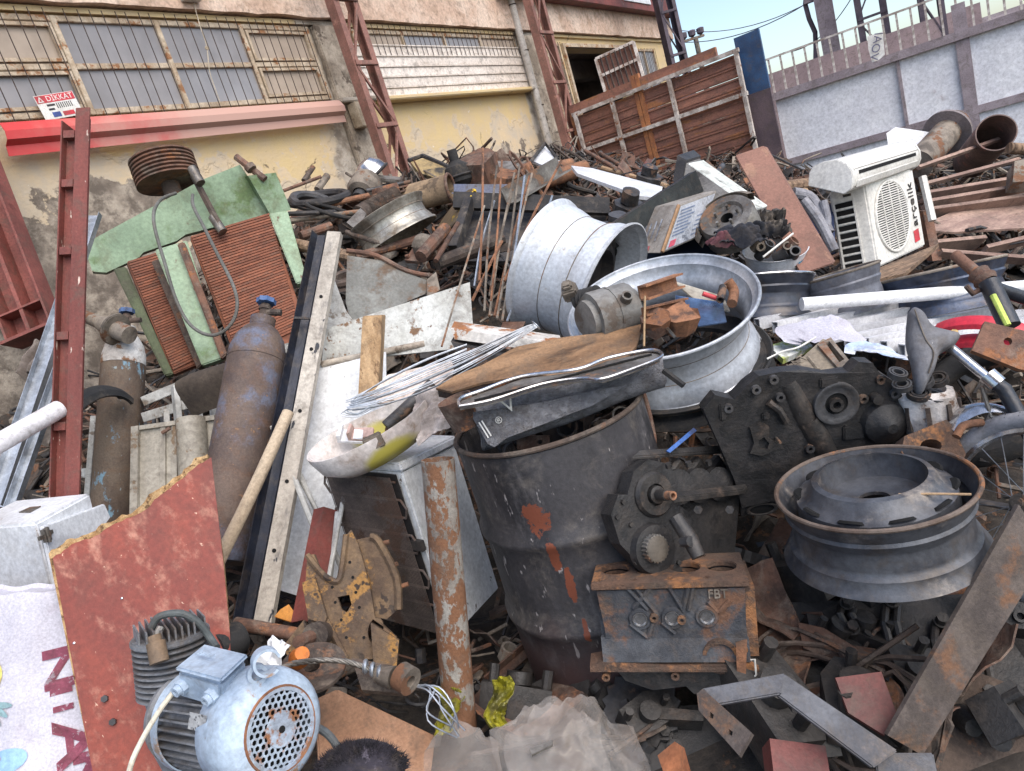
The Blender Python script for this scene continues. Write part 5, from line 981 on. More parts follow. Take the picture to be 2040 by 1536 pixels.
pW(gm, 'hinge_bar', tube([P(385,350,3.95), P(440,455,3.9)], .02, 6), mt['rustdark']); pW(gm, 'lever', tube([P(470,312,4.1), P(528,357,4.1)], .02, 8), mt['rust']); pW(gm, 'lever_knob', tube([P(495,330,4.08), P(502,338,4.08)], .032, 8), mt['rust'])
pl_ = fdir(P(345,384,4.1), (P(318,300,4.1)-P(348,384,4.1)).normalized()); pp_ = []
for i in range(6): z = .06+i*.023; pp_ += [(.18, z), (.18, z+.009), (.16, z+.013), (.16, z+.016)]
pW(gm, 'pulley', lathe([(.03, .058)]+pp_+[(.18, .198), (.18, .207), (.03, .207)], 48, cap0=True, cap1=True).tr(pl_), mt['rust'], 20); pW(gm, 'pulley_shaft', cyl(.05, -.05, .06, 20).tr(pl_), mt['rustdark'])
wcurve('hose_loop', [(350,385,3.85),(318,400,3.7),(306,440,3.6),(330,530,3.55),(352,600,3.5),(380,648,3.48),(420,668,3.46),(455,652,3.46),(472,615,3.5),(465,570,3.55),(430,500,3.6),(405,450,3.65),(385,410,3.72),(384,388,3.8)], 3.2, mat('hose_loop_grey', S(104,104,100), S(84,84,80), 6, rough=.6), 'thin grey hose looping down over the green cooler', 'hose', 8)
# ---------------------------------------------------------------- grey rack frames, mat, door, pole, two tone channel
rk = thg('window_frame', 'dirty white aluminium window frames stacked under the green cooler', 'window frame', Matrix.Translation(P(330,800,3.2)))
m_alu = mat('alu_dirty', S(190,190,186), S(160,158,152), 5, c=S(116,104,92), t=.6, rough=.5, bs=60)
for a, b in (((285,800,3.25),(440,735,3.3)),((285,832,3.2),(470,775,3.25)),((348,770,3.22),(362,900,3.15)),((330,815,3.22),(335,900,3.15)),((390,790,3.22),(404,880,3.15)),((420,770,3.22),(432,880,3.15)),((188,830,3.4),(175,990,3.3)),((150,945,3.4),(215,935,3.35)),((545,700,3.35),(690,665,3.4)),((560,690,3.4),(565,760,3.35))):
    p, q = P(*a), P(*b); pW(rk, 'rail', prism(rect(-.022,.022,-.012,.012), 0, (q-p).length, ).tr(fz(p, q, _U)), m_alu, bev=.002)
for i in range(7): pW(rk, 'louvre', tube([P(290+i*16, 842-i*5, 3.27), P(296+i*16, 900, 3.22)], .008, 4), mat('louvre%d' % i, S(110+i*6,112+i*6,118+i*6), rough=.5))
solo('rubber_mat', sheet(24, 16, lambda u, v: (.26*u, -.17*v-.03*sin(3*u), .07*sin(pi*v*1.2)+.03*sin(4*u)), .008), mat('mat_brown', S(80,70,60), S(62,54,48), 6, rough=.9), 'brown rubber mat curled over the window frames', 'rubber mat', Face((368,760,3.05),(470,712,3.05),(380,805,2.98)).M, smooth=60)
fdr = Face((262,848,2.95),(430,826,2.95),(270,1010,2.85)); dr_ = thg('metal_door', 'beige grey sheet metal door leaf between the two gas cylinders', 'metal door', fdr.M); m_dr = mat('door_grey', S(166,160,148), S(146,140,128), 4, c=S(120,100,78), t=.62, rough=.6, bs=60)
part(dr_, 'leaf', prism(fdr.poly((262,850),(430,826),(440,1100),(262,1100)), -.02, 0), m_dr); part(dr_, 'stile', prism(fdr.poly((266,852),(280,850),(278,1100),(262,1100)), .001, .02), m_dr); part(dr_, 'head_rail', prism(fdr.poly((282,850),(430,829),(431,838),(282,858)), .001, .018), m_dr)
for x in (322, 345): part(dr_, 'rib', prism(fdr.poly((x,846),(x+10,845),(x+10,1100),(x,1100)), .001, .012), m_dr)
part(dr_, 'hinge', tube([V((*fdr.l(330,866), .03)), V((*fdr.l(346,856), .03))], .008, 8), mt['rust']); part(dr_, 'pipe_rib', tube([V((*fdr.l(385,838), .02)), V((*fdr.l(395,1000), .02))], .06, 16), m_dr)
rod('wood_pole', (432,1125,2.25), (574,822,2.6), 12.5, mat('pole_cream', S(186,168,144), S(160,142,120), 5, rough=.8, st=(4,4,.4), bs=90), 'cream wooden pole leaning beside the two tone channel', 'pole', n=20, mid=((510,965,2.42),))
p, q = P(500,1248,2.3), P(650,460,3.05); Mc = fz(p, q, _R); Lc_ = (q-p).length; tc_ = thg('bumper_rail', 'long steel bumper channel, black on one side and dusty white on the other', 'steel channel', Mc)
m_bl = mat('rail_black', S(42,46,58), S(28,30,38), 5, c=S(110,106,102), t=.62, w=.14, rough=.4, metal=.2, bs=60); m_wh = mat('rail_white', S(186,178,166), S(146,138,128), 4, c=S(66,68,74), t=.56, w=.14, rough=.75, bs=80, d=S(50,52,58), dt=.64, ds=30, st=(1,1,.4))
part(tc_, 'black_flange', prism([(-.065,.0),(-.06,-.004),(-.045,.03),(-.012,.03),(.004,.0),(.004,.005),(-.01,.036),(-.048,.036)], 0, Lc_), m_bl); part(tc_, 'white_flange', prism([(.0045,0),(.062,.004),(.066,.03),(.062,.03),(.058,.009),(.0045,.005)], 0, Lc_), m_wh)
for z in (.25,.5,.78,1.05,1.3): part(tc_, 'hole', cyl(.007, -.0035, .004, 10).rot(pi/2, 'X').at(.03, .001, z), mt['hole'])
part(tc_, 'clip', box(-.06,.006,-.012,-.006,Lc_*.72,Lc_*.72+.01), mt['steeldark'])
# ---------------------------------------------------------------- white sheets in the middle
splate('sheet_metal', [(520,1165,2.62),(605,735,2.85),(770,700,2.9),(770,800),(780,905),(720,1130),(650,1205)], .02, mt['whiteb'], 'large bluish white sheet panel behind the basin', 'sheet panel', nz=.004)
splate('sheet_metal', [(510,930,2.9),(525,745,2.98),(605,735,2.98),(600,880)], .012, m_alu, 'narrow grey sheet strip left of the large white panel', 'sheet panel')
splate('sheet_metal', [(640,722,2.9),(648,655,2.95),(935,562,3.05),(945,690),(900,695)], .008, mat('sheet_rusty', S(194,196,192), S(166,166,160), 4, c=S(112,84,60), t=.6, w=.05, cs=7, rough=.6, bs=60, d=S(96,70,54), dt=.66, ds=24), 'light grey sheet with rust spots along its upper edge', 'sheet panel', nz=.006)
splate('sheet_metal', [(620,700,3.05),(625,600,3.12),(660,540,3.2),(690,620),(720,660)], .006, m_alu, 'plain grey sheet corner beside the bumper channel', 'sheet panel')
m_tr = mat('trough_grey', S(130,132,128), S(100,100,96), 4, c=S(96,78,62), t=.56, w=.12, cs=7, rough=.6, metal=.15, bs=80)
ft_ = Face((690,500,3.35),(865,545,3.4),(700,645,3.2)); tr_ = thg('sheet_trough', 'folded grey sheet metal trough with rusty lip in the middle of the pile', 'sheet trough', ft_.M)
part(tr_, 'back', prism(ft_.poly((692,508),(760,518),(815,545),(858,560),(848,585),(745,630),(700,648),(690,600)), -.006, 0).noise(.006, 8), m_tr, 0); part(tr_, 'lip', tube(spline([V((*ft_.l(*c), .002)) for c in ((690,500),(750,510),(810,540),(870,552))], 4), .012, 8), mt['rust']); part(tr_, 'end_flap', prism(ft_.poly((850,560),(868,545),(876,580),(850,600)), .01, .015), mt['scrapgrey'])
rod('tube_rail', (640,726,2.86), (845,685,2.95), 7, mat('tube_flaky', S(186,176,162), S(150,138,124), 12, c=S(110,98,86), t=.56, rough=.8), 'flaky grey tube lying along the top of the white panel', 'tube', n=16)
o = P(713,792,2.66); wsolo('timber_post', ppd(o, P(753,790,2.66)-o, P(722,786,2.74)-P(713,792,2.66), P(722,630,2.72)-o), mat('timber', S(182,152,116), S(156,126,92), 5, c=S(120,94,70), t=.6, w=.08, rough=.9, bs=120, bump=.3, st=(7, 7, .5)), 'weathered timber post standing in front of the rusty sheet', 'timber', bev=.003)
splate('foam_board', [(742,780,2.5),(770,745,2.55),(900,715,2.6),(905,740),(860,772),(800,800),(752,800)], .03, mat('foam_pink', S(220,206,196), S(200,184,172), 6, rough=.9), 'pale pinkish rounded board behind the wire bundle', 'board', bev=.006)
o = P(905,640,2.4); t = thg('window_profile', 'short white and rusty window profile under the rods', 'profile', Matrix.Translation(o)); L_ = P(1115,668,2.35)-o
part(t, 'white_profile', ppd((0,0,0), L_, P(898,655,2.3)-o, P(912,660,2.4)-o), mat('prof_white', S(214,210,204), S(196,190,182), 4, c=S(150,98,58), t=.54, w=.04, cs=6, rough=.6)); part(t, 'dark_profile', ppd(P(905,668,2.36)-o, P(1010,700,2.32)-P(905,668,2.36), P(898,680,2.3)-P(905,668,2.36), P(925,705,2.36)-P(905,668,2.36)), mt['steeldark'])
# ---------------------------------------------------------------- yellow bracket casting and floor bits
m_yb = mat('bracket_yellow', S(120,98,74), S(82,66,54), 7, c=S(152,114,66), t=.58, w=.06, cs=8, rough=.85, bs=100, bump=.4, d=S(60,50,44), dt=.62, ds=16)
fy = Face((605,1115,2.05),(790,1160,2.05),(640,1310,1.98)); yb = thg('machine_bracket', 'yellow brown cast machine bracket with bolts and openings', 'bracket', fy.M)
part(yb, 'front_web', prism(fy.poly((612,1105),(625,1103),(640,1140),(660,1155),(678,1150),(690,1065),(700,1055),(712,1080),(735,1160),(748,1230),(790,1270),(785,1310),(700,1315),(645,1300),(615,1240),(608,1170)), -.025, 0, [fy.poly((672,1190),(695,1185),(700,1205),(690,1222),(680,1215)), circ(*fy.l(748,1256), .022, 14, .035)]).noise(.004, 14), m_yb, 0)
part(yb, 'side_web', prism(fy.poly((700,1075),(735,1068),(752,1078),(788,1150),(792,1215),(770,1235),(745,1230),(728,1150)), -.06, -.03).noise(.004, 12), m_yb, 0); part(yb, 'side_web', prism(fy.poly((606,1160),(630,1150),(655,1230),(650,1245),(620,1230)), .002, .03).noise(.004, 14), m_yb, 0)
_yo = [(612,1105),(640,1140),(660,1155),(678,1150),(690,1065)]; part(yb, 'edge_rib', tube(spline([V((*fy.l(*c), .004)) for c in _yo], 3), .009, 6), m_yb); part(yb, 'edge_rib', tube(spline([V((*fy.l(*c), .004)) for c in ((608,1170),(640,1215),(665,1265),(690,1312))], 3), .01, 6), m_yb); part(yb, 'edge_rib', tube(spline([V((*fy.l(*c), -.028)) for c in ((735,1068),(752,1078),(788,1150),(792,1215))], 3), .012, 6), m_yb)
part(yb, 'foot', prism(fy.poly((740,1240),(795,1275),(792,1325),(745,1318)), -.03, .02).noise(.004, 12), m_yb, 0)
part(yb, 'hub', tube([V((*fy.l(640,1262), .0)), V((*fy.l(640,1262), .09))], .035, 18), mt['rustdark']); part(yb, 'hub_pin', tube([V((*fy.l(632,1265), .09)), V((*fy.l(618,1272), .15))], .018, 10), mt['rust'])
for a, b in (((740,1085),(774,1078)), ((770,1130),(790,1122)), ((776,1175),(812,1163))): part(yb, 'stud', tube([V((*fy.l(*a), -.04)), V((*fy.l(*b), -.03))], .007, 8), mt['rustorange'])
for x, y in ((690,1092),(697,1120),(703,1150),(709,1180),(716,1210),(662,1170),(668,1200),(680,1235),(690,1270),(725,1270),(760,1310)): part(yb, 'hole', cyl(.0045, -.001, .0015, 8).at(*fy.l(x, y), 0), mt['hole'])
splate('drilled_plate', [(562,1290,1.98),(605,1235,2.0),(640,1300,1.95),(600,1325),(575,1310)], .012, m_yb, 'small drilled triangular plate left of the yellow bracket', 'steel plate', holes=[[(595,1286),(600,1286),(600,1292),(595,1292)]])
rod('axle_shaft', (470,1242,2.12), (600,1265,2.05), 13, mt['rust'], 'short rusty axle shaft lying on the floor behind the motor', 'shaft', n=18)
solo('rubber_bush', lathe([(.012, 0), (.045, 0), (.05, .02), (.05, .06), (.045, .08), (.012, .08)], 24, closed=True), mt['rubber'], 'black rubber bush on the floor behind the motor', 'bush', fdir(P(478,1268,2.02), tilt(478,1268,.7,-.6,-.3)))
t = thg('angle_steel', 'red oxide angle steel standing beside the yellow bracket', 'angle steel', fz(P(605,1240,2.22), P(640,1055,2.42), _R)); part(t, 'angle', prism([(-.04,0),(.0,-.02),(.045,.012),(.045,.018),(0,-.013),(-.04,.006)], 0, .4), mt['redpaint'])
for k, (a, b, r_, lab) in enumerate((((648,1190,2.3),(690,960,2.5),5,'thin white tube beside the condenser grid, rightmost'),((655,1185,2.32),(672,1020,2.45),5,'thin white tube beside the condenser grid, middle one'),((680,1130,2.45),(560,860,2.7),5,'long thin white tube leaning across the large white panel'),((650,1050,2.5),(540,850,2.72),4,'second thin white tube leaning across the large white panel'),((625,1050,2.45),(585,950,2.55),6,'short white angle strip leaning on the white panel'),((520,880,2.72),(535,965,2.68),9,'short grey frame bar behind the wooden pole'))):
    rod('thin_tube', a, b, r_, m_alu, lab, 'tube', n=8)
t = thg('steel_cable', 'twisted steel cable with clamp and eye across the floor', 'steel cable', Matrix.Translation(P(680,1330,1.72))); cbp = spline([P(*c) for c in ((535,1348,1.62),(575,1325,1.66),(630,1316,1.72),(690,1318,1.74),(740,1335,1.74))], 10)
for k in range(5):
    pts = []
    for i, p in enumerate(cbp): a_ = i*.55+2*pi*k/5; tdir = (cbp[min(i+1, len(cbp)-1)]-cbp[max(i-1, 0)]).normalized(); u_ = tdir.orthogonal().normalized(); pts.append(p+(u_*cos(a_)+tdir.cross(u_)*sin(a_))*.0042)
    pW(t, 'strand', tube(pts, .0034, 6), mt['steel'], 60)
for k in range(3): pW(t, 'clamp', torus(.014, .005, 14, 6).tr(fdir(P(728+k*14,1328+k*6,1.73), _R)), mt['galv'])
pW(t, 'eye_socket', tube([P(750,1342,1.74), P(785,1350,1.72)], [.02, .028], 14), mt['scrapgrey']); pW(t, 'eye_lug', lathe([(.014, -.018), (.034, -.018), (.034, .018), (.014, .018)], 24, closed=True).tr(fdir(P(808,1352,1.7), tilt(808,1352,.6,.5,-.3))), mt['scrapgrey'])
splate('plate_scrap', [(700,1310,1.8),(790,1330,1.78),(800,1385,1.74),(720,1375)], .03, mt['rustdark'], 'dark rusty plate under the cable eye', 'steel plate', nz=.01)
solo('brake_disc', lathe([(.02, 0), (.05, 0), (.05, .02), (.085, .02), (.085, .03), (.02, .03)], 36, closed=True), mt['rustdark'], 'rusty round flange lying under the steel cable', 'flange', fdir(P(625,1345,1.8), tilt(625,1345,.5,-.2,1)))
random.seed(21)
for k in range(6):
    pts = [(822+random.uniform(-6,6),1362+k*2,1.72),(860+random.uniform(-10,20),1385+random.uniform(-20,10),1.7),(880+random.uniform(-30,30),1420+random.uniform(-15,15),1.68),(905+random.uniform(-50,25),1465+random.uniform(-20,8),1.64)]
    wsolo('wire', tube(spline([P(*p) for p in pts], 5), .0022, 6), mt['galv'], 'loose bent silver wire end right of the cable eye', 'wire', 'loose wire ends by the cable eye')
solo('plastic_stopper', lathe([(.022, 0), (.026, .02), (.018, .05), (.0, .052)], 18, cap0=True), mat('cap_orange', S(206,120,50), S(176,100,44), 8), 'small orange plastic cap on the floor behind the motor eye', 'cap', fdir(P(592,1318,1.75), V((.5, -.4, .5)).normalized()))
solo('cloth_scrap', sheet(14, 14, lambda u, v: (.08*u, .07*v, .03*noise.noise(V((u*4, v*4, 8)))+.02*u), .003), mt['white'], 'small white cloth scrap beside the orange cap', 'cloth', Face((540,1352,1.66),(580,1300,1.7),(565,1360,1.64)).M)
solo('orange_scrap', prism([(0,0),(.05,-.01),(.06,.02),(.03,.045),(.01,.03)], 0, .004).noise(.01, 20), mat('orange_peel', S(206,140,60), S(170,110,50), 8), 'orange sheet scrap on the floor left of the red angle', 'scrap', fdir(P(548,1228,2.25), tilt(548,1228,.7,0,1)))
# ================================================================ right side
# ---------------------------------------------------------------- air conditioner pair
o = P(1722,366,3.62); a = P(1818,336,3.95)-o; b = P(1650,384,3.72)-o; c = P(1750,533,3.62)-o
ac = thg('air_conditioner', 'white outdoor air conditioner unit with arçelik lettering and round fan grille', 'air conditioner', Matrix.Translation(o))
part(ac, 'casing', ppd((0,0,0), a, b, c), mt['plastic'], bev=.008)
ff = Face((1722,366,3.62), (1818,336,3.95), (1750,533,3.62)); fs_ = Face((1722,366,3.62), (1650,384,3.72), (1750,533,3.62))
cx, cy = ff.l(1772,432); ex = ff.l(1802,425); 
aw = a.length; chh = c.length; au = a.normalized(); cu_ = c.normalized()
# grille drawn in the face frame: axes along the casing
gx = V((*ff.l(1818,336), 0)).normalized(); gy = (V((*ff.l(1750,533), 0))).normalized(); gc_ = gx*aw*.42 + gy*chh*.48; Rg = chh*.43
part_ = lambda nm, g, m, f: pF(ac, nm, g, m, f)
def onf(u, v, z=0): return V((gx.x*u+gy.x*v, gx.y*u+gy.y*v, z))
part_('fan_recess', G([gc_ + onf(Rg*cos(2*pi*i/40), Rg*sin(2*pi*i/40), .002) for i in range(40)], [tuple(range(40))]), mt['hole'], ff)
part_('grille_ring', tube([gc_ + onf(Rg*cos(2*pi*i/48), Rg*sin(2*pi*i/48), .005) for i in range(49)], .007, 6, False), mt['plastic'], ff)
for i in range(-14, 15):
    v = i*Rg/15; w_ = sqrt(Rg*Rg-v*v); part_('grille_slat', tube([gc_+onf(-w_, v, .006), gc_+onf(w_, v, .006)], .0042, 4), mt['plastic'], ff)
for i in (-1, 0, 1): part_('grille_rib', tube([gc_+onf(i*Rg*.5, -sqrt(Rg*Rg*(1-.25*i*i)), .009), gc_+onf(i*Rg*.5, sqrt(Rg*Rg*(1-.25*i*i)), .009)], .003, 4), mt['plastic'], ff)
tx = text('arçelik', chh*.2, .003, 1.05); T4 = Matrix(((-gy.x, -gx.x, 0, 0), (-gy.y, -gx.y, 0, 0), (0, 0, 1, 0), (0, 0, 0, 1)))
_q = gx*aw*.86+gy*chh*.44; part_('lettering', tx.tr(T4).at(_q.x, _q.y, .003), mt['black'], ff)
part_('logo', G([gx*aw*.84+gy*chh*.83+onf(u, v, .003) for u, v in ((-.03,-.03),(.035,-.035),(.035,.03),(-.03,.035))], [(0,1,2,3)]), mat('logo_red', S(206,60,70)), ff)
hx = V((*fs_.l(1650,384), 0)).normalized(); hy = V((*fs_.l(1750,533), 0)).normalized(); bw = b.length
def ons(u, v, z=0): return V((hx.x*u+hy.x*v, hx.y*u+hy.y*v, z))
for i in range(9):
    v0 = chh*(.16+i*.092); 
    part_('side_slot', G([ons(bw*q, v0+w_, .002) for q, w_ in ((.36,0),(.9,0),(.9,chh*.06),(.36,chh*.06))], [(0,1,2,3)]), mt['hole'], fs_)
    part_('slot_frame', tube([ons(bw*.34, v0-chh*.016, .004), ons(bw*.92, v0-chh*.016, .004)], .005, 4), mt['plastic'], fs_)
for q in (.36, .9): part_('slot_frame', tube([ons(bw*q, chh*.13, .004), ons(bw*q, chh*.98, .004)], .006, 4), mt['plastic'], fs_)
part_('handle_recess', G([ons(bw*q, chh*w_, .002) for q, w_ in ((.4,.07),(.62,.07),(.62,.1),(.4,.1))], [(0,1,2,3)]), mt['steeldark'], fs_)
pW(ac, 'cover_strip', tube([P(1838,352,4.02), P(1858,440,3.98)], .022, 6), mt['plastic'])
fi = Face((1697,368,3.4),(1611,370,3.55),(1690,322,3.4)); a = P(1833,322,4.0)-P(1697,368,3.4)
ai = thg('air_conditioner', 'white indoor air conditioner unit lying on top of the outdoor unit', 'air conditioner', Matrix.Translation(P(1680,387,3.4)))
cap_ = [fi.w(*c) for c in ((1680,386),(1694,376),(1699,360),(1697,342),(1688,328),(1668,319),(1640,323),(1620,332),(1613,345),(1611,370))]
def extr(pts, v0, v1): n = len(pts); return G([p+v0 for p in pts]+[p+v1 for p in pts], [tuple(reversed(range(n))), tuple(range(n, 2*n))]+[(i, (i+1) % n, n+(i+1) % n, n+i) for i in range(n)])
an = a.normalized(); cc_ = sum(cap_, V())/len(cap_); big = [cc_+(p-cc_)*1.03 for p in cap_]
pW(ai, 'shell', extr(cap_, an*.03, a-an*.03), mt['plastic'], 40, .006); pW(ai, 'end_cap', extr(big, V(), an*.028), mt['plastic'], 40, .004); pW(ai, 'end_cap', extr(big, a-an*.028, a), mt['plastic'], 40, .004)
def seg(i, f0, f1, z0, z1): p, q = cap_[i], cap_[i+1]; n_ = (p+q)/2-cc_; n_ = n_.normalized(); return [p.lerp(q, f0)+n_*z0, p.lerp(q, f1)+n_*z0, p.lerp(q, f1)+n_*z1, p.lerp(q, f0)+n_*z1]
pW(ai, 'outlet', extr(seg(2, .55, .95, .001, .003), an*.08, a-an*.08), mt['hole']); pW(ai, 'louvre', extr(seg(1, .1, .9, .002, .007), an*.06, a-an*.06), mt['plastic']); pW(ai, 'seam', extr(seg(3, .2, .26, .001, .003), an*.03, a-an*.03), mt['scrapgrey'])
splate('wood_board', [(1735,540,3.5),(1870,485,3.75),(1848,505,3.6),(1800,545),(1748,556)], .02, mt['woodold'], 'worn round ended wooden board under the air conditioner', 'board')
# ---------------------------------------------------------------- leaning board, styrofoam beam, dark screen, carton
o = P(1560,560,3.15); wsolo('wood_board', ppd(P(1595,548,3.1), P(1662,525,3.1)-P(1595,548,3.1), P(1600,545,3.17)-P(1595,548,3.1), P(1463,310,3.5)-P(1595,548,3.1)), mat('mdf_brown', S(138,100,86), S(120,86,74), 3, c=S(152,116,98), t=.6, rough=.8, bs=90, bump=.15, grime=.25), 'reddish brown board leaning to the left beside the air conditioner', 'board', bev=.006)
o = P(1352,364,3.38); bt = thg('burnt_beam', 'square foam beam with charred black end pointing at the gate', 'beam', Matrix.Translation(o)); up_ = P(1362,318,3.42)-o; L_ = P(1504,420,3.12)-P(1362,318,3.42); bk_ = P(1390,312,3.56)-P(1362,318,3.42)
part(bt, 'beam', ppd((0,0,0), L_, up_*.95, bk_).noise(.005, 9), mat('foam_shaded_side', S(120,118,116), S(82,80,80), 5, c=S(60,58,58), t=.58, rough=.9, bs=90, bump=.5), 0)  # darker foam colour for the beam's shaded sides
part(bt, 'lit_top', ppd(up_*.955+L_*.08, L_*.92, bk_, up_*.05).noise(.004, 9), mat('foam_lit_top', S(216,220,214), S(180,184,178), 6, c=S(110,110,108), t=.58, w=.1, rough=.85, bs=90, bump=.4), 0)  # same foam again, painted paler so the top face looks lit
part(bt, 'charred_end', ppd(L_*-.08-up_*.06-bk_*.05, L_*.12, up_*1.14, bk_*1.1).noise(.018, 24), mt['oily'], 0)
p, q = P(1165,505,3.02), P(1385,362,3.3); t = thg('ribbed_profile', 'dark green ribbed aluminium frame bar slanting behind the white rim', 'profile', fz(p, q, V((0, 0, 1))))
m_rib = mat('profile_black', S(52,56,56), S(36,38,40), 5, c=S(86,96,82), t=.6, w=.14, rough=.45, metal=.3, bs=60)
for i in range(4): part(t, 'rib', prism(rect(-.05+i*.026, -.03+i*.026, -.012-.004*(i % 2), .02), 0, (q-p).length), m_rib)
part(t, 'web', prism(rect(-.05, .05, .021, .03), 0, (q-p).length), m_rib)
splate('dark_screen', [(1200,505,3.3),(1372,374,3.52),(1478,452,3.34),(1400,532)], .02, mat('screen_navy', S(26,36,54), S(20,26,40), 3, rough=.65, bump=.02, grime=.2, gc=S(60,66,76)), 'dark navy glass sheet behind the cardboard carton', 'glass sheet')
for k, (a, b) in enumerate((((1365,400,3.42),(1420,455,3.36)), ((1330,495,3.28),(1440,425,3.4)))): rod('thin_strip', a, b, 2, mt['steeldark'], ('thin strip across the navy glass, upper one', 'thin strip across the navy glass, lower one')[k], 'strip', n=6)
o = P(1318,505,3.0); a = P(1255,508,3.12)-o; a = P(1253,505,3.15)-o; b = P(1398,470,3.2)-o; c = P(1352,408,3.05)-o
cx_ = thg('cardboard_carton', 'dusty printed cardboard carton behind the big silver rim', 'carton', Matrix.Translation(o)); m_ct = mat('carton_grey', S(152,146,140), S(128,122,116), 4, c=S(110,96,84), t=.6, w=.12, rough=.8, bs=60)
part(cx_, 'box', ppd((0,0,0), a, b, c), m_ct, bev=.004); f1c = Face((1318,505,3.0),(1253,505,3.15),(1352,408,3.05)); f2c = Face((1318,505,3.0),(1398,470,3.2),(1352,408,3.05))
m_cbl = mat('carton_stripe', S(120,132,156), S(104,116,140), 8, bump=0); m_ctp = mat('carton_print', S(186,190,198), S(160,166,176), 6, c=S(110,114,124), t=.56, rough=.7)
def quadf(o_, u_, v_, u0, u1, v0, v1, nrm, z=.003): return G([u_*u0+v_*v0+nrm*z, u_*u1+v_*v0+nrm*z, u_*u1+v_*v1+nrm*z, u_*u0+v_*v1+nrm*z], [(0,1,2,3)])
part(cx_, 'print', quadf(o, b, c, .06, .95, .05, .95, f2c.n), m_ctp)
for i in range(8): part(cx_, 'print', quadf(o, b, c, .1, .4+.05*(i % 3), .3+i*.075, .335+i*.075, f2c.n, .005), m_cbl)
for i in range(5): part(cx_, 'print', quadf(o, b, c, .62, .9, .15+i*.1, .18+i*.1, f2c.n, .005), m_cbl)
part(cx_, 'logo', quadf(o, b, c, .1, .24, .08, .22, f2c.n, .006), mat('logo_pink', S(206,90,110))); part(cx_, 'logo', quadf(o, a, c, .4, .52, .05, .14, f1c.n, .005), mat('logo_rose', S(176,96,98)))
part(cx_, 'edge_tape', tube([c*.02+(f1c.n+f2c.n)*.004, c*.98+(f1c.n+f2c.n)*.004], .008, 6), mat('tape_brown', S(160,124,90)))
[part(cx_, 'print', quadf(o, a, c, .3+.14*i, .34+.14*i, .25+.05*(i % 2), .7-.04*i, f1c.n, .004), m_ctp) for i in range(4)]
# brake drum, gear and rags behind the silver rim
t = thg('brake_hub', 'dusty grey brake hub with centre bore behind the carton', 'brake hub', fdir(P(1452,442,3.12), tilt(1452,442,.7,-.3,.6)) @ Matrix.Scale(.92, 4))
part(t, 'hub', lathe([(.03, .03), (.075, .035), (.085, .05), (.125, .05), (.135, .03), (.135, -.08)], 36), mt['steel']); part(t, 'bore', lathe([(.031, .031), (.03, -.05), (0.001, -.05)], 20), mt['hole'])
for i in range(5): part(t, 'stud', cyl(.007, .036, .06, 8).at(.055*cos(i*1.257), .055*sin(i*1.257), 0), mt['steel'])
part(t, 'shield', lathe([(.14, .0), (.17, -.02), (.175, .02), (.145, .045)], 36, closed=True, a0=.6, a1=3.6), mt['scrapgrey'])
def rag(name, label, x, y, d, w, h, m, seed, amp=.06):
    f = Face((x-w/2,y-h/2,d),(x+w/2,y-h/2,d),(x-w/2,y+h/2,d-.1)); W_ = px(w, d); H_ = px(h, d)*1.1
    return solo(name, sheet(36, 36, lambda u, v: (W_*u+.25*W_*noise.noise(V((v*2.2, seed, 1))), -H_*v+.25*H_*noise.noise(V((u*2.2, seed, 7))), amp*(.8*noise.noise(V((u*2.6+.6*noise.noise(V((v*3, u*2, seed+4))), v*1.6, seed)))+.35*abs(noise.noise(V((u*6+v*2, v*3, seed))))+.08*noise.noise(V((u*18, v*14, seed))))+.05*sin(pi*u)*sin(pi*v)), .004), m, label, 'rag', f.M, smooth=70)
def creased(name, label, x, y, d, w, h, m, seed, amp, rot=0):
    f = Face((x-w/2,y-h/2,d),(x+w/2,y-h/2,d),(x-w/2,y+h/2,d-.15)); W_ = px(w, d); H_ = px(h, d)*1.4
    return solo(name, crumple(0, W_, -H_, 0, amp, seed).rot(rot), m, label, 'rag', f.M, smooth=35)
m_ragd = mat('rag_dark', S(52,54,62), S(38,40,48), 5, rough=.95, grime=.3); 
rag('rag', 'dark grey rag bundle under the brake hub', 1470, 484, 2.98, 95, 34, m_ragd, 3, .07); rag('rag', 'maroon rag corner beside the carton', 1432, 494, 2.96, 50, 18, mat('rag_maroon', S(104,62,68), S(84,50,56), 5, rough=.95), 5, .04); rag('rag', 'black rag on the brake hub right side', 1505, 472, 3.0, 50, 34, mat('rag_black', S(38,40,48), S(28,30,36), 5, rough=.95), 8, .06)
solo('tattered_plastic', sheet(16, 16, lambda u, v: (.14*u, -.14*v, .06*noise.noise(V((u*5, v*5, 2)))+.02*noise.noise(V((u*14, v*14, 2)))), .003), mt['black'], 'torn black plastic scrap against the brown leaning board', 'plastic scrap', Face((1500,425,3.2),(1550,420,3.2),(1505,465,3.15)).M, smooth=30)
bk = thg('bucket', 'white bucket with blue patch full of bolts behind the rims', 'bucket', fdir(P(1545,520,3.25), V((.05, -.3, 1)).normalized())); part(bk, 'shell', lathe([(.11, -.12), (.14, .06), (.145, .06), (.137, .055), (.108, -.11), (.001, -.11)], 32), mt['white']); part(bk, 'label_patch', lathe([(.1285, -.04), (.1395, .03)], 12, a0=-1.1, a1=-.3), mat('patch_blue', S(80,150,180), S(64,130,164), 9))
for k in range(8): solo('pipe_stub', pipe(.02+.004*(k % 3), .007, 0, .07+.02*(k % 2), 14), [mt['scrapgrey'], mt['steeldark'], mt['rust']][k % 3], 'short pipe stub among the bits in the white bucket', 'pipe', fdir(P(1500+k*11, 498+(k*37 % 22), 3.15), V((random.uniform(-.8,.8), -.6, random.uniform(.1,.7))).normalized()), 'pipe stubs in the white bucket')
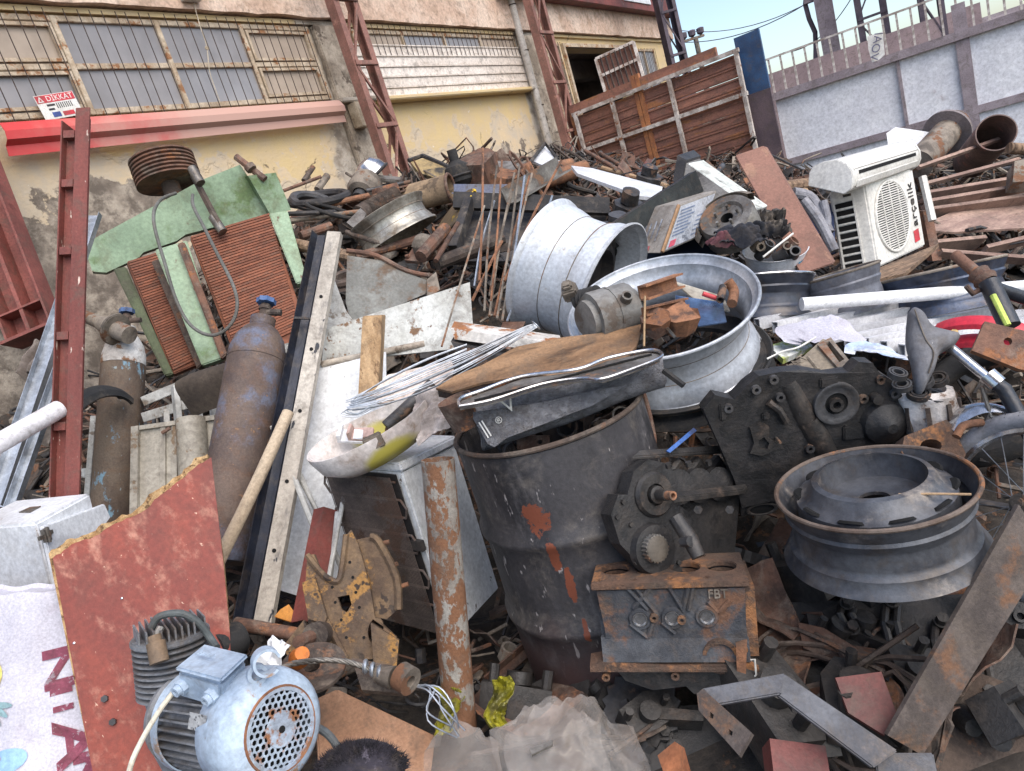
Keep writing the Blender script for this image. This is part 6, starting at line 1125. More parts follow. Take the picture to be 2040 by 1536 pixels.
rod('thin_rod', (1520,512,3.0), (1580,465,3.05), 2.2, mt['plastic'], 'thin white rod poking up before the brown leaning board', 'rod', n=6)
for k, (a, m1, b) in enumerate((((1580,385,3.55),(1618,398,3.55),(1650,465,3.5)), ((1600,398,3.5),(1632,440,3.48),(1662,500,3.45)), ((1640,400,3.5),(1648,440,3.5),(1640,470,3.5)))): wcurve('duct_hose', [a, m1, b], 12-k*2, mat('lag_grey%d' % k, S(150,150,156), S(120,120,126), 9, rough=.9, bs=60, bump=.6), ('thick taped pipe lagging behind the air conditioner, upper one', 'thick taped pipe lagging behind the air conditioner, lower one', 'short taped pipe lagging stub behind the air conditioner')[k], 'pipe lagging', 10)
splate('blue_sheet', [(1600,420,3.75),(1660,405,3.75),(1665,500,3.6),(1610,510)], .02, mat('sheet_blue', S(56,72,110), S(44,56,90), 4, rough=.5), 'blue sheet metal behind the pipe lagging', 'metal sheet')
# ---------------------------------------------------------------- contents of the silver rim
t = thg('fuel_tank', 'small grey metal fuel tank with filler neck inside the silver rim', 'fuel tank', fz(P(1165,640,2.25), P(1262,612,2.3), V((0, 0, 1))))
L_ = (P(1262,612,2.3)-P(1165,640,2.25)).length; m_tk = mat('tank_grey', S(128,126,122), S(98,96,92), 5, c=S(90,80,72), t=.58, rough=.55, bs=60); part(t, 'shell', prism([(.07*cos(i*pi/8)*(1.25 if i % 16 < 8 else 1.1), .1*sin(i*pi/8)) for i in range(16)], 0, L_), m_tk, bev=.02); part(t, 'seam', prism([(.072*cos(i*pi/8)*1.25, .103*sin(i*pi/8)) for i in range(16)], L_*.48, L_*.52), m_tk)
pW(t, 'filler_neck', pipe(.018, .006, 0, .03, 20).tr(fdir(P(1246,600,2.2), tilt(1246,600,.8,.2,.6))), m_tk)
def chan(name, label, a, b, wpx, m, hint=None, op=1):
    p, q = P(*a), P(*b); w = px(wpx, a[2]); return solo(name, prism(cprof(w, w*.8, .006), 0, (q-p).length).rot(0 if op > 0 else pi), m, label, 'channel', fz(p, q, hint or _U))
chan('channel_offcut', 'rusty brown channel bracket standing inside the silver rim', (1272,585,2.2), (1345,560,2.3), 30, mt['rustorange'], V((0,0,1))); chan('channel_offcut', 'rusty flat channel bracket across the silver rim contents', (1278,622,2.12), (1362,602,2.22), 18, mt['rustorange'], V((0,0,1)))
splate('bright_sheet', [(1345,585,2.3),(1440,600,2.3),(1450,640,2.2),(1395,650),(1350,620)], .004, mat('steel_blue', S(130,156,190), S(80,98,124), 4, rough=.2, metal=.7, bump=.03), 'shiny bluish steel sheet inside the silver rim', 'metal sheet', nz=.01)
splate('dull_sheet', [(1340,560,2.4),(1440,590,2.4),(1455,620,2.3),(1400,610)], .005, mat('sheet_beige', S(176,170,156), S(150,142,128), 5), 'dull beige sheet metal leaning inside the silver rim', 'metal sheet', nz=.006)
solo('rust_lump', prism(circ(0, 0, .055, 9), 0, .06).noise(.03, 16, 4), mt['rustorange'], 'crumbly orange rust lump near the front of the silver rim', 'rust lump', fdir(P(1355,652,2.16), tilt(1355,652,.7,0,1)), smooth=0)
solo('rust_lump', prism(circ(0, 0, .05, 7), 0, .05).noise(.03, 14, 9), mt['rust'], 'smaller brown rust lump left of the orange one', 'rust lump', fdir(P(1308,655,2.14), tilt(1308,655,.7,0,1)), smooth=0)
rod('screwdriver', (1400,585,2.28), (1432,596,2.28), 5, mat('handle_red', S(200,60,66), S(170,50,56), 6, rough=.4), 'small red handled screwdriver inside the silver rim', 'screwdriver', n=12); rod('rusty_tube', (1450,560,2.3), (1458,605,2.25), 10, mt['rustorange'], 'rusty curved tube at the right inside the silver rim', 'tube', n=14, mid=((1462,580,2.3),)); rod('pipe_nipple', (1435,598,2.25), (1440,572,2.3), 8, mt['steeldark'], 'short dark pipe nipple inside the silver rim', 'pipe', hollow=.25)
rod('flat_strip', (1305,625,2.12), (1345,672,2.08), 3.5, mt['steel'], 'thin steel strip lying over the rust lumps', 'strip', n=4); rod('cord_piece', (1285,590,2.1), (1283,690,2.05), 2.2, mat('cord_tan', S(170,140,104)), 'tan cord hanging over the edge of the silver rim', 'cord', n=6)
solo('metal_lump', cbox(0,0,.02,.05,.05,.05)+cbox(0,0,.055,.035,.035,.02), mt['scrapgrey'], 'grey square metal lump wedged between the white and silver rims', 'metal lump', fdir(P(1140,590,2.35), tilt(1140,590,.7,-.4,.8)), bev=.006); solo('rubber_bellows', lathe([(.03+.006*(i % 2), i*.008) for i in range(12)], 20, cap0=True, cap1=True), mt['rubber'], 'black rubber bellows between the white rim and the fuel tank', 'bellows', fz(P(1150,600,2.35), P(1180,592,2.3)))
# ---------------------------------------------------------------- white tubes, profiles, rags, valve cover
rod('pvc_tube', (1597,606,2.75), (2080,568,2.75), 13, mat('pvc_white', S(236,236,236), S(222,222,222), 4, rough=.35, bump=.02, grime=.2, gc=S(170,166,160)), 'round white plastic tube lying on the white profiles', 'tube', n=24)
m_pro = mat('profile_white', S(206,206,208), S(180,180,184), 4, rough=.4, bump=.03, grime=.3, gc=S(150,148,148), rv=.12)
for k in range(9):
    f = k/8; a = (1508+k*36, 646+k*6.5, 2.78-.03*k); b = (1735+k*36, 586+k*9.5, 2.98-.03*k); p, q = P(*a), P(*b); ext = (q-p).normalized()*.25
    solo('window_profile', prism(rect(-.022,.022,-.016,.016), 0, (q+ext-p).length, [rect(-.018,.018,-.012,.012)]), m_pro, 'white plastic window profile in the fanned bundle below the round tube', 'profile', fz(p, q+ext, V((0,0,1))), 'white plastic profiles in a fanned bundle')
creased('white_rag', 'torn white woven cloth lying above the black engine block', 1640, 668, 2.42, 170, 60, m_sack, 12, .05, -.2); creased('white_rag', 'ragged white cloth end with pale blue tint beside the saddle', 1740, 705, 2.25, 110, 40, mat('cloth_bluewhite', S(216,218,226), S(180,198,226), 5, rough=.95, st=(1,3,1)), 17, .04, -.45)
fv = Face((1470,790,2.25),(1660,668,2.35),(1490,800,2.2)); fv = Face((1460,790,2.08),(1650,662,2.2),(1500,800,2.04)); vc = thg('valve_cover', 'beige cast FIAT valve cover tucked behind the big black block', 'valve cover', fv.M); m_vc = mat('cast_beige', S(166,154,134), S(142,130,112), 5, c=S(100,90,78), t=.6, rough=.65, bs=90)
part(vc, 'cover', prism(fv.poly((1458,795),(1500,765),(1600,708),(1640,672),(1668,690),(1700,735),(1650,760),(1560,775),(1500,805)), -.05, 0, [fv.poly((1645,690),(1652,686),(1682,722),(1672,728))]), m_vc, bev=.004); part(vc, 'lettering', text('FIAT', .045, .004, 1.1).rot(rad(2)).at(*fv.l(1585,725), 0), m_vc); part(vc, 'flange', prism(fv.poly((1628,692),(1655,678),(1695,728),(1672,742)), .001, .012, [fv.poly((1645,690),(1652,686),(1682,722),(1672,728))]), mt['scrapgrey'])
for x, y in ((1540,750),(1610,712)): part(vc, 'rib', tube([V((*fv.l(x,y), .0)), V((*fv.l(x+20,y+25), .0))], .006, 6), m_vc)
splate('orange_tag', [(1632,730,2.15),(1648,718,2.15),(1642,738,2.13)], .003, mat('tag_orange', S(214,130,50)), 'tiny orange tag on the valve cover', 'tag')
splate('packaging', [(1530,690,2.4),(1600,668,2.45),(1620,690,2.38),(1560,715)], .02, mat('pack_lime', S(196,206,120), S(170,182,100), 6, c=S(220,224,220), t=.54), 'lime green printed packaging right of the silver rim', 'packaging', nz=.006)
wcurve('thin_wire', [(1528,715,2.2),(1560,700,2.2),(1590,692,2.22),(1625,672,2.25)], 2, mt['plastic'], 'thin white wire lying over the lime packaging', 'wire', 6)
# ---------------------------------------------------------------- bicycle parts
bf = t = thg('bicycle', 'small black bicycle without handlebar, saddle and wheel showing at the right edge', 'bicycle', Matrix.Translation(P(2000,900,1.85)))
fsd = Face((1808,620,1.98),(1905,675,1.92),(1825,770,1.92)); m_sd = mat('saddle_grey', S(112,112,116), S(88,88,92), 5, c=S(124,122,122), t=.58, w=.2, rough=.7, bs=70); prf = [(1810,622),(1822,612),(1838,622),(1855,648),(1885,658),(1908,662),(1912,672),(1898,690),(1872,705),(1862,735),(1848,762),(1838,782),(1825,778),(1818,730),(1806,680)]
def dome(par, f, poly, hgt, m, name='cover', back=.02):
    c = V((sum(p[0] for p in poly)/len(poly), sum(p[1] for p in poly)/len(poly))); g = G(); n = len(poly); ks = [(1, -back), (1, 0), (.93, hgt*.5), (.75, hgt*.85), (.4, hgt), (.02, hgt*1.02)]
    for s_, z in ks:
        for p in poly: g.v.append(V((c.x+(p[0]-c.x)*s_, c.y+(p[1]-c.y)*s_, z)))
    for r in range(len(ks)-1):
        for i in range(n): g.f.append((r*n+i, r*n+(i+1) % n, (r+1)*n+(i+1) % n, (r+1)*n+i))
    return pF(par, name, g, m, f, 70)
sp_ = [fsd.l(p[0], p[1]) for p in prf]; sp_ = [(v.x, v.y) for v in spline([(*p, 0) for p in sp_+sp_[:1]], 4)[:-1]]; sdl = dome(t, fsd, sp_, .03, m_sd, 'saddle')
pF(t, 'saddle_seam', tube(spline([V((*fsd.l(*c), .031)) for c in ((1818,625),(1838,680),(1855,710),(1845,750))], 5), .002, 6), mt['scrapgrey'], fsd)
for x, y in ((1900,665),(1876,688)): pF(t, 'torn_foam', prism(circ(0,0,.009,7), .006, .016).noise(.004, 60).at(*fsd.l(x,y), 0), mat('foam_yellow%d' % x, S(206,170,110)), fsd)
pW(t, 'seat_post', tube([P(1893,692,1.93), P(1965,752,1.85)], .013, 16), mt['chrome']); pW(t, 'seat_rail', tube([P(1828,640,2.0), P(1870,720,2.0), P(1893,692,1.95)], .004, 8), mt['steel'])
m_bf = mat('frame_black', S(50,54,62), S(38,40,46), 5, c=S(120,118,116), t=.64, rough=.4, metal=.2)
pW(bf, 'steerer', pipe(.016, .005, 0, (P(1965,560,1.95)-P(1903,508,2.05)).length, 18).tr(fz(P(1903,508,2.05), P(1965,560,1.95))), mt['rust']); pW(bf, 'lock_nut', lathe([(.02, -.02), (.03, -.018), (.026, 0), (.032, .008), (.024, .025)], 18).tr(fz(P(1958,553,1.96), P(1972,565,1.94))), mt['rust'])
pW(bf, 'head_tube', tube([P(1970,562,1.94), P(2012,650,1.88)], .026, 18), m_bf); pW(bf, 'decal', tube([P(1978,588,1.9), P(2008,648,1.86)], .008, 8), mat('decal_lime', S(206,226,110))); pW(bf, 'top_tube', tube([P(1985,575,1.93), P(2060,600,1.95)], .018, 14), m_bf); pW(bf, 'clamp', tube([P(1925,570,1.95), P(1938,585,1.95), P(1955,575,1.95)], .008, 8), mt['rust'])
pW(bf, 'seat_tube', tube([P(1965,752,1.85), P(2000,775,1.82), P(2060,880,1.78)], .019, 14), m_bf); pW(bf, 'seat_clamp', pipe(.024, .006, -.015, .02, 18).tr(fz(P(1975,755,1.84), P(1990,768,1.83))), mt['chrome']); pW(bf, 'stay', tube([P(1955,770,1.85), P(1975,830,1.85), P(2050,840,1.8)], .006, 8), mt['steel'])
wn = tilt(2035,1005,.6,-.95,.2); Mw = fdir(P(2040,1005,1.74), wn); Rw = .212; bw_ = pF(bf, 'wheel', cyl(.014, -.03, .03, 16)+cyl(.024, -.022, -.018, 16)+cyl(.024, .018, .022, 16), mt['steel'], Mw); _wp = part; _wm = TM[bf.name].inverted() @ Mw; wpart = lambda par, nm, g, m: part(par, nm, g.tr(_wm), m)
m_ty = mat('tyre_grey', S(146,146,150), S(116,116,120), 6, c=S(136,134,134), t=.58, w=.2, rough=.85, bs=60); wpart(bw_, 'tyre', torus(Rw, .024, 56, 14), m_ty); wpart(bw_, 'rim', lathe([(Rw-.022, -.011), (Rw-.032, -.009), (Rw-.036, 0), (Rw-.032, .009), (Rw-.022, .011)], 56, closed=True), mt['chrome']); pass
for i in range(40): a_ = 2*pi*i/40; wpart(bw_, 'tread_groove', tube([V((cos(a_)*(Rw+.023*cos(q)), sin(a_)*(Rw+.023*cos(q)), .023*sin(q)))*1.002 for q in (-1.3,-.7,0,.7,1.3)], .0012, 4), mt['rubber'])
for i in range(20):
    a_ = 2*pi*i/20; b_ = a_+(.5 if i % 2 else -.5); z = .02 if i % 4 < 2 else -.02; wpart(bw_, 'spoke', tube([V((.022*cos(b_), .022*sin(b_), z)), V(((Rw-.034)*cos(a_), (Rw-.034)*sin(a_), 0))], .0012, 4), mt['galv'])
_mp = spline([P(*c) for c in ((1890,850,1.9),(1905,822,1.9),(1945,804,1.88),(1990,806,1.85),(2030,825,1.82),(2075,860,1.8))], 6); _fw = (_F+_U*.25).normalized()
wsolo('mudguard', sheet(len(_mp)-1, 6, lambda u, v: _mp[round(u*(len(_mp)-1))]+_fw*(.07*(v-.5))+V((0, 0, -.016*(2*v-1)**2)), .002), mt['chrome'], 'worn chrome mudguard above the small bicycle wheel', 'mudguard', smooth=60)
m_redp = mat('plastic_red', S(206,50,66), S(180,42,58), 5, rough=.35, bump=.03, grime=.15)
for k, (r_, y) in enumerate(((.2, 690), (.17, 712))): solo('red_fender', lathe([(r_, -.03), (r_+.012, -.02), (r_+.016, 0), (r_+.012, .02), (r_, .03), (r_+.009, 0)], 30, closed=True, a0=.9, a1=2.2), m_redp, ('bright red plastic fender behind the bicycle frame, upper rib', 'bright red plastic fender behind the bicycle frame, lower rib')[k], 'fender', fdir(P(1965, y+40, 2.3), tilt(1965, y, .55, -.3, -.85), V((1,0,.3))))
solo('tyre', torus(.22, .045, 48, 12), mt['rubber'], 'dusty black tyre lying behind the saddle', 'tyre', fdir(P(1960,800,2.45), tilt(1960,800,.5,-.6,.7)))
# plate with hole, stator, rusty casting
fpl = Face((1940,700,1.62),(1985,642,1.68),(2060,740,1.6)); splate('steel_plate', [(1936,698,1.66),(1962,640,1.68),(2080,668,1.64),(2080,745),(2030,735)], .014, mt['rust'], 'thick rusty steel plate with a round hole at the right edge', 'steel plate', holes=[[(2008+9*cos(i*.785), 680+8*sin(i*.785)) for i in range(8)]])
st_ = thg('motor_stator', 'white wound motor stator with rings on top, right of the big block', 'stator', fdir(P(1850,815,1.98), tilt(1850,815,.25,-.15,1))); m_st = mat('stator_white', S(214,208,204), S(190,180,172), 9, c=S(110,84,66), t=.57, w=.08, cs=14, rough=.8, bs=60, bump=.5); part(st_, 'winding', lathe([(.045, -.05), (.07, -.05), (.075, 0), (.072, .05), (.05, .06), (.045, .05)], 30, closed=True).noise(.01, 20), m_st)
for i in range(9): part(st_, 'slot', box(.066,.08,-.006,.006,-.04,.03).rot(i*.7), mt['rustdark'])
for k, (x, y, r_) in enumerate(((1788,745,.025),(1797,768,.025),(1840,760,.026),(1868,756,.027),(1830,785,.03),(1860,790,.034))): solo('bearing', lathe([(r_*.5, -.008), (r_*.68, -.008), (r_*.72, -.004), (r_*.78, -.004), (r_*.82, -.008), (r_, -.008), (r_, .008), (r_*.82, .008), (r_*.78, .004), (r_*.72, .004), (r_*.68, .008), (r_*.5, .008)], 28, closed=True), mt['steeldark'], ('ball bearing lying left of the saddle tip, topmost', 'ball bearing lying left of the saddle tip, lower one', 'ball bearing under the saddle nose', 'ball bearing right of the saddle nose', 'worn steel ring in front of the saddle nose', 'thin wire ring on the white stator')[k], 'bearing', fdir(P(x, y, 1.93), tilt(x, y, .6, random.uniform(-.4,.4), 1)))
frc = Face((1790,890,1.82),(1880,840,1.88),(1910,915,1.8)); splate('rusty_casting', [(1795,900,1.86),(1802,868,1.88),(1885,835,1.9),(1900,850),(1925,905),(1915,925),(1850,915),(1810,930)], .05, m_castr, 'rusty brown casting with a round opening above the dark rim', 'casting', holes=[[(1855+22*cos(i*.524), 888+14*sin(i*.524)) for i in range(12)]], nz=.004)
rod('rusty_elbow', (1905,870,1.82), (1955,842,1.85), 8, mt['rustorange'], 'rusty bent pipe beside the bicycle tyre', 'pipe', n=12, mid=((1920,848,1.83),))
rod('stick', (1790,985,1.6), (1935,985,1.55), 2.6, mt['wood'], 'thin stick lying across the front lip of the dark rim', 'stick', n=6, mid=((1860,984,1.58),))
splate('blue_strip', [(1328,898,2.0),(1382,852,2.1),(1388,858,2.1),(1335,902)], .004, mat('plastic_blue', S(70,110,180)), 'blue plastic strip in the gap under the silver rim', 'plastic strip')
# ---------------------------------------------------------------- far right: pipes and stacked sheets
t = thg('flanged_pipe', 'fat grey pipe with round flange lying by the fence', 'pipe', fz(P(1838,318,6.0), P(1892,258,6.3))); L_ = .55; part(t, 'tube', cyl(.12, -.1, L_, 32), mt['scrapgrey']); part(t, 'flange', cyl(.2, L_, L_+.03, 36), mat('flange_purple', S(136,126,126), S(112,104,104), 5, rough=.7)); part(t, 'stub', cyl(.13, L_+.03, L_+.2, 20), mt['rustdark'])
rod('fat_pipe', (1935,322,6.0), (1985,264,5.3), 34, mat('pipe_brown', S(138,118,110), S(112,94,90), 5, c=S(160,120,110), t=.6, rough=.8, bs=60), 'wide rusty brown open pipe leaning near the fence', 'pipe', hollow=.06, n=40); rod('round_log', (2010,295,5.2), (2080,300,5.2), 11, mt['woodold'], 'pale round pole at the right edge by the fence', 'pole', n=16)
splate('corrugated_sheet', [(1765,262,6.4),(1785,250,6.4),(1865,262,6.3),(1850,290),(1770,285)], .01, mt['white'], 'crumpled white corrugated sheet lying behind the air conditioner', 'corrugated sheet', nz=.05)
m_pk = mat('sheet_dusty', S(160,134,120), S(128,104,94), 3, c=S(108,84,74), t=.58, w=.14, rough=.85, bs=60, rv=.15, st=(1, 4, 1))
pls = [((1830,334,5.2),(1990,278,5.5),4,'rusty strip leaning over the far pipes'),((1838,368,4.9),(2030,318,5.2),4,'long thin pinkish strip above the stacked sheets'),((1842,392,4.7),(2015,362,4.9),14,'pale plank on the stacked sheets, uppermost'),((1842,408,4.6),(2080,368,4.8),12,'pale plank on the stacked sheets, second'),((1846,425,4.5),(2080,392,4.7),14,'wide plank on the stacked sheets, third'),((1850,496,4.1),(1950,486,4.2),22,'short brown board under the stacked sheets'),((1870,505,4.0),(2060,520,4.1),10,'brown lath under the short board'),((1960,500,4.1),(2080,470,4.2),12,'dark lath at the right edge under the sheets')]
for k, (a, b, w_, lab) in enumerate(pls):
    p, q = P(*a), P(*b); w = px(w_, a[2]); solo('plank', box(-w, w, -.012, .012, 0, (q-p).length).noise(.006, 3, k), m_pk, lab, 'plank', fz(p, q, ((_U*.3)+V((0,-1,.6)))))
splate('rusty_sheet', [(1848,440,4.4),(1980,385,4.9),(2090,400,4.8),(2090,450),(2000,458),(1900,462),(1850,460)], .012, m_pk, 'big dusty rusty sheet lying flat on the right', 'metal sheet', nz=.02); splate('rusty_sheet', [(1920,400,4.75),(1975,376,4.9),(2050,390,4.85),(1990,402)], .03, mt['scrapgrey'], 'small grey slab on top of the big dusty sheet', 'metal sheet', nz=.02)
splate('dark_block', [(2020,322,4.6),(2080,310,4.6),(2090,360,4.5),(2018,362)], .1, mt['scrapgrey'], 'grey concrete block at the right edge on the sheets', 'block', nz=.015)
wsolo('steel_post', ppd(P(1838,420,4.05), P(1856,418,4.05)-P(1838,420,4.05), V((0,.05,0)), P(1858,520,4.0)-P(1838,420,4.05)), mt['rust'], 'short brown steel post behind the air conditioner', 'post')
# ================================================================ upper heap
random.seed(31)
# black burnt box beams
for k, (a, b, w_, lab) in enumerate((((905,400,4.4),(1215,412,4.3),16,'burnt black beam along the top of the dark box'),((935,402,4.35),(905,500,4.1),13,'charred short timber leaning against the dark box'),((880,520,4.0),(1020,490,4.0),8,'rusty flat bar below the charred timber'))):
    p, q = P(*a), P(*b); w = px(w_, a[2]); solo('burnt_beam', box(-w, w, -w*.6, w*.6, 0, (q-p).length).noise(.01, 6, k), mt['black'] if k < 2 else mt['rustdark'], lab, 'beam', fz(p, q, _U), smooth=0)
splate('burnt_board', [(925,420,4.5),(1210,418,4.45),(1180,520,4.1),(900,520)], .03, mt['black'], 'charred black board behind the thin rods', 'board', nz=.01)
p, q = P(1010,410,4.3), P(1120,345,4.6); solo('angle_iron', prism(lprof(.11, .09, .008), 0, (q-p).length), mt['steel'], 'grey angle iron slanting up at the top of the heap', 'angle iron', fz(p, q, V((0,0,1))))
p, q = P(905,385,4.75), P(1045,386,4.65); t = thg('angle_iron', 'blue topped angle iron lying at the top of the heap', 'angle iron', fz(p, q, V((0,0,1)))); part(t, 'angle', prism(lprof(.06,.06,.008), 0, (q-p).length), mat('blue_angle', S(120,126,150), S(140,138,138), 3, c=S(110,100,96), t=.58, rough=.6))
# thin rods standing up
rods = [((945,570,3.3),(985,400,3.4),2.4,0),((975,590,3.25),(1020,385,3.4),2.4,0),((880,690,2.8),(965,410,3.3),2.2,0),((955,560,3.2),(962,295,3.6),2.6,1),((965,620,2.95),(990,330,3.5),2.4,0),((975,630,2.95),(1025,345,3.5),2.6,0),((985,630,2.95),(1055,350,3.5),2.8,1),((990,635,2.9),(1035,330,3.5),2.4,0),((1000,640,2.9),(1060,345,3.5),2.4,0),((1010,640,2.9),(1100,390,3.35),2.4,0),((978,600,3.0),(1000,320,3.5),2.2,1),((1005,560,3.0),(1118,320,3.5),2.8,1),((1015,580,2.95),(1045,350,3.4),2.2,0),((940,600,3.05),(1000,480,3.2),3.2,1)]
labs = ['thin grey rod', 'thin rusty rod']
for k, (a, b, r_, m_) in enumerate(rods):
    rod('thin_rod', a, b, r_, (mt['galv'] if k % 3 == 0 else mt['scrapgrey']) if not m_ else mt['rustorange'], ('thin grey rod standing in the loose bunch left of the white rim', 'thin rusty rod standing in the loose bunch left of the white rim')[m_], 'rod', 'rods standing in a loose bunch', n=6, mid=(((a[0]+b[0])/2+random.uniform(-6,6), (a[1]+b[1])/2, (a[2]+b[2])/2),))
# named pieces on the heap
t = thg('oil_pan', 'tan and black oil pan tipped up against the wall', 'oil pan', Matrix.Translation(P(870,345,5.5))); _f, _g = plate([(818,322,5.5),(842,314,5.55),(934,352,5.4),(905,364),(836,346)], .2); pF(t, 'pan', _g.noise(.01, 8), mat('pan_tan', S(156,134,92), S(110,96,70), 6, c=S(48,46,44), t=.52, w=.1, rough=.7), _f, 0); pW(t, 'flange', tube([P(814,320,5.5), P(842,310,5.58), P(938,352,5.38)], .018, 6), mt['black'])
t = thg('air_filter_housing', 'black round air filter housing with upright spout on the heap', 'housing', fdir(P(915,350,5.2), V((0,0,1)))); part(t, 'bowl', lathe([(.07, -.07), (.1, -.04), (.105, .03), (.09, .07), (.045, .1), (.04, .11)], 28, cap1=True, cap0=True), mt['rubber']); part(t, 'spout', pipe(.036, .007, .1, .19, 20), mt['rubber']); part(t, 'clamp_ring', torus(.105, .01, 28, 6), mt['black'])
splate('perforated_bracket', [(925,318,5.7),(1050,322,5.6),(1045,340,5.5),(980,335)], .012, mt['steel'], 'pale triangular bracket plate beside the black housing', 'bracket', holes=[[(932,322),(938,321),(938,327),(932,327)]])
for k, (x, y, r_, h_, lab) in enumerate(((955,345,.16,.25,'rusty brown iron bucket at the heap top'),(1000,360,.14,.14,'orange rusty lump at the heap top'),(1035,352,.12,.12,'second orange rusty lump at the heap top'))): solo('rusty_lump', prism(circ(0,0,r_,10), -h_/2, h_/2).noise(.05, 6, k), mt['rust'] if k == 0 else mt['rustorange'], lab, 'rusty lump', fdir(P(x,y,5.3), V((random.uniform(-.4,.4), -.3, 1)).normalized()), smooth=0)
for k, (a, b, r_, lab) in enumerate((((1050,370,5.1),(1165,335,5.4),16,'orange rusty drum shell on the heap right of the lumps'),((1070,345,5.6),(1140,328,5.7),13,'smaller orange rusty roll behind the drum shell'))): rod('rusty_drum', a, b, r_, mt['rustorange'], lab, 'rusty drum', hollow=.1, n=24)
t = thg('exhaust_pipe', 'wide dusty tan pipe with dark open end near the heap top', 'pipe', fz(P(800,400,5.1), P(898,375,5.0))); L_ = (P(898,375,5.0)-P(800,400,5.1)).length; part(t, 'shell', pipe(.1, .012, 0, L_, 32).noise(.008, 6), mat('pipe_tan', S(150,128,102), S(116,98,78), 6, c=S(92,78,64), t=.58, rough=.9, bs=60, bump=.5)); part(t, 'rim_ring', torus(.1, .012, 30, 8).at(0, 0, L_), mt['rust'])
solo('yellow_disc', lathe([(.0, .0), (.2, .0), (.21, .012), (.205, .02), (.0, .015)], 36), mat('disc_yellow', S(110,94,70), S(86,74,58), 8, c=S(214,176,50), t=.62), 'dirty disc with a yellow edge beside the burnt beam', 'disc', fdir(P(905,432,4.5), tilt(905,432,.35,-.75,.6))); solo('yellow_rim_edge', torus(.207, .012, 36, 6, 0, 3.2), mat('edge_yellow', S(220,180,40)), 'bright yellow ring edge around the dirty disc', 'ring', fdir(P(905,432,4.48), tilt(905,432,.35,-.75,.6), _R))
t = thg('alternator', 'dusty grey alternator body lying near the wall', 'alternator', fz(P(735,360,5.4), P(712,398,5.2))); part(t, 'body', lathe([(.03, -.02), (.09, 0), (.12, .04), (.12, .16), (.1, .2), (.06, .21)], 28, cap0=True), mt['scrapgrey']); part(t, 'nose', pipe(.05, .02, .2, .27, 20), mt['steeldark']); part(t, 'ear', prism([(-.03,0),(.03,0),(.015,.1),(-.015,.1)], .18, .21, [circ(0,.08,.01,8)]).rot(rad(-100)).at(.1,0,0), mt['steel'])
t = thg('headlamp', 'silver headlamp shell leaning on the heap by the wall', 'headlamp', fdir(P(745,352,5.5), tilt(745,352,.3,-.6,.6))); part(t, 'shell', lathe([(.14, .0), (.13, .06), (.09, .12), (.03, .14)], 28, cap1=True), mt['chrome']); part(t, 'bezel', torus(.14, .012, 28, 6), mt['black'])
solo('license_frame', box(-.13,.13,-.05,.05,0,.03), mt['steel'], 'pale grey rectangular lamp housing next to the headlamp', 'lamp housing', fdir(P(782,362,5.4), tilt(782,362,.5,0,1)), bev=.008)
def disc_brake(label, x, y, d, R, n, m):
    t = thg('brake_disc', label, 'brake disc', fdir(P(x,y,d), n), 'brake discs'); part(t, 'upper_ring', lathe([(R*.55,0),(R,0),(R,.012),(R*.55,.012)], 36, closed=True), m); part(t, 'lower_ring', lathe([(R*.6,-.03),(R,-.03),(R,-.018),(R*.6,-.018)], 36, closed=True), m)
    for i in range(28): part(t, 'vane', box(R*.62,R*.98,-.006,.006,-.018,0).rot(i*2*pi/28), m)
    part(t, 'hat', lathe([(R*.25,.05),(R*.5,.05),(R*.55,.01),(R*.55,-.01),(R*.25,.04)], 28, closed=True), m)
disc_brake('rusty vented brake disc lying in front of the headlamp', 770, 385, 5.1, .19, tilt(770,385,.25,-.3,.9), mt['rust']); disc_brake('dark vented brake disc under the rusty one', 775, 400, 5.0, .19, tilt(775,400,.3,-.3,.9), mt['rustdark'])
t = thg('coil_bellows', 'black ribbed bellows hose lying beside the old chrome rim', 'hose', fz(P(728,420,4.75), P(790,385,4.95))); L_ = (P(790,385,4.95)-P(728,420,4.75)).length; part(t, 'bellows', lathe([(.05+.014*(i % 2)-.001*i*.3, i*L_/34) for i in range(35)], 20, cap0=True, cap1=True), mt['rustdark']); part(t, 'end_ring', pipe(.06, .02, -.06, .01, 18), mt['rustdark'])
for k, (x, y, d, R, r_, q, ex, m_, lab) in enumerate(((635,395,5.0,.2,.03,.4,-.2,'black','black ring belt on the heap left, larger'),(622,402,4.95,.13,.03,.5,.1,'steeldark','dark steel pulley ring on the heap left'),(600,425,4.7,.22,.015,.25,-.1,'black','thin black belt loop behind the green cooler'),(660,420,4.7,.16,.014,.3,.2,'rubber','thin rubber belt loop below the ring belt'))): solo('belt_ring', torus(R, r_, 40, 8), mt[m_], lab, 'ring', fdir(P(x,y,d), tilt(x,y,q,ex,.9)))
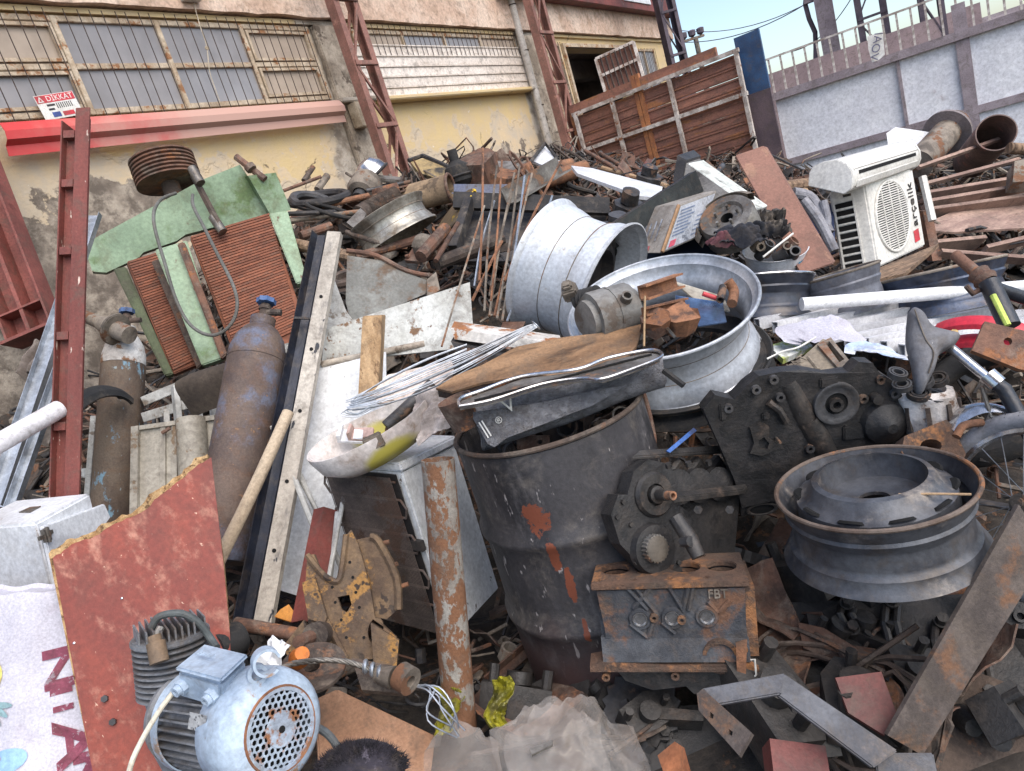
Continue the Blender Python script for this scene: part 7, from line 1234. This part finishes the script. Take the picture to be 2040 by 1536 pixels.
pp = [((605,360,5.4),(624,333,5.5),5,'rustdark','short dark pipe pointing up at the left of the heap'),((632,378,5.3),(652,350,5.4),7,'scrapgrey','short grey pipe pointing up left of the alternator'),((565,380,5.2),(640,352,5.3),3.5,'rust','curved rusty tube along the left heap edge'),((690,345,5.5),(708,356,5.4),3,'scrapgrey','small rod end by the alternator'),((795,375,5.2),(806,342,5.4),3,'rustdark','thin red rod by the red lattice column foot'),((575,440,4.5),(728,420,4.7),5,'scrapgrey','grey bar running left from the ribbed bellows'),((552,478,4.2),(700,512,4.0),12,'woodold','round wooden stake behind the bumper channel'),((838,512,3.75),(888,455,3.95),13,'rust','thick rusty pipe leaning in the middle of the heap'),((868,520,3.7),(912,445,3.95),5,'rust','twisted rusty rebar leaning next to the thick pipe'),((690,462,4.2),(760,486,4.1),5,'rustdark','dark bar sticking out under the old rim'),((710,512,4.1),(830,478,4.2),9,'rust','rusty box section under the old rim'),((730,380,5.1),(818,362,5.2),4,'steeldark','steering rod behind the old rim'),((870,525,3.8),(1000,475,4.0),14,'rustdark','brown flat beam under the rods'),((600,470,4.4),(660,450,4.5),9,'rust','short rusty bar left of the bumper channel'),((640,410,4.85),(735,390,5.0),6,'rustorange','flat rusty strip across the belts'),((1165,300,7),(1255,352,6),4,'rust','long rusty tube leaning on the gate, left one'),((1195,305,7),(1262,345,6),4,'rust','long rusty tube leaning on the gate, right one'),((1200,335,6),(1330,372,5.4),5,'wood','pale stick lying below the gate'),((1310,395,4.8),(1420,350,5.2),6,'black','black bar behind the foam beam'),((1395,385,4.6),(1440,330,5),6,'steeldark','dark bar leaning left of the brown board'),((1130,410,4.3),(1178,395,4.4),8,'rust','rusty hollow pipe end near the white triangle'),((1550,390,4.5),(1605,382,4.6),8,'wood','pale timber offcut right of the brown board'),((1545,375,4.9),(1620,365,5),12,'woodold','brown timber behind the indoor unit')]
for a, b, r_, m_, lab in pp: rod('bar_piece', a, b, r_, mt[m_], lab, 'bar', n=10)
t = thg('pump_casting', 'rusty pump casting with bolted flange in the middle of the heap', 'casting', fdir(P(850,500,3.95), tilt(850,500,.6,-.3,.6))); part(t, 'flange', prism([(-.12,-.06),(-.04,-.11),(.08,-.1),(.13,0),(.08,.1),(-.06,.1)], 0, .02, [circ(0,0,.05,14)]), mt['rust']); part(t, 'dome', lathe([(.07,.02),(.06,.07),(.03,.1),(0,.105)], 20), mt['scrapgrey'])
for x_, y_ in ((-.1,-.05),(-.03,-.095),(.07,-.085),(.115,0),(.07,.085),(-.05,.085)): part(t, 'bolt', bolt(.012,.02).at(x_,y_,.02), mt['rust'])
splate('white_triangle', [(1138,330,5.0),(1180,335,5.0),(1320,372,4.5),(1315,395),(1275,390),(1150,345)], .02, mt['white'], 'long white triangular sheet pointing left on the heap', 'metal sheet'); splate('pale_box', [(1235,385,4.6),(1290,392,4.5),(1285,405,4.45),(1238,402)], .06, mt['white'], 'pale box corner under the white triangular sheet', 'box')
splate('mirror_frame', [(1060,320,6.3),(1085,285,6.6),(1115,320,6.3),(1095,335)], .02, mt['white'], 'small pale pane with black frame standing on the heap', 'pane'); wcurve('frame_edge', [(1056,324,6.2),(1086,286,6.5),(1112,318,6.3)], 4, mt['black'], 'black frame strip around the small pale pane', 'frame', 6, 1)
splate('red_offcut', [(1270,345,6),(1290,315,6),(1300,318,6),(1288,348)], .02, m_redt, 'small red steel offcut in front of the gate', 'steel plate'); splate('brown_sheet', [(1235,330,6.5),(1240,300,6.6),(1265,310,6.5),(1262,345)], .02, mt['rust'], 'small brown sheet standing against the gate', 'metal sheet')
splate('grey_bracket', [(690,445,4.5),(720,415,4.6),(732,425,4.55),(712,460)], .03, mt['steel'], 'pale grey torn bracket beside the bellows', 'bracket', nz=.02); splate('torn_sheet', [(1015,700,2.75),(1050,640,2.9),(1000,640,2.95),(985,690)], .004, mt['rust'], 'rusty torn strip at the foot of the rods', 'metal strip', nz=.02)
solo('crank_gear', lathe([(.03,0),(.05,.0),(.05,.03),(.09,.03),(.095,.015),(.09,0),(.11,-.01),(.03,-.02)], 30, closed=True), mt['rustdark'], 'rusty stepped gear hub left of the pump casting', 'gear', fdir(P(690,560,3.6), tilt(690,560,.5,-.3,1)))
for k, (x, y, d) in enumerate(((1290,365,4.9),(1250,425,3.9),(1225,470,3.7))): solo('dark_casting', (prism(circ(0,0,.09,7), -.06, .06)+cyl(.05,.06,.12,14)).noise(.02, 9, k), mt['steeldark'], ('dark casting under the white triangular sheet', 'dark casting between the ribbed profile and carton', 'dark casting left of the carton')[k], 'casting', fdir(P(x,y,d), V((.3,-.4,.9)).normalized()))
# ---------------------------------------------------------------- countable small scrap lying on the heap
def Hn(x, y, e=.06): return V((H(x-e, y)-H(x+e, y), H(x, y-e)-H(x, y+e), 2*e)).normalized()
protos = []
def proto(name, g, m, label, cat, group): o = mk(name, g, m); tag(o, label, cat, group); protos.append([o, False]); return o
LB = 'among the small scrap strewn over the back of the heap'
proto('rusty_bracket', prism([(-.07,-.03),(.07,-.03),(.07,.03),(.02,.03),(.0,.05),(-.07,.04)], 0, .006, [circ(.045,0,.01,8), circ(-.045,0,.01,8)])+prism(rect(-.07,-.064,-.03,.04), .006, .05), mt['rust'], 'folded rusty bracket '+LB, 'bracket', 'small rusty brackets on the heap')
proto('pipe_offcut', pipe(.025, .006, -.11, .11, 14).rot(pi/2, 'X'), mt['scrapgrey'], 'short grey pipe offcut '+LB, 'pipe', 'pipe offcuts on the heap')
proto('angle_offcut', prism(lprof(.05,.05,.006), -.17, .17).rot(pi/2, 'Y'), mt['rustdark'], 'dark rusty angle offcut '+LB, 'angle iron', 'angle offcuts on the heap')
proto('bolt_rod', tube([V((-.2,0,0)), V((0,.02,.015)), V((.2,-.03,.0))], .009, 7), mt['rust'], 'bent rusty rod '+LB, 'rod', 'bent rods on the heap')
proto('gear_wheel', prism([((.075 if i % 2 else .066)*cos(2*pi*i/36), (.075 if i % 2 else .066)*sin(2*pi*i/36)) for i in range(36)], 0, .025, [circ(0,0,.022,12)]), mt['steeldark'], 'dark toothed gear wheel '+LB, 'gear', 'gear wheels on the heap')
proto('sheet_scrap', sheet(8, 6, lambda u, v: (-.12+.24*u, -.08+.16*v, .05*noise.noise(V((u*3,v*3,5)))+.03), .004), mt['steel'], 'crumpled grey sheet scrap '+LB, 'metal sheet', 'sheet scraps on the heap')
proto('hub_piece', lathe([(.02,0),(.07,0),(.07,.015),(.04,.02),(.035,.06),(.02,.06)], 22, closed=True), mt['rust'], 'rusty flanged hub '+LB, 'hub', 'flanged hubs on the heap')
proto('flat_strip', box(-.22,.22,-.022,.022,0,.006).noise(.01, 6), mt['rustorange'], 'orange rusty flat strip '+LB, 'strip', 'flat strips on the heap')
proto('cable_loop', torus(.1, .007, 30, 6).noise(.02, 7), mt['rubber'], 'black cable loop '+LB, 'cable', 'cable loops on the heap')
proto('engine_lump', (prism([(-.08,-.05),(.08,-.05),(.09,.03),(.03,.06),(-.07,.05)], 0, .08)+cyl(.03,.08,.11,14)+cyl(.012,.08,.12,8).at(.06,0,0)+cyl(.012,.08,.12,8).at(-.06,.02,0)).noise(.006,14), mt['oily2'], 'dark cast engine part '+LB, 'engine part', 'cast engine parts on the heap')
proto('wire_tangle', tube(spline([V((.16*cos(i*1.9)*(1-.05*i)+.03*noise.noise(V((i,1,2)))*3, .12*sin(i*1.9)*(1-.04*i), .03+.05*noise.noise(V((i*1.3,5,2))))) for i in range(14)], 4), .005, 5), mt['rustdark'], 'tangled dark wire coil '+LB, 'wire', 'wire tangles on the heap')
proto('bent_sheet', sheet(10, 8, lambda u, v: (-.16+.32*u, -.09+.18*v, .06*abs(u-.45)*3+.03*noise.noise(V((u*4,v*4,1)))), .004), mt['rust'], 'bent rusty sheet offcut '+LB, 'metal sheet', 'bent sheet offcuts on the heap')
proto('hose_piece', tube(spline([V((-.2,0,.02)), V((-.08,.08,.05)), V((.05,-.02,.07)), V((.15,.05,.03)), V((.24,-.06,.02))], 5), .016, 8), mt['rubber'], 'bent black hose piece '+LB, 'hose', 'hose pieces on the heap')
zones = [((565,880),(355,520),(4.2,6.0),230),((880,1300),(325,430),(4.6,6.2),90),((1280,1620),(345,440),(3.9,6.0),40),((1840,2040),(300,560),(3.6,6.0),34),((130,330),(560,800),(3.4,4.4),20),((1480,1900),(600,740),(2.3,3.0),22)]
import itertools
def rayheap(x, y):
    r = ray(x, y); t = 1.6
    while t < 9:
        p = CAM + r*t
        if p.z < H(p.x, p.y): return p
        t += .04
    return None
for (x0, x1), (y0, y1), dr_, n in zones:
    for k in range(n):
        p = rayheap(random.uniform(x0, x1), random.uniform(y0, y1))
        if p is None or B.M.inverted().__matmul__(p).y > -.15: continue
        pr_ = random.choice(protos); o = pr_[0] if not pr_[1] else clone(pr_[0]); pr_[1] = True
        nn = (Hn(p.x, p.y)+V((random.gauss(0,.45), random.gauss(0,.45), random.gauss(0,.2)))).normalized()
        M = fdir(p+V((0,0,random.uniform(-.01,.06))), nn, V((random.gauss(0,1), random.gauss(0,1), 0))); o.matrix_world = M @ Matrix.Scale(random.uniform(.75,1.35), 4)
LB2 = 'in the dark corner around the wheel rim at lower right'
for (x0, x1), (y0, y1), n in (((1480,2040),(1120,1536),34), ((1030,1300),(1390,1536),12)):
    for k in range(n):
        p = rayheap(random.uniform(x0, x1), random.uniform(y0, y1))
        if p is None: continue
        o = clone(random.choice(protos[:1]+protos[4:5]+protos[6:7]+protos[9:10]*4+protos[10:12])[0]); o['label'] = o['label'].replace(LB, LB2); o['group'] = o['group'].replace('on the heap', 'in the dark corner')
        o.matrix_world = fdir(p+V((0, 0, random.uniform(0, .1))), (V((0, 0, 1))+V((random.gauss(0,.5), random.gauss(0,.5), 0))).normalized(), V((random.gauss(0,1), random.gauss(0,1), 0))) @ Matrix.Scale(random.uniform(.8, 1.5), 4)
# ---------------------------------------------------------------- uncountable litter: one mass per material
bits = [lambda: box(-.05,.05,-.012,.012,0,.005), lambda: cyl(.008,-.07,.07,6).rot(pi/2,'X'), lambda: pipe(.018,.005,0,.03,8), lambda: prism(lprof(.025,.025,.004),-.06,.06).rot(pi/2,'Y'), lambda: torus(.03,.005,12,5), lambda: prism([(-.03,-.02),(.03,-.025),(.035,.01),(0,.03),(-.03,.02)],0,.012), lambda: cyl(.012,0,.03,6), lambda: tube(spline([V((random.uniform(-.14,.14), random.uniform(-.14,.14), random.uniform(0,.06))) for _ in range(5)], 3),.0035,4), lambda: tube(spline([V((random.uniform(-.2,.2), random.uniform(-.1,.1), random.uniform(0,.05))) for _ in range(4)], 3),.006,5), lambda: tube([V((-.1,0,0)),V((-.03,.02,.02)),V((.04,-.02,.01)),V((.1,.02,0))],.004,5), lambda: sheet(3,3,lambda u,v:(-.05+.1*u,-.04+.08*v,.03*noise.noise(V((u*3,v*3,random.random()*9)))),.003)]
gs_ = [G() for _ in range(5)]
for k in range(9500):
    x = random.uniform(-3.2, 5.5); y = random.uniform(1.9, 9.5); h = H(x, y)
    if B.M.inverted().__matmul__(V((x, y, h))).y > -.05: continue
    if y > 7.5 and random.random() < .5: continue
    sc = random.uniform(.7, 1.7)*(1 if y < 4 else 1.35); nn = (Hn(x, y)+V((random.gauss(0,.6), random.gauss(0,.6), random.gauss(0,.3)))).normalized()
    gs_[k % 5] += random.choice(bits)().tr(fdir(V((x, y, h+random.uniform(-.02,.06))), nn, V((random.gauss(0,1), random.gauss(0,1), .1))) @ Matrix.Scale(sc, 4))
for g, m_, lab in zip(gs_, ('rust', 'rustdark', 'scrapgrey', 'steeldark', 'black'), ('rust brown', 'dark brown', 'dusty grey', 'dark steel', 'black')):
    tag(mk('scrap_litter', g, mt[m_], 30), lab+' metal litter spread all over the scrap heap', 'scrap litter', kind='stuff')
